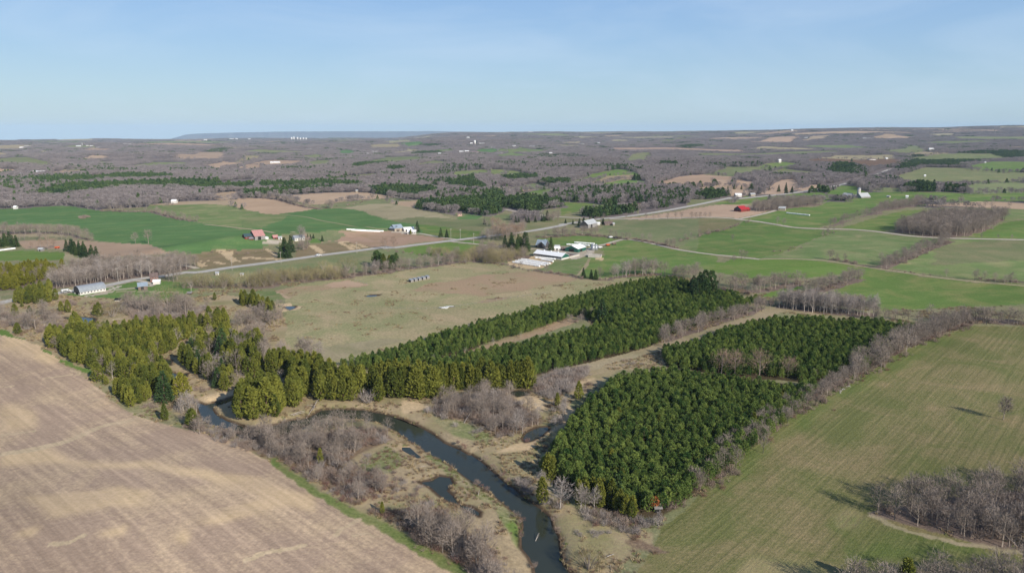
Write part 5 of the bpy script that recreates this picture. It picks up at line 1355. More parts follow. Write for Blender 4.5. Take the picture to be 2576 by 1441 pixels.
stand([('bare', .8), ('shrub', .2)], G('A2', [(750,885),(780,870),(870,870),(870,885)]), 6, (9, 12), 'in the little copse below the tan hill field', 'copse below the tan hill field')
stand([('shrub', 1)], G('A1', [(770,980),(800,955),(870,955),(880,968),(830,985)]), 3, (5, 8), 'on the stone heap in the big green field', 'bushes in the big green field')
row([('shrub', .9), ('spruce', .1)], G('A2', [(860,855),(980,855),(1100,830),(1220,800),(1400,785)]), 7, (5, 8), 6, 'scattered on the slope below the tan hill field', 'scattered bushes below the tan field', .7)
row([('spruce', 1)], G('A3', [(2330,692),(2400,694),(2480,696),(2570,697)]), 11, (6, 9), 3, 'in the broken row across the tan field by the main road', 'dark row on the tan field', .8)
row([('spruce', 1)], G('A4', [(5,626),(70,627),(140,628),(200,629),(260,630)]), 12, (6, 9), 3, 'in the right part of the row across the tan field', 'dark row on the tan field', .8)
stand([('spruce', .8), ('bare', .2)], G('A4', [(380,640),(430,680),(560,655),(550,632)]), 14, (8, 12), 'in the clump by the main road below the tan fields', 'clump by the main road', .9)
row([('spruce', 1)], G('A4', [(685,660),(740,662),(800,664),(830,664)]), 12, (5, 8), 3, 'in the short row beside the main road near the silo farm', 'short row near the silo farm')
row([('spruce', .5), ('bare', .5)], G('A4', [(1240,640),(1330,645),(1500,648),(1660,650),(1850,655),(2060,655)]), 14, (8, 12), 8, 'in the tree line behind the silo farm', 'tree line behind the silo farm', .8)
# --- groves along road and creek
stand([('bare', .55), ('aspen', .4)], WOODS['behindbarn'], 4.2, (8, 12), 'in the bare grove behind the long barn', 'grove behind the long barn', .92)
stand([('bare', .9)], WOODS['leftrow'], 5.5, (8, 11), 'in the row behind the narrow tan field', 'row behind the narrow tan field', .95)
row([('bare', .6), ('shrub', .4)], G('A1', [(-30,1185),(100,1185),(250,1188),(400,1190),(550,1188),(700,1185),(850,1190),(930,1195)]), 6, (6, 9), 4, 'in the thin hedge across the tan field', 'thin hedge across the tan field')
for u, v, h, k in ((1330, 1225, 11, 'left'), (1460, 1228, 14, 'right')): one('bare', 'A1', u, v, h, k + ' of two lone bare trees at the edge of the big green field')
one('bare', 'A1', 960, 1370, 10, 'pale bare tree at the end of the dark spruce row')
for u, v, h in ((400, 1275, 9), (470, 1285, 11), (530, 1265, 8), (310, 1270, 6)):
    one('budding', 'A1', u, v, h, {400: 'left spreading bare tree by the small grey shed', 470: 'largest spreading bare tree by the small grey shed', 530: 'right bare tree by the small grey shed', 310: 'small round bare tree left of the grey shed'}[u])
for u, v, h in ((2050, 690, 12), (2100, 700, 12), (2150, 695, 11), (2010, 670, 10)):
    one('bare', 'B1', u, v, h, {2050: 'second of four spreading bare trees by the brick house', 2100: 'third spreading bare tree by the brick house', 2150: 'rightmost spreading bare tree by the brick house', 2010: 'spreading bare tree nearest the brick house'}[u], 1.2)
stand([('willow', .6), ('bare', .15), ('shrub', .25)], G('B2', [(560,840),(700,860),(900,860),(980,820),(1250,785),(1500,775),(1850,740),(1850,690),(1500,720),(1200,730),(900,770),(700,790)]), 6.0, (4.5, 10.5), 'in the broad creek belt below the road', 'broad creek belt below the road', .9)
row([('willow', .75), ('shrub', .25)], G('B2', [(-60,860),(60,860),(180,850),(300,845),(420,845),(520,835)]), 2.8, (8, 11), 8, 'along the creek behind the brick house', 'willows along the creek')
row([('willow', .7), ('shrub', .3)], G('B2', [(620,850),(720,850),(820,855),(900,850),(960,830)]), 2.2, (8, 11), 6, 'in the rounded willow clump on the creek', 'willows along the creek')
row([('willow', .6), ('bare', .2), ('shrub', .2)], G('B2', [(930,790),(1050,775),(1200,760),(1350,770),(1480,765),(1600,750),(1720,745),(1830,735)]), 1.9, (7, 10), 9, 'in the dense creek thicket below the road', 'creek thicket below the road')
row([('bare', .5), ('shrub', .5)], G('B2', [(1700,745),(1800,740),(1900,720),(2000,705),(2150,700),(2300,680),(2450,668)]), 1.7, (5, 8), 5, 'in the creek thicket by the pasture edge', 'creek thicket below the road')
one('willow', 'B2', 1880, 655, 11, 'large round willow standing above the creek', 1.3)
one('willow', 'B2', 1600, 650, 8, 'round willow left of the large willow', 1.2)
for u, v in ((2180, 700), (2250, 670)): one('aspen', 'B2', u, v, 9, {2180: 'pale branched tree in the creek thicket', 2250: 'pale tree beside the dark pine clump'}[u], 1.4)
for u, v in ((2340, 400), (2450, 385)): one('budding', 'B2', u, v, 11, {2340: 'left of two bare trees beside the main road', 2450: 'right of two bare trees beside the main road'}[u])
row([('bare', .6), ('aspen', .15), ('shrub', .25)], G('B3', [(-40,780),(80,780),(200,750),(330,730),(450,715),(560,705),(680,695),(800,675),(900,665),(1000,650),(1100,630)]), 1.5, (6, 9.5), 6, 'in the tree belt along the top of the pasture', 'tree belt along the pasture')
row([('willow', .4), ('bare', .35), ('shrub', .25)], G('B3', [(1060,600),(1200,610),(1330,625),(1450,640),(1580,650),(1700,600)]), 1.8, (6, 10), 9, 'in the creek wood below the dairy farm', 'creek wood below the dairy farm')
row([('willow', .6), ('bare', .4)], G('B3', [(700,560),(800,550),(900,560),(1100,580)]), 2.8, (6, 9), 8, 'on the creek meadow by the drive', 'willows on the creek meadow')
stand([('bare', .5), ('willow', .25), ('shrub', .25)], G('B3', [(1230,540),(1500,470),(1600,520),(1750,560),(1950,560),(1960,590),(1700,640),(1450,620),(1250,590)]), 5, (7, 11), 'in the creek wood below the dairy farm', 'creek wood below the dairy farm', .8)
stand([('budding', .8), ('bare', .2)], G('B3', [(1540,380),(1650,400),(1800,370),(1900,320),(1800,290),(1650,300),(1520,330)]), 6, (11, 15), 'in the reddish grove at the road bend', 'reddish grove at the road bend', .9)
stand([('bare', .8), ('aspen', .2)], G('B3', [(1370,370),(1450,380),(1540,385),(1530,350),(1400,340)]), 5, (9, 12), 'left of the reddish grove', 'trees left of the reddish grove', .9)
stand([('budding', .7), ('bare', .3)], G('B3', [(1400,195),(1600,180),(1620,210),(1500,225),(1380,205)]), 6, (7, 10), 'behind the reddish grove', 'reddish grove at the road bend', .9)
stand([('bare', .9)], G('B3', [(1700,270),(1900,240),(1960,270),(1800,310)]), 6, (9, 12), 'right of the reddish grove', 'trees right of the reddish grove', .9)
row([('shrub', 1)], G('B3', [(280,505),(380,515),(500,525),(640,545)]), 4, (4, 7), 3, 'along the ditch in the creek meadow', 'ditch bushes')
row([('shrub', .8), ('bare', .2)], G('B3', [(1640,660),(1800,700),(1950,735),(2080,745),(2250,765),(2400,790)]), 3.0, (4, 7), 3, 'along the fence line below the bale rows', 'fence line bushes')
row([('shrub', .9)], G('B4', [(400,750),(560,775),(700,795),(820,805),(930,830)]), 3.0, (3, 7), 3, 'along the fence line below the dairy farm', 'fence line bushes')
one('aspen', 'B2', 1320, 290, 14, 'tall bare poplar by the farmhouse on the bank', 1.2)
one('aspen', 'B2', 1345, 300, 13, 'second tall poplar by the farmhouse on the bank', 1.2)
stand([('bare', .5), ('shrub', .5)], G('B2', [(1240,340),(1440,300),(1450,350),(1380,420),(1260,420)]), 4, (5, 8), 'in front of the farmhouse on the bank', 'bushes by the farmhouse on the bank')
row([('shrub', 1)], G('B2', [(180,470),(300,430),(560,460),(700,450),(850,400)]), 6, (3, 6), 6, 'on the sandy bank', 'bushes on the sandy bank')
one('dead', 'B3', 590, 305, 9, 'pale bare tree beside the white farmhouse')
row([('bare', .5), ('spruce', .3)], G('B4', [(760,165),(850,180),(920,190),(1000,140),(1100,160),(1200,180),(1330,190)]), 5, (5, 8), 5, 'about the grey board barn', 'trees about the grey board barn')
row([('spruce', .9), ('bare', .1)], G('B4', [(70,155),(150,155),(250,155),(350,150),(450,140)]), 4, (6, 8), 3, 'in the dark hedge beside the side road', 'dark hedge by the side road')
stand([('bare', .9)], G('B4', [(450,130),(520,125),(620,110),(640,130),(540,150)]), 5, (8, 12), 'at the end of the dark hedge', 'bare trees by the side road')
one('spruce', 'B4', 490, 130, 11, 'dark spruce at the end of the dark hedge by the side road', 1.2)
# --- wet shrubland left of the creek
stand([('shrub', .45), ('greyshrub', .35), ('bare', .15)], G('B1', [(1480,1000),(1600,980),(1850,1010),(2100,1010),(2400,1050),(2543,1020),(2543,1060),(2300,1130),(2000,1170),(1750,1190),(1620,1150),(1520,1080)]), 2.3, (8, 12), 'in the grey thicket above the cedar grove', 'grey thicket above the cedar grove', .92)
stand([('shrub', .5), ('bare', .4), ('greyshrub', .1)], G('B1', [(0,1050),(150,1150),(300,1130),(600,1080),(720,1100),(760,1200),(800,1270),(650,1300),(450,1330),(300,1290),(100,1260),(-60,1240)]), 3.6, (6, 10), 'in the shrubby corner at the left edge', 'shrubby corner at the left edge', .85)
stand([('shrub', .9)], G('B1', [(700,950),(1100,960),(1400,970),(1450,1020),(1200,1040),(900,1050),(760,1010)]), 4, (6, 9), 'below the lawn of the long barn', 'bushes below the lawn', .55)
one('willow', 'B1', 1370, 1130, 9, 'fan shaped bare willow by the pond', 1.3)
one('willow', 'B1', 2050, 1020, 13, 'large spreading willow below the sheds', 1.3)
one('bare', 'B1', 350, 1290, 10, 'leaning pale bare tree in the shrubby corner')
one('dead', 'B1', 2320, 830, 8, 'thin bare tree by the creek culvert')
stand([('bare', .55), ('shrub', .3), ('greyshrub', .15)], G('C2', [(580,250),(700,180),(850,210),(1000,190),(1060,130),(1050,60),(900,60),(760,110),(640,140)]), 3.6, (7, 10), 'in the bare clump on the pasture edge', 'bare clump on the pasture edge', .9)
row([('bare', .8), ('aspen', .2)], G('C2', [(860,540),(960,545),(1040,530),(1140,545),(1240,560),(1350,585),(1420,600)]), 2.6, (9, 13), 6, 'in the tall bare row between pasture and cedars', 'tall bare row by the pasture')
stand([('bare', .6), ('greyshrub', .2)], G('C2', [(600,330),(820,260),(900,330),(1000,450),(880,500),(760,450)]), 4.0, (7, 10), 'behind the mixed wood by the pasture', 'bare trees behind the mixed wood', .85)
for u, v, h, lab in ((405, 660, 10, 'leaning dead tree with white limbs by the creek'), (630, 790, 8, 'grey bare tree with a pale fork on the river bend'), (1060, 760, 7, 'broken pale dead tree among the cedars'), (570, 350, 8, 'dead tree with pale limbs above the mixed wood'), (40, 370, 9, 'pale dead tree in a gap of the cedar grove')):
    one('dead' if u != 630 else 'bare', 'C2', u, v, h, lab, 1.3)
one('dead', 'C1', 940, 590, 9, 'forked dead tree with pale bark beside the stubble field', 1.1)
stand([('shrub', .7), ('dogwood', .2)], G('C2', [(190,780),(380,800),(360,830),(200,820),(150,760)]), 2.4, (5, 9), 'by the river bend below the dead tree', 'bushes by the river bend', .8)
stand([('aspen', .7), ('greyshrub', .3)], G('C1', [(1700,1000),(1780,1040),(1880,1060),(1950,1050),(1900,990),(1760,970)]), 2.4, (6, 8), 'in the pale clump on the near river bank', 'pale clump on the near river bank')
stand([('shrub', .9)], G('C1', [(1390,970),(1480,1010),(1550,990),(1480,940)]), 2.4, (5, 8), 'by the field corner above the river', 'bushes by the field corner')
# --- thicket between the stubble field and the river
stand([('shrub', .42), ('bare', .25), ('greyshrub', .28)], G('C2', [(40,1150),(130,1210),(330,1270),(480,1330),(700,1400),(900,1460),(1150,1500),(1100,1400),(1000,1330),(900,1270),(700,1240),(480,1190),(350,1165),(240,1130),(150,1120)]), 1.75, (3.6, 6.2), 'in the dense thicket between stubble field and river', 'dense thicket by the stubble field', .92)
stand([('shrub', .34), ('bare', .28), ('greyshrub', .16), ('dogwood', .14)], G('C5', [(200,130),(500,140),(750,110),(1000,100),(1200,80),(1370,150),(1300,220),(1100,250),(1000,340),(900,370),(850,480),(700,470),(560,440),(400,420),(280,350),(100,260)]), 1.9, (5, 8.5), 'in the thicket on the inside of the river bend', 'thicket inside the river bend', .88)
stand([('shrub', .5), ('dogwood', .3), ('greyshrub', .1), ('bare', .08)], G('C5', [(330,340),(470,420),(700,480),(900,480),(1050,440),(1250,480),(1320,560),(1300,720),(1150,740),(1050,810),(960,800),(800,690),(600,560),(450,460)]), 1.75, (4, 7.5), 'in the reddish brush beside the field margin', 'reddish brush beside the field margin', .88)
stand([('shrub', .2), ('dogwood', .25), ('greyshrub', .1)], G('C5', [(1100,360),(1400,250),(1450,420),(1550,560),(1700,700),(1800,800),(1400,780),(1200,720),(1300,560)]), 2.1, (2.5, 5.5), 'scattered on the grassy river point', 'scattered shrubs on the river point', .8)
stand([('shrub', .4), ('dogwood', .42), ('greyshrub', .1)], G('C5', [(1090,830),(1300,840),(1500,820),(1750,800),(1900,880),(1800,960),(1500,940),(1300,920),(1180,910)]), 1.9, (3.5, 6.5), 'in the dark red brush by the field margin', 'dark red brush by the field margin', .85)
stand([('shrub', .45), ('bare', .27), ('greyshrub', .18), ('dogwood', .1)], G('C5', [(1390,960),(1600,960),(1850,980),(2000,1080),(2200,1200),(2350,1400),(2500,1700),(2450,1750),(2250,1560),(2050,1390),(1800,1230),(1560,1090)]), 1.7, (6, 9.5), 'in the thicket at the bottom of the picture', 'thicket along the lower field margin', .92)
stand([('shrub', .25), ('dogwood', .3)], G('C5', [(1900,920),(2200,1000),(2400,1200),(2420,1400),(2250,1250),(2000,1050)]), 2.4, (2.5, 5), 'on the lower river flat', 'scattered shrubs on the lower river flat', .6)
row([('dogwood', .7), ('shrub', .3)], G('C3', [(290,1210),(380,1270),(470,1310),(560,1340),(650,1390)]), 1.2, (3, 5), 1.0, 'along the outer river bank', 'reddish fringe on the outer river bank')
row([('dogwood', .6), ('shrub', .4)], G('C6', [(210,330),(300,400),(420,520),(520,580),(600,620),(700,700)]), 1.3, (3, 5), 1.2, 'along the outer river bank', 'reddish fringe on the outer river bank')
row([('dogwood', .7), ('shrub', .3)], G('C6', [(200,580),(300,640),(350,650)]), 1.3, (3, 4.5), .8, 'on the inner river bank', 'shrubs on the inner river bank')
row([('dogwood', .4), ('shrub', .6)], G('C6', [(600,880),(615,950),(595,1020),(620,1080),(700,1260),(750,1390)]), 1.8, (2.5, 4.5), .8, 'on the inner river bank', 'shrubs on the inner river bank', .7)
row([('shrub', .8), ('dogwood', .2)], G('C6', [(900,900),(950,1020),(980,1150),(1010,1290),(1060,1360),(1150,1420)]), 1.8, (2.5, 4), .8, 'on the lower right river bank', 'shrubs on the lower right river bank', .7)
# --- thickets right of the river
stand([('shrub', .45), ('greyshrub', .25), ('bare', .25)], G('C3', [(240,1010),(400,920),(560,870),(800,820),(1000,830),(1150,930),(1220,1000),(1330,1080),(1300,1190),(1200,1220),(1060,1240),(900,1280),(800,1180),(700,1110),(560,1090),(420,1100)]), 2.0, (5, 8), 'in the thicket on the river flat below the cedar hedge', 'thicket on the river flat', .85)
row([('aspen', 1)], G('C3', [(1120,1235),(1180,1230),(1240,1215),(1300,1195),(1340,1150)]), 1.6, (7, 9), 1.5, 'in the pale row by the pond', 'pale row by the pond')
row([('aspen', .7), ('greyshrub', .3)], G('C3', [(760,990),(850,960),(950,980)]), 2, (6, 8), 2, 'in the middle of the river flat thicket', 'thicket on the river flat')
stand([('greyshrub', .7), ('shrub', .3)], G('C3', [(1290,790),(1330,720),(1500,650),(1700,600),(1830,590),(1810,660),(1720,760),(1660,830),(1560,870),(1440,900),(1340,840)]), 1.9, (6, 9), 'in the silver thicket beside the pine strip', 'silver thicket beside the pine strip', .95)
stand([('greyshrub', .5), ('aspen', .3)], G('C3', [(1400,980),(1500,940),(1600,1000),(1620,1100),(1540,1190),(1450,1180),(1480,1080)]), 2.2, (4, 7), 'in the clump beside the shaded plantation edge', 'clump beside the plantation edge', .75)
stand([('greyshrub', .7), ('shrub', .3)], G('C3', [(1760,790),(1850,740),(1950,780),(1880,830),(1780,830)]), 2.2, (3, 5), 'by the sandy track at the plantation edge', 'clump beside the plantation edge', .75)
stand([('shrub', .6), ('greyshrub', .4)], G('C3', [(1900,640),(2050,560),(2200,510),(2400,560),(2350,600),(2100,590)]), 3.0, (2.5, 4.5), 'on the grass strip between the pine blocks', 'bushes on the grass strip', .55)
for u, v in ((720, 1230), (770, 1215), (520, 1165), (960, 1270), (1080, 1260)):
    one('greyshrub', 'C3', u, v, 2.6, {720: 'dark grey bush alone on the river flat', 770: 'bush touching the dark grey bush on the river flat', 520: 'low bush left on the river flat', 960: 'rounded grey bush at the thicket foot', 1080: 'right rounded bush at the thicket foot'}[u])
one('dogwood', 'C3', 1225, 1315, 2.2, 'red bush at the tip of the dark pond')
row([('dead', 1)], G('C3', [(330,545),(390,535),(860,390),(920,370),(1100,300),(1180,295)]), 12, (3.5, 5), 2, 'on the brown strip between the pine rows', 'pale saplings between the pine rows')
stand([('bare', .5), ('dogwood', .5)], G('C3', [(1600,160),(1700,170),(1850,150),(1900,110),(1750,100)]), 3.2, (4, 7), 'at the head of the grass strip between the pines', 'brush at the head of the grass strip', .8)
# --- lower bank group
one('aspen', 'C6', 975, 820, 9.5, 'large bare tree with a pale trunk on the lower river bank', 1.7)
for u, v, h, lab in ((810, 640, 6, 'grey bare tree left of the large bare tree on the bank'), (1165, 820, 7, 'thin pale tree left of the bright cedars'), (1285, 850, 7.5, 'pale tree in front of the near plantation edge'), (1205, 830, 6.5, 'thin pale tree between its two neighbours by the cedars'), (1875, 1000, 5, 'pale broken tree at the field corner')):
    one('aspen', 'C6', u, v, h, lab, 1.2)
stand([('greyshrub', .8), ('dogwood', .1)], G('C6', [(520,530),(700,560),(750,720),(680,690),(600,620)]), 1.8, (4, 6), 'on the bank below the shaded plantation edge', 'bushes on the bank', .7)
stand([('greyshrub', .65), ('shrub', .3)], G('C6', [(740,640),(900,760),(1050,800),(1000,820),(860,790),(760,740)]), 1.7, (5, 7), 'around the large bare tree on the bank', 'bushes around the large bare tree')
stand([('greyshrub', .6), ('shrub', .3), ('dogwood', .08)], G('C6', [(1140,850),(1300,860),(1500,900),(1700,920),(1880,960),(1860,1000),(1700,1060),(1560,1040),(1400,1000),(1250,960)]), 1.6, (4.5, 7.5), 'in the grey thicket below the bright cedars', 'grey thicket below the bright cedars', .85)
stand([('greyshrub', .6), ('shrub', .3)], G('C6', [(1080,1040),(1250,1010),(1450,1050),(1350,1080),(1150,1080)]), 1.8, (2.5, 4.5), 'on the grassy bank at the field corner', 'low bushes at the field corner', .7)
stand([('dogwood', .8)], G('C6', [(1650,1080),(1800,1040),(1820,1080),(1720,1110)]), 1.5, (4, 6), 'at the corner of the green striped field', 'red bushes at the field corner')
stand([('shrub', .9)], G('C6', [(1960,790),(2080,740),(2100,800),(2000,850)]), 1.7, (6, 8), 'at the lower end of the plantation hedge', 'bushes at the plantation hedge end')
stand([('greyshrub', .5), ('willow', .2)], G('C6', [(1150,1300),(1350,1320),(1330,1420),(1200,1420)]), 2.4, (4, 7), 'at the bottom edge by the river', 'bushes at the bottom edge', .6)
# --- lower right wood
one('lone', 'C7', 2060, 268, 9.0, 'lone bare tree with a dark trunk in the green striped field', .9)
stand([('bare', .62), ('shrub', .36)], G('C7', [(1035,985),(1150,930),(1400,880),(1700,850),(2219,790),(2700,800),(2700,1400),(2219,1270),(1850,1205),(1500,1110),(1100,1008)]), 3.1, (7, 10.5), 'in the bare wood at the lower right', 'bare wood at the lower right', .9)
stand([('bare', .9), ('cedar', .05)], G('C7', [(850,1640),(1200,1570),(1600,1540),(2219,1500),(2700,1500),(2700,1900),(900,1900)]), 3.7, (8, 11), 'in the wood along the bottom right edge', 'wood along the bottom right edge', .9)

# ------------------------------------------------------------------ build the trees: the 300 that show largest of each kind one by one, the rest as one mass
for kind, L in TREES.items():
    by = {}
    for i, t in enumerate(L):
        if not t[6]: by.setdefault(t[4], []).append(i)
    for lab, ids in by.items():
        if len(ids) < 9 or len(lab.split()) > 14: continue
        az_ = np.array([math.atan2(L[i][0], L[i][1]) for i in ids]); d_ = np.array([math.hypot(L[i][0], L[i][1]) for i in ids])
        qa = np.quantile(az_, [1 / 3, 2 / 3]); qd = np.quantile(d_, [1 / 3, 2 / 3])
        for i, a_, r_ in zip(ids, az_, d_):
            side = 'left' if a_ < qa[0] else 'middle' if a_ < qa[1] else 'right'; dep = 'front' if r_ < qd[0] else 'centre' if r_ < qd[1] else 'back'
            t = L[i]; w_ = lab.split(' ', 0)[0]
            L[i] = t[:4] + (dep + ' ' + side + ' ' + lab,) + t[5:]
TRUNK_CHILD = {'shrub', 'greyshrub', 'dogwood'}
PROTO_O = {}
STUFF = {}
def merged(kind, i):
    tm, cm = PROTO[kind][i]
    ms = [m for m in (tm, cm) if m]
    V = []; F = []; MI = []; mats = []; off = 0
    for k, m in enumerate(ms):
        V += [tuple(v.co) for v in m.vertices]; F += [tuple(j + off for j in p.vertices) for p in m.polygons]; MI += [k] * len(m.polygons); off = len(V); mats.append(m.materials[0])
    me = bpy.data.meshes.new(kind + '_whole'); me.from_pydata(V, [], F); me.update()
    for m in mats: me.materials.append(m)
    me.polygons.foreach_set('material_index', MI)
    return me
def gn_scatter(name, label, cat, P, rotz, scale, idx, metas):
    me = bpy.data.meshes.new(name); n = len(P)
    me.vertices.add(n); me.vertices.foreach_set('co', np.asarray(P, np.float32).ravel()); me.update()
    a = me.attributes.new('srot', 'FLOAT_VECTOR', 'POINT'); rv = np.zeros((n, 3), np.float32); rv[:, 2] = rotz; a.data.foreach_set('vector', rv.ravel())
    a = me.attributes.new('sscale', 'FLOAT_VECTOR', 'POINT'); a.data.foreach_set('vector', np.asarray(scale, np.float32).ravel())
    a = me.attributes.new('sidx', 'INT', 'POINT'); a.data.foreach_set('value', np.asarray(idx, np.int32))
    col = bpy.data.collections.new(name + '_sources')
    for i, m in enumerate(metas):
        o = bpy.data.objects.new('%s_source_%03d' % (name, i), m); col.objects.link(o)
    g = bpy.data.node_groups.new(name, 'GeometryNodeTree')
    g.interface.new_socket('Geometry', in_out='INPUT', socket_type='NodeSocketGeometry'); g.interface.new_socket('Geometry', in_out='OUTPUT', socket_type='NodeSocketGeometry')
    gi = g.nodes.new('NodeGroupInput'); go = g.nodes.new('NodeGroupOutput'); ip = g.nodes.new('GeometryNodeInstanceOnPoints')
    ci = g.nodes.new('GeometryNodeCollectionInfo'); ci.inputs['Collection'].default_value = col; ci.inputs['Separate Children'].default_value = True; ci.inputs['Reset Children'].default_value = True
    ip.inputs['Pick Instance'].default_value = True
    def na(nm, ty):
        k = g.nodes.new('GeometryNodeInputNamedAttribute'); k.data_type = ty; k.inputs['Name'].default_value = nm; return k.outputs['Attribute']
    L = g.links.new
    L(gi.outputs[0], ip.inputs['Points']); L(ci.outputs[0], ip.inputs['Instance']); L(na('sidx', 'INT'), ip.inputs['Instance Index'])
    L(na('srot', 'FLOAT_VECTOR'), ip.inputs['Rotation']); L(na('sscale', 'FLOAT_VECTOR'), ip.inputs['Scale']); L(ip.outputs[0], go.inputs[0])
    o = link(name, me); md = o.modifiers.new('scatter', 'NODES'); md.node_group = g
    tag(o, label, cat, None, 'stuff'); return o
REST_LABEL = {'pine': ('pine_plantation', 'mass of young pines filling the rows of the plantation blocks', 'pine wood'), 'cedar': ('cedar_wood', 'remaining olive green cedars farther back in the groves', 'cedar wood'),
 'bare': ('bare_wood', 'mass of farther leafless trees in woods and hedges', 'bare wood'), 'shrub': ('shrub_thicket', 'mass of brown bare shrubs in thickets and hedges', 'thicket'), 'greyshrub': ('grey_thicket', 'mass of silver grey bare shrubs in the thickets', 'thicket'),
 'dogwood': ('red_thicket', 'mass of reddish twigged shrubs on the wet ground', 'thicket'), 'aspen': ('pale_grove', 'farther pale trunked bare trees in groves', 'grove')}
def zat(xs, ys): return height(xs, ys)
for kind, L in TREES.items():
    if not L: continue
    A = np.array([(t[0], t[1], t[2], t[3]) for t in L]); zz = height(A[:, 0], A[:, 1])
    D = np.hypot(A[:, 0], A[:, 1]); forced = np.array([t[6] for t in L])
    # what the frame shows
    fwd = A[:, 1] * cp + (CAM_H - zz) * sp_; up = A[:, 1] * sp_ - (CAM_H - zz - A[:, 2]) * cp
    infr = (np.abs(A[:, 0]) / np.maximum(fwd, 1) < .71) & (up / np.maximum(fwd, 1) > -.395)
    size = A[:, 2] / D * np.where(infr, 1, .01) + forced * 10
    order = np.argsort(-size)
    rs = np.random.default_rng(len(L) + 5)
    var = rs.integers(0, len(PROTO[kind]), len(L)); rot = rs.uniform(0, 6.283, len(L))
    ind = order[:300]; rest = order[300:]
    for n_ in ind:
        x, y, h, w, lab, grp, _ = L[n_]; s = h / BASE_H[kind]; tm, cm = PROTO[kind][var[n_]]
        cat = CAT.get(kind, 'tree')
        if tm is None:
            o = link(NAME[kind], cm, None, (x, y, zz[n_]), rot[n_]); o.scale = (s * w, s * w, s)
        else:
            o = empty(NAME[kind], (x, y, zz[n_]), rot[n_]); o.scale = (s * w, s * w, s)
            link('trunk', tm, o); link('crown', cm, o)
        tag(o, lab, cat, grp)
    if len(rest):
        STUFF[kind] = (rest, A, zz, var, rot)
        nm, lb, ct = REST_LABEL.get(kind, (kind + '_wood', 'farther ' + KW[kind] + 's', 'wood'))
        s = A[rest, 2] / BASE_H[kind]; w = A[rest, 3]
        gn_scatter(nm, lb, ct, np.c_[A[rest, :2], zz[rest]], rot[rest], np.c_[s * w, s * w, s], var[rest], [merged(kind, i) for i in range(len(PROTO[kind]))])
print('TREES', {k: len(v) for k, v in TREES.items()})

# ------------------------------------------------------------------ far woods: every distant wood and hedge
def far_protos():
    out = []
    global pr
    M_FTW = foliage('far_bare_crowns', C3(126, 118, 119), C3(160, 150, 148), .05, 0)  # violet-grey of distance haze mixed into the twig colour
    M_FCON = foliage('far_conifer_crowns', C3(58, 82, 54), C3(96, 116, 68), .08, 0)
    def blades(kind, n, h, r, seed, m, cx=0, cy=0):
        global pr
        pr = np.random.default_rng(seed); V = []; F = []
        for i in range(n):
            if kind == 'bare':
                a = pr.uniform(0, 6.283); f = pr.uniform(0, 1); z = h * (.25 + .6 * f); rr = r * math.sqrt(max(.05, 1 - (f * 1.25 - .5) ** 2)) * pr.uniform(.2, 1)
                p = np.array([cx + rr * math.cos(a), cy + rr * math.sin(a), z]); d = np.array([math.cos(a) * .6, math.sin(a) * .6, 1.0]) + pr.normal(0, .3, 3); ln = h * .22; ww = h * .022
            else:
                a = pr.uniform(0, 6.283); f = pr.uniform(0, 1) ** 1.2; z = h * (.08 + .8 * f); rr = r * (1 - f) * pr.uniform(.7, 1)
                p = np.array([cx + rr * math.cos(a), cy + rr * math.sin(a), z]); d = np.array([math.cos(a) * .5, math.sin(a) * .5, 1.0]) + pr.normal(0, .2, 3); ln = h * .2; ww = h * .07
            d /= np.linalg.norm(d); w = np.cross(d, pr.normal(0, 1, 3)); w /= np.linalg.norm(w) + 1e-9; b = len(V)
            V += [p - w * ww, p + w * ww, p + d * ln]; F.append((b, b + 1, b + 2))
        return V, F
    def joinup(parts, m, name):
        V = []; F = []
        for v, f in parts:
            b = len(V); V += v; F += [tuple(i + b for i in t) for t in f]
        return npmesh(name, np.array(V), np.array(F), m)
    for i in range(4):   # 0-3 single bare
        v, f = blades('bare', 130, 11, 4.6, 400 + i, None)
        for k in range(3):
            b = len(v); x, y = np.random.default_rng(i * 7 + k).normal(0, .8, 2); v += [np.array([x - .22, y, -1]), np.array([x + .22, y + .1, -1]), np.array([x * 1.5, y * 1.5, 8])]; f.append((b, b + 1, b + 2))
        out.append(joinup([(v, f)], M_FTW, 'far_bare'))
    for i in range(3):   # 4-6 single conifer
        out.append(joinup([blades('con', 110, 12, 3.4, 420 + i, None)], M_FCON, 'far_conifer'))
    for i in range(4):   # 7-10 clump of bare trees, ~30 m
        q_ = np.random.default_rng(430 + i); out.append(joinup([blades('bare', 42, q_.uniform(9, 13), 5.5, 440 + i * 20 + k, None, *q_.uniform(-15, 15, 2)) for k in range(13)], M_FTW, 'far_bare_clump'))
    for i in range(2):   # 11-12 clump of conifers
        q_ = np.random.default_rng(530 + i); out.append(joinup([blades('con', 42, q_.uniform(9, 13), 4.0, 540 + i * 20 + k, None, *q_.uniform(-13, 13, 2)) for k in range(14)], M_FCON, 'far_conifer_clump'))
    return out
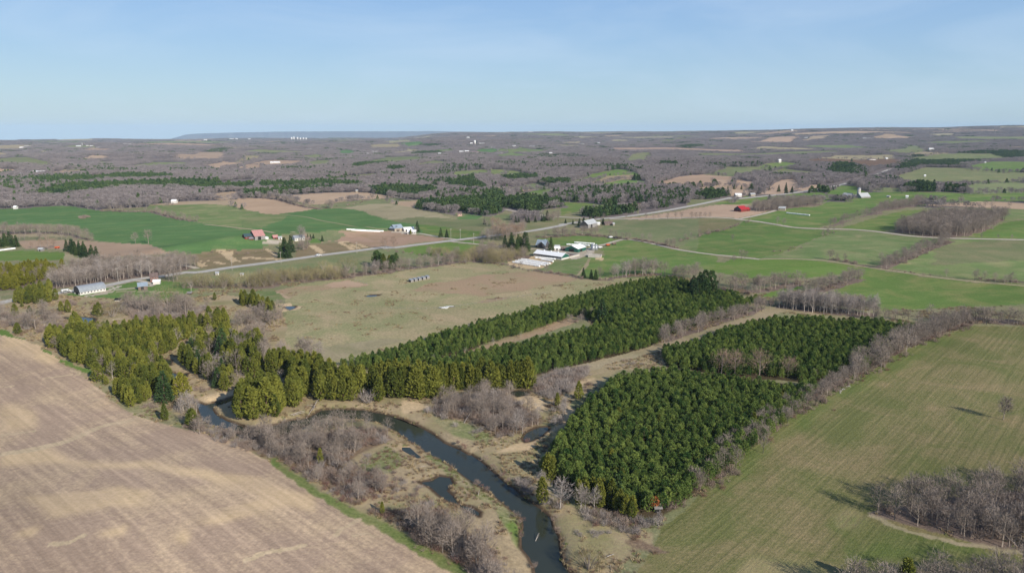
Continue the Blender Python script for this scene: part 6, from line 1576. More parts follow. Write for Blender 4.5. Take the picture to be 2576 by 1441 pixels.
CONIF = [G('A1', [(370,740),(700,670),(1200,650),(1700,630),(2400,620),(2500,660),(2480,702),(2000,717),(1800,692),(1300,692),(900,735),(600,772),(380,782)]),
 G('A1', [(0,560),(100,550),(100,520),(30,515)]), G('A1', [(690,530),(840,545),(850,520),(700,505)]), G('A1', [(250,620),(500,600),(880,590),(1300,560),(1700,575),(1700,600),(1000,620),(500,640)]),
 G('A2', [(150,690),(180,700),(420,698),(1150,682),(1160,650),(700,640),(160,660)]), G('A2', [(0,780),(170,770),(400,745),(860,715),(860,695),(400,710),(0,735)]),
 G('A2', [(1200,705),(1300,740),(1500,765),(1640,792),(1720,770),(1890,745),(1880,715),(1700,690),(1400,685)]), G('A2', [(1690,880),(1900,910),(2100,905),(2200,930),(2340,950),(2400,955),(2500,920),(2573,890),(2573,810),(2250,800),(2050,815),(1700,850)]),
 G('A2', [(1900,665),(2000,640),(2250,580),(2260,620),(2360,690),(2350,715),(2180,712),(1950,675)]), G('A2', [(1060,490),(1110,495),(1480,440),(1480,415),(1200,425),(1060,470)]), G('A2', [(790,605),(850,625),(1100,607),(1330,567),(1350,555),(1000,580)]),
 G('A2', [(1390,520),(1540,520),(1600,500),(1500,485),(1390,490)]), G('A2', [(1680,350),(1950,345),(1880,325),(1680,330)]), G('A2', [(1690,265),(1940,268),(1900,250),(1700,255)]),
 G('A3', [(-20,740),(130,745),(150,900),(0,960),(-60,900)]), G('A3', [(180,870),(280,920),(400,915),(560,885),(760,865),(690,825),(400,790),(200,800)]),
 G('A3', [(900,970),(1000,975),(1450,945),(1440,905),(1200,900),(920,935)]), G('A3', [(2010,790),(2340,795),(2340,750),(2200,735),(2020,765)]), G('A3', [(490,650),(620,668),(810,665),(800,630),(560,615)]), G('A3', [(100,595),(200,632),(480,612),(470,570)]),
 G('A3', [(1100,655),(1210,650),(1340,620),(1320,605),(1120,635)]), G('A3', [(1390,620),(1490,610),(1480,585),(1400,590)]), G('A3', [(1980,690),(2250,690),(2240,650),(2000,655)]), G('A3', [(2330,700),(2573,705),(2573,680),(2340,675)]), G('A3', [(1860,300),(2120,270),(2060,250),(1880,270)]),
 G('A3', [(1670,465),(1850,470),(1840,445),(1680,440)]),
 G('A4', [(1430,468),(1480,470),(1700,430),(2030,435),(2050,400),(2300,365),(2573,340),(2573,290),(2200,290),(1950,310),(1560,380)]), G('A4', [(850,480),(900,500),(1060,515),(1070,480),(1050,410),(960,395),(850,450)]), G('A4', [(2430,480),(2573,485),(2573,430),(2460,435)]),
 G('A4', [(180,640),(400,650),(430,680),(560,655),(540,620),(380,640)]), G('A4', [(680,660),(830,665),(830,645),(690,645)]), G('A4', [(1490,645),(1660,650),(1790,655),(1790,610),(1700,590),(1500,620)]), G('A4', [(1850,655),(2060,655),(2050,625),(1860,620)]), G('A4', [(900,665),(1000,668),(990,640),(910,640)])]
MIXED = [G('A3', [(600,790),(750,815),(1000,830),(1150,850),(1290,840),(1600,835),(1690,895),(1940,870),(2000,780),(1950,730),(1500,690),(1000,690),(700,725),(600,765)]), G('A3', [(180,920),(700,940),(760,870),(400,780),(150,800)]), G('A2', [(1880,790),(2573,800),(2573,700),(2360,720),(1900,740)]),
 G('A1', [(0,720),(350,730),(700,660),(1300,600),(1300,560),(500,580),(0,600)]), G('A4', [(820,500),(1080,520),(1200,500),(1080,390),(820,430)])]
def far_woods():
    P = []; S_ = []; I = []
    q_ = np.random.default_rng(77)
    def visible(x, y, z, top=14.0):
        a = np.arctan2(x, y); D = np.hypot(x, y)
        ci = np.clip(np.searchsorted(AZ, a), 0, len(AZ) - 1); ri = np.clip(np.searchsorted(RR, D * .985), 0, len(RR) - 1)
        return ((z + top - CAM_H) / D) > TANMAX[ci, ri] - .0006
    def region(d0, d1, sp, mode):
        xs = np.arange(-d1 * .80, d1 * .80, sp); ys = np.arange(d0 * .70, d1 * 1.02, sp)
        X, Y = np.meshgrid(xs, ys); X = X.ravel(); Y = Y.ravel()
        m = (np.abs(X) < Y * .80 + 60); X, Y = X[m], Y[m]
        X = X + q_.uniform(-.45, .45, X.size) * sp; Y = Y + q_.uniform(-.45, .45, Y.size) * sp
        D = np.hypot(X, Y); m = (D > d0) & (D <= d1); X, Y = X[m], Y[m]
        z = height(X, Y); m = visible(X, Y, z); X, Y, z = X[m], Y[m], z[m]
        k, ow = classify(X, Y); m = (k == KI['woodfar'])
        # clearings and thin places so that the canopy is uneven
        dens = vnoise(X / 170 + 9, Y / 170 + 4) * .6 + vnoise(X / 60 + 19, Y / 60 + 14) * .4
        m &= dens > .20
        # keep the road corridors open
        for rd, wd in ((HWY, 10), (SIDE, 8), (HILL, 8)):
            m &= segdist(X, Y, rd) > wd + .004 * np.hypot(X, Y)
        X, Y, z = X[m], Y[m], z[m]
        con = np.zeros(X.shape, bool); mix = np.zeros(X.shape, bool)
        for pl in CONIF: con |= inpoly(X, Y, pl)
        for pl in MIXED: mix |= inpoly(X, Y, pl)
        cn = vnoise(X / 140 + 55, Y / 140 + 25)
        isc = con | (mix & (q_.uniform(size=X.size) < .45)) | (q_.uniform(size=X.size) < .025) | ((cn > .83) & (q_.uniform(size=X.size) < .5))
        n = X.size
        if mode == 1: idx = np.where(isc, q_.integers(4, 7, n), q_.integers(0, 4, n)); s = q_.uniform(.75, 1.15, n)
        elif mode == 2: idx = np.where(isc, q_.integers(11, 13, n), q_.integers(7, 11, n)); s = q_.uniform(.85, 1.15, n)
        else: idx = np.where(isc, q_.integers(11, 13, n), q_.integers(7, 11, n)); s = q_.uniform(1.6, 2.2, n)
        hs = {1: .85, 2: .6, 3: .30}[mode]
        sw = s * np.where(con, 1.35, 1.0); P.append(np.c_[X, Y, z]); S_.append(np.c_[sw, sw, s * hs * q_.uniform(.8, 1.15, n)]); I.append(idx)
    region(600, 2300, 7.5, 1)
    region(2300, 5200, 24, 2)
    region(5200, 11500, 48, 3)
    # hedges on the borders of the far fields
    hp = []
    for g in FAR_FIELDS:
        n = len(g); D = float(np.median(np.hypot(*g.T)))
        if D < 1050: continue
        for i in range(n):
            if q_.uniform() > .5: continue
            a, b = g[i], g[(i + 1) % n]; Ln = np.hypot(*(b - a)); st = 7 if D < 2300 else 11
            for t in np.arange(0, Ln, st):
                if q_.uniform() < .85: hp.append(a + (b - a) * t / max(Ln, 1) + q_.normal(0, 2.0, 2))
    hp = np.array(hp); z = height(hp[:, 0], hp[:, 1])
    ok = visible(hp[:, 0], hp[:, 1], z)
    for rd in (HWY, SIDE, HILL): ok &= segdist(hp[:, 0], hp[:, 1], rd) > 14
    hp, z = hp[ok], z[ok]; n = len(hp)
    P.append(np.c_[hp, z]); s = q_.uniform(.35, .85, n); S_.append(np.c_[s * 1.15, s * 1.15, s]); I.append(np.where(q_.uniform(size=n) < .06, q_.integers(4, 7, n), q_.integers(0, 4, n)))
    P = np.vstack(P); S_ = np.vstack(S_); I = np.concatenate(I)
    print('FAR', len(P))
    gn_scatter('distant_woodland', 'leafless woods, hedges and conifer belts covering the distant hills', 'woodland', P, q_.uniform(0, 6.28, len(P)), S_, I, far_protos())
far_woods()

# ------------------------------------------------------------------ rough grass and low brush on the wet meadow and the pasture
def tussocks():
    q_ = np.random.default_rng(91)
    def tuft(seed, m, n, hh, ww):
        r_ = np.random.default_rng(seed); V = []; F = []
        for i in range(n):
            a = r_.uniform(0, 6.283); p = np.array([r_.normal(0, .22), r_.normal(0, .22), -.03]); d = np.array([math.cos(a) * .6, math.sin(a) * .6, r_.uniform(.5, 1.1)]); d /= np.linalg.norm(d)
            w = np.array([-math.sin(a), math.cos(a), 0]); L_ = hh * r_.uniform(.6, 1.3); b = len(V); V += [p - w * ww, p + w * ww, p + d * L_]; F.append((b, b + 1, b + 2))
        return npmesh('tussock', np.array(V), np.array(F), m)
    M_ST = foliage('dry_grass_blades', C3(166, 146, 112), C3(192, 172, 136), .3, 0); M_BR = foliage('brown_stalks', C3(126, 104, 88), C3(152, 132, 108), .3, 0); M_GB = foliage('green_grass_blades', C3(110, 120, 70), C3(146, 144, 96), .3, 0)
    meshes = [tuft(1, M_ST, 26, .5, .07), tuft(2, M_ST, 26, .65, .07), tuft(3, M_BR, 34, .9, .035), tuft(4, M_BR, 34, .7, .035), tuft(5, M_GB, 26, .4, .07)]
    X = q_.uniform(-330, 330, 260000); Y = q_.uniform(110, 640, 260000); D = np.hypot(X, Y)
    k, ow = classify(X, Y)
    nz_ = vnoise(X / 9 + 2, Y / 9 + 7) * .6 + vnoise(X / 3 + 12, Y / 3 + 17) * .4
    wet = np.isin(k, [KI['wet'], KI['wetgr'], KI['wetdk']]); past = np.isin(k, [KI['past'], KI['pastbr'], KI['paststr']]); edge = np.isin(k, [KI['wood'], KI['mead']])
    ok = (wet & (nz_ > .50)) | (past & (nz_ > .74)) | (edge & (nz_ > .62) & (D < 520))
    for w in WATER: ok &= ~inpoly(X, Y, w)
    X, Y, wet, past, k = X[ok], Y[ok], wet[ok], past[ok], k[ok]; n = len(X)
    r_ = q_.uniform(size=n); idx = np.where(r_ < .45, q_.integers(0, 2, n), np.where(r_ < .82, q_.integers(2, 4, n), 4)); idx = np.where((k == KI['wetgr']) & (r_ < .5), 4, idx); idx = np.where((k == KI['wetdk']), q_.integers(2, 4, n), idx)
    sc = q_.uniform(.7, 1.5, n) * np.where(past, .75, 1)
    gn_scatter('rough_grass', 'tufts of dry grass and brown stalks on the wet meadow and pasture', 'grass', np.c_[X, Y, carve(X, Y, height(X, Y))], q_.uniform(0, 6.28, n), np.c_[sc, sc, sc * q_.uniform(.6, 1.1, n)], idx, meshes)
tussocks()

# ------------------------------------------------------------------ buildings
M_WHITE = mat('white_metal_roof', (.84, .84, .84), .6, noise=.04)
M_WALLW = mat('white_wall', C3(222, 218, 212), .8, noise=.06)
M_GREYR = mat('grey_metal_roof', C3(150, 156, 164), .55, noise=.10)
M_BLUER = mat('blue_grey_roof', C3(150, 164, 178), .55, noise=.10)
M_LIGHTR = mat('weathered_roof', C3(186, 188, 190), .6, noise=.10)
M_DARKW = mat('dark_boards', C3(84, 82, 84), .9, noise=.18)
M_BOARD = mat('grey_boards', C3(148, 144, 142), .9, noise=.15)
M_TANW = mat('tan_boards', C3(178, 166, 148), .9, noise=.12)
M_BROWN = mat('brown_boards', C3(128, 110, 102), .9, noise=.15)
M_BRICK = mat('brick', C3(142, 106, 96), .9, noise=.15)
M_SHING = mat('brown_shingles', C3(118, 102, 98), .9, noise=.15)
M_REDR = mat('faded_red_roof', C3(186, 138, 134), .6, noise=.12)
M_REDB = mat('bright_red_roof', C3(178, 50, 54), .5, noise=.08)
M_REDW = mat('red_boards', C3(128, 58, 52), .9, noise=.15)
M_TEAL = mat('dark_teal_roof', C3(70, 92, 96), .6, noise=.1)
M_GREEN = mat('green_siding', C3(44, 96, 84), .7, noise=.08)
M_CONC = mat('concrete', C3(190, 184, 176), .9, noise=.1)
M_STEEL = mat('galvanised_steel', C3(172, 176, 182), .4, .5, noise=.08)
M_GLASS = mat('dark_glass', (.02, .024, .03), .15, spec=.5, noise=.02)
M_BLACK = mat('dark_opening', (.02, .02, .02), .9, noise=.02)  # near-black: paints the shade inside openings, also plain black walls
M_BALE = mat('white_bale_wrap', (.82, .81, .79), .45, noise=.04, nscale=1.5)
M_MUD = mat('yard_mud', C3(104, 78, 66), .95, noise=.2)
M_ORNG = mat('orange_paint', C3(196, 92, 52), .6)
def gable_prof(W_, hw, rise, roof='gable', t=.0):
    if roof == 'gambrel': return [(0, hw), (W_ * .20, hw + rise * .62), (W_ * .5, hw + rise), (W_ * .80, hw + rise * .62), (W_, hw)]
    if roof == 'arch': return [(W_ * (1 - math.cos(a)) / 2, hw + rise * math.sin(a)) for a in np.linspace(0, math.pi, 9)]
    if roof == 'lean': return [(0, hw), (W_, hw + rise)]
    return [(0, hw), (W_ * .5, hw + rise), (W_, hw)]
def building(name, label, reg, A, B, W_, hw, rise, mwall, mroof, roof='gable', cat='barn', windows=0, doors=0, mgable=None, over=.35, wm=None, parent=None, gdoor=False):
    """front wall foot runs from A to B in the photograph; the house stands behind it"""
    a = np.array(G1(reg, *A)); b = np.array(G1(reg, *B)); L = float(np.hypot(*(b - a))); ang = math.atan2(b[1] - a[1], b[0] - a[0])
    z = min(hz(*a), hz(*b))
    root = empty(name, (a[0], a[1], z), ang); tag(root, label, cat)
    prof = gable_prof(W_, hw, rise, roof)
    low = -1.2
    m = MB(); body = [(0, low)] + [(0, hw)] + prof[1:-1] + [prof[-1], (W_, low)] if roof != 'lean' else [(0, low), (0, hw), (W_, hw + rise), (W_, low)]
    m.prism(body[::-1], 0, L); w_ = m.build('wall', mwall, root)
    # roof skin, 12 cm thick, standing over the walls
    m = MB(); t = .14
    pp = list(prof); d0 = np.array(pp[0]) - np.array(pp[1]); d0 /= np.linalg.norm(d0); d1 = np.array(pp[-1]) - np.array(pp[-2]); d1 /= np.linalg.norm(d1)
    pp[0] = tuple(np.array(pp[0]) + d0 * over); pp[-1] = tuple(np.array(pp[-1]) + d1 * over)
    up = [(y, z_ + t + .01) for y, z_ in pp]; dn = [(y, z_ + .01) for y, z_ in pp]
    for i in range(len(pp) - 1):
        m.prism([dn[i], dn[i + 1], up[i + 1], up[i]], -over, L + over)
    m.build('roof', mroof, root)
    if mgable is not None:
        for xx in (0, L):
            m = MB(); e = .03; x0, x1 = (xx - e, xx - .002) if xx == 0 else (xx + .002, xx + e)
            gp = [(p[0], p[1] - .02) for p in body[1:-1]]
            lowg = [(W_ - .02, .05 if roof == 'gable' and hw < 1 else hw * .5), (.02, hw * .5)]
            m.prism((lowg[:1] + gp[::-1] + lowg[1:]), x0, x1); m.build('gable', mgable, root)
    wh = hw * .36
    for k in range(windows):
        x = L * (k + .5 + (.0)) / windows; ww = min(.9, L / windows * .4)
        m = MB(); m.box(x - ww / 2, x + ww / 2, -.05, .02, hw * .42, hw * .42 + wh); f_ = m.build('window', M_WALLW if mwall is not M_WALLW else M_BOARD, root)
        m = MB(); m.box(x - ww / 2 + .08, x + ww / 2 - .08, -.07, -.048, hw * .42 + .07, hw * .42 + wh - .07); m.build('pane', M_GLASS, f_)
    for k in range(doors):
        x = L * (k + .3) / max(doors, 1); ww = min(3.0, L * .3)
        m = MB(); m.box(x, x + ww, -.06, .02, 0, hw * .85); m.build('door', M_BLACK if wm is None else wm, root)  # without wm a black panel paints the shade of an open doorway
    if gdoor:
        m = MB(); m.box(-.06, .02, W_ * .3, W_ * .7, 0, hw * .9); m.build('door', M_BLACK, root)  # black panel painted as the dark inside of the gable doorway
    return root, L
r, L = building('long_barn', 'long white barn with a rounded grey roof beside the road bend', 'B1', (975, 868), (1285, 815), 8, 2.0, 3.2, M_WALLW, M_GREYR, 'arch', windows=8, gdoor=True, mgable=M_DARKW)
building('small_barn', 'small brown barn with a pale blue grey roof beside the long barn', 'B1', (1678, 808), (1792, 798), 6, 2.4, 1.9, M_BROWN, M_BLUER, windows=1, doors=1)
building('brick_house', 'brick house with a brown roof beside the spreading bare trees', 'B1', (1826, 712), (1922, 704), 6, 3.4, 2.2, M_BRICK, M_SHING, cat='house', windows=3)
building('white_garage', 'white garage standing in front of the brick house', 'B1', (1858, 737), (1940, 733), 3.5, 1.8, 1.0, M_WALLW, M_WHITE, cat='garage', doors=1, wm=M_WALLW)
building('red_roof_barn', 'grey barn with a faded red roof above the sandy bank', 'B2', (762, 287), (886, 275), 11, 3.6, 4.6, M_BOARD, M_REDR, doors=1, gdoor=True, mgable=M_DARKW)
building('red_barn_wing', 'low red wing with a dark teal roof left of the faded red roofed barn', 'B2', (640, 274), (738, 270), 7, 2.4, 2.2, M_REDW, M_TEAL, windows=2)
building('lean_to', 'small dark red lean-to against the faded red roofed barn', 'B2', (690, 281), (740, 285), 2, 1.4, .7, M_REDW, M_GREYR, 'lean', cat='shed')
building('red_shed', 'small shed with a red roof right of the barn on the bank', 'B2', (985, 270), (1042, 270), 4, 1.6, 2.0, M_REDW, M_REDR, cat='shed', doors=1)
building('white_shed', 'small white shed beside the red shed', 'B2', (1048, 279), (1090, 277), 3, 1.9, .8, M_WALLW, M_LIGHTR, cat='shed', doors=1)
building('milk_house', 'low white annex at the right end of the faded red roofed barn', 'B2', (889, 277), (926, 274), 3, 1.5, .5, M_WALLW, M_WHITE, 'lean', cat='shed')
building('farmhouse', 'white farmhouse half hidden by the poplars and spruces on the bank', 'B2', (1245, 298), (1370, 290), 7, 3.0, 2.0, M_WALLW, M_GREYR, cat='house', windows=4)
building('blue_roof_barn', 'tan barn with a blue grey roof beside the long white bale row', 'B3', (337, 262), (440, 254), 9, 3.0, 3.2, M_TANW, M_BLUER)
building('blue_roof_wing', 'lower dark wing on the left of the blue roofed barn', 'B3', (275, 252), (334, 262), 8, 2.8, 2.4, M_DARKW, M_BLUER)
building('white_drive_shed', 'open fronted shed with a white roof right of the blue roofed barn', 'B3', (452, 264), (574, 262), 7, 2.2, 1.8, M_WALLW, M_WHITE, cat='shed', doors=2)
building('white_farmhouse', 'white farmhouse behind the small dark cedar at the blue roofed farm', 'B3', (492, 298), (592, 298), 5, 2.4, 1.8, M_WALLW, M_WHITE, cat='house', windows=4)
r, L = building('dairy_barn', 'long dairy barn with a white roof and green gable', 'B4', (326, 566), (664, 610), 10, 2.6, 2.2, M_WALLW, M_WHITE, windows=12, mgable=M_GREEN)
for k in range(3):
    m = MB(); m.box(L * (.25 + .25 * k) - .5, L * (.25 + .25 * k) + .5, 4.6, 5.4, 4.7, 5.5); m.build('roof_vent', M_WHITE, r)
m = MB(); m.box(.3, L - .3, -.045, .01, 1.3, 2.45); m.build('side_curtain', M_DARKW, r)
building('hip_barn', 'grey blue roofed barn with a dark front behind the long dairy barn', 'B4', (352, 462), (466, 470), 9, 2.6, 4.0, M_DARKW, M_BLUER, doors=1)
building('hip_barn_wing', 'cross wing with a pale blue grey roof joined to the dark fronted barn', 'B4', (466, 470), (514, 440), 7, 2.6, 3.2, M_DARKW, M_BLUER)
building('machine_shed', 'green machine shed with a white roof beside the silos', 'B4', (862, 520), (960, 492), 12, 3.0, 2.2, M_GREEN, M_WHITE, cat='shed', doors=1, gdoor=True)
building('milk_shed', 'small white shed between the hip roofed barn and the green machine shed', 'B4', (580, 492), (645, 492), 4, 1.8, 1.2, M_WALLW, M_WHITE, cat='shed', doors=1)
building('white_hut', 'little white hut behind the small white shed at the dairy', 'B4', (585, 465), (640, 465), 3, 1.6, .8, M_WALLW, M_LIGHTR, cat='shed')
building('open_shelter', 'low rusty shelter left of the green machine shed', 'B4', (670, 498), (750, 496), 4, 1.7, .7, M_BROWN, M_BROWN, 'lean', cat='shed', doors=2)
building('board_barn', 'large grey board barn with a pale roof on the green slope', 'B4', (985, 230), (1098, 205), 10, 4.2, 3.8, M_BOARD, M_LIGHTR, doors=1, mgable=M_DARKW)
building('white_outbuilding', 'small white building right of the grey board barn', 'B4', (1095, 190), (1130, 190), 4, 2.0, 1.2, M_WALLW, M_WHITE, cat='shed')
building('brown_house', 'low brown house under bare trees right of the grey board barn', 'B4', (1190, 190), (1290, 188), 6, 2.2, 1.6, M_BROWN, M_SHING, cat='house', windows=3)
building('tan_shed', 'small tan shed beside the low brown house', 'B4', (1288, 194), (1308, 194), 3, 2, 1, M_TANW, M_LIGHTR, cat='shed')
building('scarlet_roof_barn', 'dark barn with a bright red roof on the tan field', 'A3', (2470, 916), (2532, 909), 11, 3.2, 3.6, M_REDW, M_REDB, mgable=M_DARKW)
building('scarlet_wing', 'low red wing behind the bright red roofed barn', 'A3', (2536, 908), (2560, 905), 6, 2.6, 2.0, M_REDW, M_REDB)
building('pale_house', 'pale house at the edge of the wood beyond the bright red roofed barn', 'A4', (395, 815), (455, 818), 6, 3, 2, M_TANW, M_LIGHTR, cat='house', windows=3)
building('silo_barn', 'white barn left of the tall silo', 'A4', (962, 692), (1036, 698), 9, 3, 2.6, M_WALLW, M_LIGHTR, doors=1)
building('silo_shed', 'low white shed at the foot of the tall silo', 'A4', (1040, 695), (1085, 697), 5, 2.4, 1.0, M_WALLW, M_WHITE, cat='shed')
building('silo_hay_barn', 'wide grey roofed barn right of the tall silo', 'A4', (1130, 706), (1212, 702), 12, 2.0, 5.0, M_BOARD, M_LIGHTR)
building('black_shelter', 'black open shelter in the field below the silo farm', 'A4', (953, 727), (990, 727), 4, 2.2, .6, M_BLACK, M_DARKW, 'lean', cat='shed')
building('field_hut', 'small white hut alone on the green slope right of the silo farm', 'A4', (1525, 705), (1548, 706), 5, 2.6, 1.2, M_WALLW, M_WHITE, cat='shed')
building('field_hut', 'little pale hut between the silo farm and the white hut', 'A4', (1355, 699), (1380, 701), 4, 1.8, 1.0, M_TANW, M_LIGHTR, cat='shed')
building('pink_house', 'small pink house at the foot of the conifer wood', 'A2', (2092, 955), (2130, 955), 7, 2.8, 2.2, mat('pink_wall', C3(214, 178, 162), .9), M_SHING, cat='house', windows=2)
building('grey_cabin', 'small grey cabin on the green strip at the left edge', 'B1', (462, 335), (512, 335), 3, 1.8, 1.0, M_BOARD, M_LIGHTR, cat='shed', doors=1)
building('hunting_blind', 'small dark hut with a grey roof beside the orange leaved tree', 'C6', (1852, 858), (1905, 856), 1.8, 1.3, .5, M_BLACK, M_BOARD, 'lean', cat='hut')
building('creek_shed', 'small white open shed by the creek, nearest the road bend', 'B2', (285, 708), (322, 706), 2.2, 1.4, .5, M_WALLW, M_LIGHTR, 'lean', cat='shed', doors=1)
building('creek_shed', 'small white open shed by the creek, farther from the road', 'B2', (585, 720), (622, 718), 2.2, 1.2, .4, M_WALLW, M_LIGHTR, 'lean', cat='shed', doors=1)
building('garden_shelter', 'low dark roofed shelter on the lawn below the long barn', 'B1', (1390, 938), (1455, 936), 2.2, .6, .5, M_WALLW, M_BLACK, 'lean', cat='shelter')
building('culvert_shed', 'dark little shelter by the creek below the brick house', 'B1', (2270, 860), (2320, 858), 2, .9, .4, M_BLACK, M_BOARD, 'lean', cat='shelter')
FARB = [('A1', 745, 790, 273, 9, 4, 'white barn in the farm cluster on the far left hillside', M_WALLW, M_WHITE), ('A1', 845, 868, 270, 8, 3, 'small pale house right of the white hillside barn', M_TANW, M_WHITE), ('A1', 880, 910, 272, 8, 3, 'farthest right pale house of the hillside cluster', M_TANW, M_WHITE), ('A1', 945, 980, 288, 8, 4, 'white shed at the edge of the far tan strip', M_WALLW, M_WHITE),
 ('A1', 1210, 1282, 254, 14, 4, 'long white shed on the far left plain', M_WALLW, M_WHITE), ('A1', 190, 230, 288, 9, 4, 'white farm building at the far left edge', M_WALLW, M_WHITE), ('A1', 235, 285, 275, 9, 4, 'greyish farm building at the far left edge', M_BOARD, M_LIGHTR), ('A1', 918, 960, 540, 8, 3, 'pale shed on the straw patch in the far woods', M_TANW, M_LIGHTR),
 ('A1', 2050, 2078, 508, 8, 4, 'small white house in the far brown wood', M_WALLW, M_WHITE), ('A1', 255, 390, 545, 20, 6, 'large white greenhouse among dark spruces', M_WALLW, M_WHITE), ('A1', 175, 250, 553, 10, 4, 'lower white shed left of the large white greenhouse', M_WALLW, M_WHITE), ('A1', 1680, 1725, 830, 7, 3, 'white shed at the top of the tan hill field', M_WALLW, M_WHITE), ('A1', 130, 155, 888, 5, 3, 'tiny white hut at the top of the big green field', M_WALLW, M_WHITE),
 ('A1', 2000, 2025, 216, 16, 8, 'white building on the plain before the escarpment', M_WALLW, M_WHITE), ('A1', 2250, 2290, 206, 16, 8, 'first white building on the far skyline', M_WALLW, M_WHITE), ('A1', 2310, 2330, 204, 16, 8, 'second white building on the far skyline', M_WALLW, M_WHITE), ('A1', 2435, 2455, 207, 16, 8, 'third white building on the far skyline', M_WALLW, M_WHITE),
 ('A2', 250, 275, 440, 8, 5, 'left white block on the far tan strip', M_WALLW, M_WHITE), ('A2', 280, 342, 438, 10, 4, 'long white shed on the far tan strip', M_WALLW, M_WHITE), ('A2', 2110, 2150, 335, 10, 5, 'left white barn of the far red roofed farm', M_WALLW, M_WHITE), ('A2', 2160, 2200, 333, 10, 6, 'middle white barn of the far red roofed farm', M_WALLW, M_WHITE), ('A2', 2235, 2308, 335, 12, 4, 'far barn with a long red roof', M_WALLW, M_REDR), ('A2', 1900, 1928, 355, 8, 5, 'small white house left of the far red roofed farm', M_WALLW, M_WHITE),
 ('A2', 2215, 2240, 252, 14, 6, 'white barn at the upper far farm', M_WALLW, M_WHITE), ('A2', 2305, 2355, 252, 14, 5, 'long white barn right of the upper far farm', M_WALLW, M_WHITE), ('A2', 1240, 1295, 333, 10, 4, 'white house among dark trees on the far slope', M_WALLW, M_WHITE), ('A2', 1198, 1222, 352, 9, 4, 'small white house below the dark trees on the far slope', M_WALLW, M_WHITE), ('A2', 1090, 1112, 722, 6, 4, 'small pink house at the top of the far ploughed field', M_TANW, M_LIGHTR), ('A2', 600, 650, 302, 12, 4, 'pale farm in the far left woods', M_TANW, M_LIGHTR),
 ('A2', 2180, 2205, 192, 20, 7, 'white speck of a barn below the dark ridge', M_WALLW, M_WHITE),
 ('A3', 230, 260, 278, 12, 6, 'white farmhouse with a tall gable on the far green strip', M_WALLW, M_WHITE), ('A3', 395, 450, 282, 12, 5, 'pale farm group right of the white gabled farmhouse', M_TANW, M_LIGHTR), ('A3', 590, 618, 350, 10, 5, 'white house alone in the far grey woods', M_WALLW, M_WHITE), ('A3', 1062, 1085, 248, 14, 8, 'white tall house in the middle of the far woods', M_WALLW, M_WHITE), ('A3', 905, 935, 256, 12, 4, 'white shed left of the tall house in the far woods', M_WALLW, M_WHITE),
 ('A3', 2380, 2440, 424, 10, 4, 'left white shed of the pair on the far right', M_WALLW, M_WHITE), ('A3', 2450, 2518, 418, 11, 5, 'right white shed of the pair on the far right', M_WALLW, M_WHITE), ('A3', 2418, 2478, 768, 7, 3, 'white bungalow beside the main road', M_WALLW, M_WHITE), ('A3', 385, 425, 136, 24, 7, 'white barn on the central skyline', M_WALLW, M_WHITE), ('A3', 60, 130, 343, 12, 3, 'low pale sheds in the far centre', M_TANW, M_LIGHTR), ('A3', 15, 50, 288, 12, 4, 'tan barn at the end of the far green strip', M_TANW, M_LIGHTR),
 ('A4', 398, 418, 390, 8, 7, 'white house with a tall gable above the green slope', M_WALLW, M_WHITE), ('A4', 1150, 1235, 180, 16, 5, 'white farm on the far right tan hill', M_WALLW, M_LIGHTR), ('A4', 1735, 1770, 282, 11, 6, 'white farmhouse on the pale green knoll at the far right', M_WALLW, M_WHITE), ('A4', 1200, 1262, 367, 9, 3, 'dark roofed house by the brown field', M_WALLW, M_SHING), ('A4', 1350, 1366, 360, 8, 4, 'small white house by the brown field', M_WALLW, M_WHITE), ('A4', 2195, 2215, 393, 8, 4, 'left white box on the green hill at the right edge', M_WALLW, M_WHITE), ('A4', 2222, 2240, 394, 8, 4, 'right white box on the green hill at the right edge', M_WALLW, M_WHITE),
 ('A4', 630, 660, 175, 14, 4, 'white shed on the tan far hill', M_WALLW, M_WHITE), ('A4', 18, 60, 694, 7, 3, 'white house with a low roof by the main road', M_WALLW, M_WHITE), ('A4', 150, 190, 688, 7, 2.6, 'pale house among cedars by the main road', M_TANW, M_LIGHTR), ('A4', 510, 525, 110, 20, 8, 'white house on the right skyline', M_WALLW, M_WHITE), ('A4', 1690, 1705, 515, 5, 3, 'tiny white hut beside the dark copse', M_WALLW, M_WHITE)]
for rg, u0, u1, v, dep, hw, lab, mw, mr in FARB:
    a = np.array(G1(rg, u0, v)); b = np.array(G1(rg, u1, v)); Ld = float(np.hypot(*(b - a))); hw2 = max(2.4, min(hw, Ld * .5)); rs_ = 1.2 + hw2 * .25
    if abs(a[1] - b[1]) > .35 * max(Ld, 1) or Ld > 200:      # a crest lies between the two ends: keep it square to the view
        D = np.hypot(*a); wpx = (u1 - u0) / REG[rg][2] * K_; c_ = a; Ld = wpx * D / FPX; b = a + np.array([Ld, 0])
    ang = math.atan2(b[1] - a[1], b[0] - a[0]); z = min(hz(*a), hz(*b))
    root = empty('farm_building', (a[0], a[1], z), ang); tag(root, lab, 'farm building')
    m = MB(); m.prism([(0, -2), (dep, -2), (dep, hw2), (dep / 2, hw2 + rs_), (0, hw2)], 0, Ld); m.build('wall', mw, root)
    m = MB(); t = .2
    m.prism([(-.3, hw2 - .02), (dep / 2, hw2 + rs_ + .02), (dep / 2, hw2 + rs_ + t), (-.3, hw2 + t)], -.3, Ld + .3); m.prism([(dep / 2, hw2 + rs_ + .02), (dep + .3, hw2 - .02), (dep + .3, hw2 + t), (dep / 2, hw2 + rs_ + t)], -.3, Ld + .3)
    m.build('roof', mr, root)
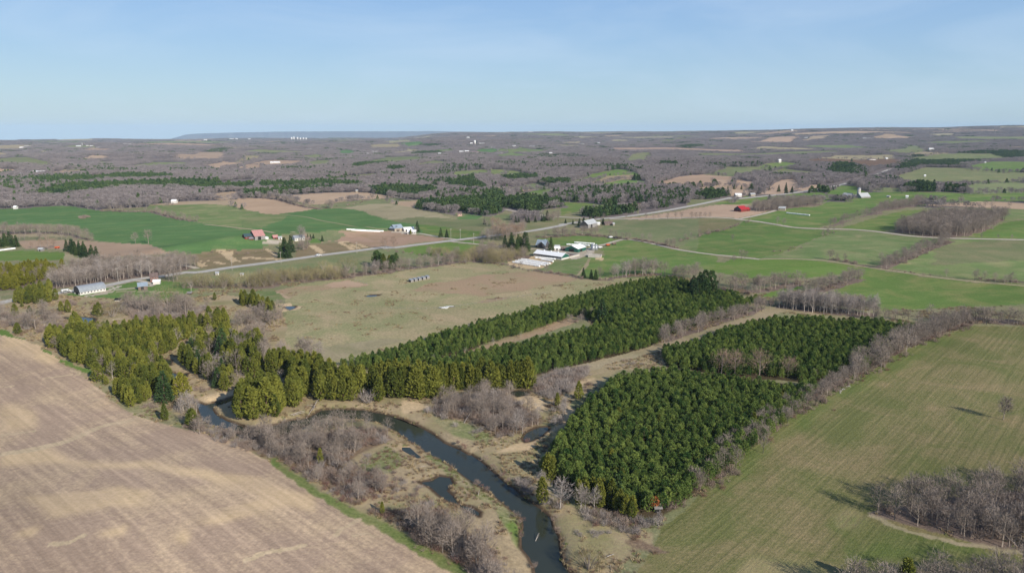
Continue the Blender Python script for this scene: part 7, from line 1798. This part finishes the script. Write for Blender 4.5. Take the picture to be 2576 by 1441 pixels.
def silo(reg, u, v, rad, h, label, mbody, mroof, dome=True, lift=0):
    x, y = G1(reg, u, v); root = empty('silo', (x, y, hz(x, y) + lift)); tag(root, label, 'silo')
    m = MB(); m.lathe([(rad, -1), (rad, h)], 16); m.build('body', mbody, root, True)
    for k in range(1, 5):
        m = MB(); m.lathe([(rad + .04, h * k / 5 - .06), (rad + .04, h * k / 5 + .06)], 16); m.build('hoop', mroof, root)
    m = MB(); m.lathe([(rad + .06, h)] + ([(rad * math.cos(a), h + rad * .8 * math.sin(a)) for a in np.linspace(.15, 1.45, 5)] if dome else [(rad * .1, h + rad * .55)]) + [(.02, h + rad * (.82 if dome else .6))], 16); m.build('roof', mroof, root, True)
    return root
silo('A4', 1105, 700, 2.4, 12.5, 'tall grey silo with a silver dome at the hill farm', M_CONC, M_STEEL)
silo('B4', 1044, 492, 1.9, 4.6, 'left steel grain bin behind the green machine shed', M_STEEL, M_STEEL, False)
silo('B4', 1080, 488, 1.7, 4.2, 'right steel grain bin behind the green machine shed', M_STEEL, M_STEEL, False)
for u, h, lab in ((462, 26, 'first white tower of the elevator group below the escarpment'), (484, 30, 'second white tower of the elevator group, the tallest'), (520, 26, 'third white tower of the elevator group'), (548, 18, 'fourth white tower of the elevator group'), (578, 20, 'fifth white tower of the elevator group'), (604, 18, 'last white tower of the elevator group')):
    silo('A2', u, 206, 8, h * .8, lab, M_WALLW, M_WHITE)
silo('A2', 2260, 252, 5, 18, 'white silo at the upper far farm', M_WALLW, M_WHITE); silo('A2', 2278, 250, 5, 16, 'dark silo beside the white silo at the upper far farm', M_DARKW, M_DARKW)
silo('A1', 808, 272, 4, 16, 'silo in the farm cluster on the far left hillside', M_BOARD, M_STEEL)

# long rows of wrapped bales: each bale of a row is a part
def bale_row(reg, A, B, rad, label, name='wrapped_bale_row'):
    a = np.array(G1(reg, *A)); b = np.array(G1(reg, *B)); Ld = float(np.hypot(*(b - a))); n = max(3, int(Ld / (rad * 1.9)))
    ang = math.atan2(b[1] - a[1], b[0] - a[0]); za, zb = hz(*a), hz(*b)
    root = empty(name, (a[0], a[1], za), ang); tag(root, label, 'bale row', 'rows of white wrapped bales')
    seg = Ld / n; m = MB(); k = 9
    prof = [(0, .93), (.10, .99), (.5, 1.0), (.90, .99), (1.0, .93)]
    v = []; f = []
    for sx, sr in prof:
        for j in range(k):
            t = 2 * math.pi * j / k; v.append((sx * seg, math.cos(t) * rad * sr, rad * .92 + math.sin(t) * rad * sr))
    for i in range(len(prof) - 1):
        for j in range(k): f.append((i * k + j, i * k + (j + 1) % k, (i + 1) * k + (j + 1) % k, (i + 1) * k + j))
    f += [tuple(range(k))[::-1], tuple(range((len(prof) - 1) * k, len(prof) * k))]
    m.add(v, f); me = m.mesh('bale', M_BALE, True)
    for i in range(n):
        s = (i + .5) / n; p = a + (b - a) * s
        o = link('bale', me, root, (i * seg, float(tr.normal(0, .06)), hz(*p) - za)); o.scale = (1, float(tr.uniform(.93, 1.05)), float(tr.uniform(.92, 1.04)))
BR = [('B4', (175, 608), (525, 664), 'topmost of the stacked white bale rows below the dairy barn'), ('B4', (140, 620), (500, 676), 'second of the white bale rows below the dairy barn'), ('B4', (105, 632), (468, 686), 'third of the white bale rows below the dairy barn'), ('B4', (70, 645), (400, 696), 'lowest of the white bale rows below the dairy barn'),
      ('B4', (345, 592), (590, 610), 'white bale row close along the dairy barn'), ('B4', (420, 615), (565, 638), 'short broken white bale row right of the long rows'), ('B4', (725, 430), (890, 438), 'left white bale row behind the green machine shed'), ('B4', (820, 406), (1065, 424), 'longest white bale row behind the green machine shed'), ('B4', (880, 432), (1000, 445), 'short white bale row behind the green machine shed'),
      ('B2', (1870, 163), (2320, 184), 'long white bale row on the hill left of the blue roofed barn'), ('B2', (1930, 172), (2280, 188), 'front white bale row on the hill left of the blue roofed barn'), ('A4', (465, 840), (672, 862), 'white bale row alone in the green field right of the red roofed barn'), ('B1', (-60, 342), (185, 308), 'white bale row at the left edge below dark spruces')]
for rg, a, b, lab in BR: bale_row(rg, a, b, .8, lab)
def concrete_walls(name, reg, A, B, depth, h, label, t=.3, fl=None):
    a = np.array(G1(reg, *A)); b = np.array(G1(reg, *B)); Ld = float(np.hypot(*(b - a))); ang = math.atan2(b[1] - a[1], b[0] - a[0])
    root = empty(name, (a[0], a[1], min(hz(*a), hz(*b))), ang); tag(root, label, 'bunker')
    for bx in ((0, Ld, 0, t), (0, Ld, depth - t, depth), (Ld - t, Ld - .004, t + .004, depth - t - .004), (.004, t, t + .004, depth - t - .004)):
        m = MB(); m.box(bx[0], bx[1], bx[2], bx[3], -.8, h); m.build('wall', M_CONC, root)
    if fl:
        m = MB(); m.box(t, Ld - t, t, depth - t, -.4, .12); m.build('floor', fl, root)
concrete_walls('manure_pit', 'B4', (758, 590), (882, 560), 13, 1.6, 'walled concrete pit with a brown floor beside the dairy barn', fl=M_MUD)
concrete_walls('feed_bunker', 'B4', (985, 578), (1140, 584), 7, 1.9, 'pale concrete feed bunker at the edge of the bright field', fl=M_CONC)
# row of grey calf shelters in the pasture
for k, (u, v, lab) in enumerate(((535, 882, 'first grey calf shelter of the pasture row, at the left end'), (583, 872, 'second grey calf shelter of the pasture row'), (632, 862, 'middle grey calf shelter of the pasture row'), (681, 852, 'fourth grey calf shelter of the pasture row'), (730, 840, 'last grey calf shelter of the pasture row, at the right end'))):
    r_, L_ = building('calf_shelter', lab, 'B3', (u, v), (u + 33, v - 7), 2.4, 1.5, .45, M_BOARD, M_GREYR, 'lean', cat='shelter', over=.1)
    r_['group'] = 'calf shelters in the pasture'
    m = MB(); m.box(-.05, .02, .4, 2.0, .1, 1.3); m.build('shade_panel', M_BLACK, r_)  # black panel on the wall, painted as the shaded inside
# pile of pale boards in the pasture
def board_pile():
    x, y = G1('B3', 960, 1190); root = empty('board_pile', (x, y, hz(x, y)), .35); tag(root, 'heap of pale boards lying in the middle of the pasture', 'board pile')
    for k in range(16):
        m = MB(); l = tr.uniform(2, 4.5); w = tr.uniform(.3, .8); m.box(-l / 2, l / 2, -w / 2, w / 2, 0, .12)
        o = m.build('board', M_BALE if k % 3 else M_BOARD, root, loc=(tr.normal(0, 2.4), tr.normal(0, 1.0), .05 + .11 * (k % 4))); o.rotation_euler = (0, tr.normal(0, .04), tr.normal(0, .5))
board_pile()
# vehicles on the road
M_CARD = mat('dark_car_paint', C3(44, 48, 60), .3, spec=.5, noise=.02); M_CARW = mat('white_car_paint', C3(226, 228, 230), .35, spec=.5, noise=.02); M_TYRE = mat('tyre_rubber', (.02, .02, .02), .9)
def car(name, label, reg, u, v, paint, van=False):
    x, y = G1(reg, u, v); i = int(np.argmin(np.hypot(HL[:, 0] - x, HL[:, 1] - y))); p = HL[i]; d = HL[min(i + 1, len(HL) - 1)] - HL[max(i - 1, 0)]; ang = math.atan2(d[1], d[0])
    n = np.array([-math.sin(ang), math.cos(ang)]); p = p - n * 1.8
    root = empty(name, (p[0], p[1], hz(*p) + .25), ang); tag(root, label, 'van' if van else 'car')
    W2, Lc = .92, 4.5 if not van else 5.4
    prof = [(0, .35), (Lc, .35), (Lc, .85), (Lc - .95, 1.0), (Lc - 1.6, 1.48), (.9, 1.5), (.15, 1.0), (0, .9)] if not van else [(0, .4), (Lc, .4), (Lc, 1.05), (Lc - .8, 1.25), (Lc - 1.3, 2.1), (.1, 2.15), (0, 2.0)]
    m = MB(); vv = [(a, -W2, b) for a, b in prof] + [(a, W2, b) for a, b in prof]; k = len(prof)
    m.add(vv, [tuple(range(k)), tuple(range(k, 2 * k))[::-1]] + [(j, k + j, k + (j + 1) % k, (j + 1) % k) for j in range(k)]); m.build('body', paint, root)
    for s in (-1, 1):
        m = MB(); y0, y1 = sorted((s * (W2 + .005), s * (W2 + .02)));
        z0 = 1.02 if not van else 1.3; m.box(1.0 if not van else Lc - 1.9, Lc - 1.75 if not van else Lc - 1.2, y0, y1, z0, z0 + (.38 if not van else .5)); m.build('side_window', M_GLASS, root)
    m = MB(); a0, b0 = (prof[4], prof[3]) if not van else (prof[4], prof[3])
    m.add([(b0[0] + .03, -W2 + .1, b0[1] + .03), (b0[0] + .03, W2 - .1, b0[1] + .03), (a0[0] + .03, W2 - .15, a0[1] - .02), (a0[0] + .03, -W2 + .15, a0[1] - .02)], [(0, 1, 2, 3)]); m.build('windscreen', M_GLASS, root)
    for wx in (.85, Lc - .9):
        for s in (-1, 1):
            m = MB(); m.tube([(wx, s * (W2 - .18), .33), (wx, s * (W2 + .02), .33)], [.33, .33], 10); m.build('wheel', M_TYRE, root)
car('parked_car', 'dark car on the road left of the long white barn', 'B1', 680, 848, M_CARD)
car('white_van', 'white van on the road close behind the dark car', 'B1', 765, 836, M_CARW, True)
car('white_car', 'white car at the edge of the main road below the sandy bank', 'B2', 1615, 500, M_CARW)
# tractor-like orange machines in the field
def machine(label, reg, u, v, paint):
    x, y = G1(reg, u, v); root = empty('farm_wagon', (x, y, hz(x, y)), .4); tag(root, label, 'wagon')
    m = MB(); m.box(-1.8, 1.8, -.9, .9, .7, 1.0); m.box(-1.8, 1.8, -.9, -.82, 1.0, 1.7); m.box(-1.8, 1.8, .82, .9, 1.0, 1.7); m.box(-1.8, -1.72, -.82, .82, 1.0, 1.7); m.build('box_body', paint, root)
    m = MB(); m.tube([(1.8, 0, .7), (3.3, 0, .45)], [.07, .05], 5); m.build('drawbar', M_DARKW, root)
    for wx in (-1.1, 1.1):
        for s in (-1, 1):
            m = MB(); m.tube([(wx, s * .75, .45), (wx, s * 1.0, .45)], [.45, .45], 10); m.build('wheel', M_TYRE, root)
machine('orange wagon standing in the bright field beside the farm lane', 'B4', 1225, 440, M_ORNG)
machine('rusty wagon right of the orange wagon', 'B4', 1300, 425, M_BROWN)
machine('pale wagon left end of the machine row under the hedge', 'B4', 1260, 345, M_CARW)
machine('dark wagon right end of the machine row under the hedge', 'B4', 1320, 350, M_DARKW)
machine('orange cart by the spreading trees at the left farm', 'B1', 695, 302, M_ORNG)
machine('white wagon beside the grain bins', 'B4', 1130, 470, M_CARW)
# orange leaved tree by the hut
tm_, _ = PROTO['bare'][2]
pr = np.random.default_rng(5); C_ = []; O_ = []
for i in range(90):
    v_ = pr.normal(0, 1, 3); v_ /= np.linalg.norm(v_); C_.append((v_[0] * 1.0, v_[1] * 1.0, 3.1 + v_[2] * 1.0)); O_.append(v_)
OM = tuft_mesh('orange_crown', np.array(C_), np.array(O_), M_ORANGE, .5, 3)
x, y = G1('C6', 1842, 850); o = empty('orange_tree', (x, y, hz(x, y))); tag(o, 'small tree with orange leaves at the corner of the large plantation', 'tree')
link('trunk', tubes_mesh('orange_trunk', [([(0, 0, -.3), (.05, 0, 1.4), (0, .05, 3.0)], [.09, .07, .03])], M_BARK, 5), o); link('crown', OM, o)
# fallen logs and driftwood
def log(reg, A, B, rad, label, z0=.2, z1=.4, branches=2):
    rad *= .6
    a = G1(reg, *A); b = G1(reg, *B); ca = np.array(a); za = max(hz(*a), Z_RIV + .1) if not inwater(*a) else Z_RIV + .05
    zb = hz(*b) if not inwater(*b) else Z_RIV + .05
    m = MB(); mid = ((a[0] + b[0]) / 2, (a[1] + b[1]) / 2, (za + zb) / 2 + (z0 + z1) / 2 + .1)
    m.tube([(a[0], a[1], za + z0), mid, (b[0], b[1], zb + z1)], [rad, rad * .85, rad * .5], 6)
    for k in range(branches):
        s = .4 + .5 * k / max(branches, 1); p = Vector((a[0] + (b[0] - a[0]) * s, a[1] + (b[1] - a[1]) * s, za + (zb - za) * s + z0 + .1)); m.tube([p, p + Vector((tr.normal(0, .8), tr.normal(0, .8), tr.uniform(.5, 1.3)))], [rad * .4, rad * .15], 4)
    tag(m.build('fallen_log', M_PALEBARK), label, 'log')
log('C2', (1140, 1055), (1275, 1020), .20, 'pale fallen trunk lying half in the river below the cedars', branches=1); log('C2', (1160, 1062), (1280, 1035), .16, 'second pale trunk parallel to the first in the river', branches=1); log('C2', (1290, 1050), (1415, 925), .22, 'long pale trunk leaning up the river bank', .1, 1.2, 3); log('C2', (1360, 1010), (1395, 940), .15, 'shorter pale trunk crossing the leaning one', .2, 1.4, 1)
log('C2', (1300, 960), (1400, 990), .2, 'brown driftwood heaped on the bank by the leaning trunk', .1, .3, 4)
log('C6', (748, 1078), (776, 1034), .14, 'snag of wood sticking out of the river', -.1, .8, 2)
log('C3', (610, 1135), (680, 1060), .18, 'bent white dead limb on the thicket edge', .1, 1.6, 3)
log('C5', (1600, 445), (1690, 428), .14, 'white fallen branch near the oxbow pond', .1, .2, 1); log('C5', (2090, 1085), (2140, 1068), .14, 'pale curved branch on the lower river flat', .1, .2, 1); log('C5', (2150, 700), (2165, 670), .14, 'pale stump on the grassy river point', .1, .8, 1); log('C5', (1280, 205), (1350, 185), .12, 'thin pale log at the thicket edge', .1, .2, 0)
log('C6', (1380, 1280), (1470, 1245), .2, 'pale driftwood at the lower right bank', .1, .3, 2); log('C6', (1435, 1340), (1450, 1400), .16, 'pale log at the bottom edge on the right bank', .1, .2, 1)
log('B1', (1360, 1170), (1480, 1160), .3, 'dark fallen trunk beside the fan shaped willow', .1, .4, 2); log('B3', (1235, 600), (1290, 575), .25, 'pale fallen tree in the creek wood', .1, 1.0, 3)
# rocks heaped along the hedge
M_ROCK = mat('fieldstone', C3(176, 170, 164), .9, noise=.15, nscale=3)
def rock_mesh(seed):
    r_ = np.random.default_rng(seed); m = MB(); pts = []
    prof = [(.25, -.2), (.62, 0), (.7, .25), (.5, .5), (.18, .62)]; m.lathe(prof, 7); m.v = [(a * r_.uniform(.75, 1.25), b * r_.uniform(.75, 1.25), c * r_.uniform(.85, 1.15)) for a, b, c in m.v]; return m.mesh('rock', M_ROCK)
RK = [rock_mesh(i) for i in range(4)]
for k in range(14):
    u = tr.uniform(1370, 1440); v = 712 - (u - 1400) * .55 + tr.normal(0, 5); x, y = G1('C4', u, v); o = link('rock', RK[k % 4], None, (x, y, hz(x, y)), tr.uniform(0, 6)); o.scale = (tr.uniform(.3, .65),) * 3
    tag(o, 'pale fieldstone in the heap along the hedge of the striped field', 'rock', 'fieldstones heaped along the hedge')
# utility poles along the main road
M_POLE = mat('pole_wood', C3(176, 168, 158), .9)
pole = MB(); pole.tube([(0, 0, -1), (0, 0, 9.5)], [.17, .12], 6); PM = pole.mesh('pole', M_POLE)
arm = MB(); arm.box(-1.1, 1.1, -.06, .06, 8.6, 8.75); AM = arm.mesh('crossarm', M_POLE)
insu = MB(); insu.lathe([(.05, 0), (.07, .08), (.05, .22)], 6); IM = insu.mesh('insulator', M_WALLW)
for rg, u, v, lab in (('B1', 1560, 660, 'utility pole in front of the bare grove by the road'), ('B1', 1435, 700, 'utility pole between the long barn and the grove'), ('B2', 485, 650, 'utility pole at the road below the sandy bank, left one'), ('B2', 1078, 572, 'utility pole at the road opposite the yard entrance'), ('B2', 1998, 442, 'utility pole at the road below the brown field'), ('B3', 1018, 348, 'utility pole beside the junction, left of the road'), ('B3', 1132, 356, 'utility pole beside the junction, right of the first'), ('B3', 1295, 408, 'utility pole on the grass inside the junction')):
    x, y = G1(rg, u, v); o = empty('utility_pole', (x, y, hz(x, y)), .8); tag(o, lab, 'utility pole', 'utility poles along the main road')
    link('pole', PM, o); link('crossarm', AM, o)
    for s in (-1, 0, 1): link('insulator', IM, o, (s * .9, 0, 8.752))
# pasture fence posts
FP = MB(); FP.tube([(0, 0, -.3), (0, 0, 1.2)], [.09, .08], 5); FPM = FP.mesh('post', M_POLE)
def fence(label, pts, step, reg='B3'):
    Lp = smooth_line(G(reg, pts), 5); s = np.r_[0, np.cumsum(np.linalg.norm(np.diff(Lp, axis=0), axis=1))]; ss = np.arange(0, s[-1], step)
    x0, y0 = Lp[0]; root = empty('wire_fence', (x0, y0, hz(x0, y0))); tag(root, label, 'fence'); prev = None; w = MB()
    for q_ in ss:
        x = float(np.interp(q_, s, Lp[:, 0])); y = float(np.interp(q_, s, Lp[:, 1])); z = hz(x, y); link('post', FPM, root, (x - x0, y - y0, z - hz(x0, y0)))
        if prev:
            for hh in (.5, .8, 1.1): w.tube([(prev[0], prev[1], prev[2] + hh), (x - x0, y - y0, z - hz(x0, y0) + hh)], [.012, .012], 3)
        prev = (x - x0, y - y0, z - hz(x0, y0))
    w.build('wire', M_STEEL, root)
fence('pale post and wire fence crossing the pasture past the board heap', [(300,1200),(500,1205),(700,1208),(900,1195),(1150,1170),(1400,1130),(1700,1085),(2000,1040),(2300,1000)], 5)
fence('dark post fence at the corner of the bare patch in the pasture', [(1900,755),(2000,785),(2150,830)], 4, 'B2')
fence('fence along the top of the pasture below the tree belt', [(0,800),(300,755),(600,712),(900,672),(1140,640)], 5)
fence('fence between the pasture and the bale rows', [(1160,625),(1400,640),(1600,660),(1850,725),(2100,760),(2400,810)], 5)

# ------------------------------------------------------------------ haze
def haze():
    m = MB(); m.box(-36000, 36000, -30500, 30500, -1200, 240)
    mt = bpy.data.materials.new('haze'); mt.use_nodes = True; t = mt.node_tree; t.nodes.clear()
    out = t.nodes.new('ShaderNodeOutputMaterial'); v = t.nodes.new('ShaderNodeVolumePrincipled')
    v.inputs['Color'].default_value = HAZE_COLOR; v.inputs['Density'].default_value = HAZE_DENSITY; v.inputs['Anisotropy'].default_value = -0.12
    t.links.new(v.outputs[0], out.inputs['Volume'])
    tag(m.build('haze', mt), 'thin blue air haze over the whole valley', 'haze', None, 'stuff')
haze()
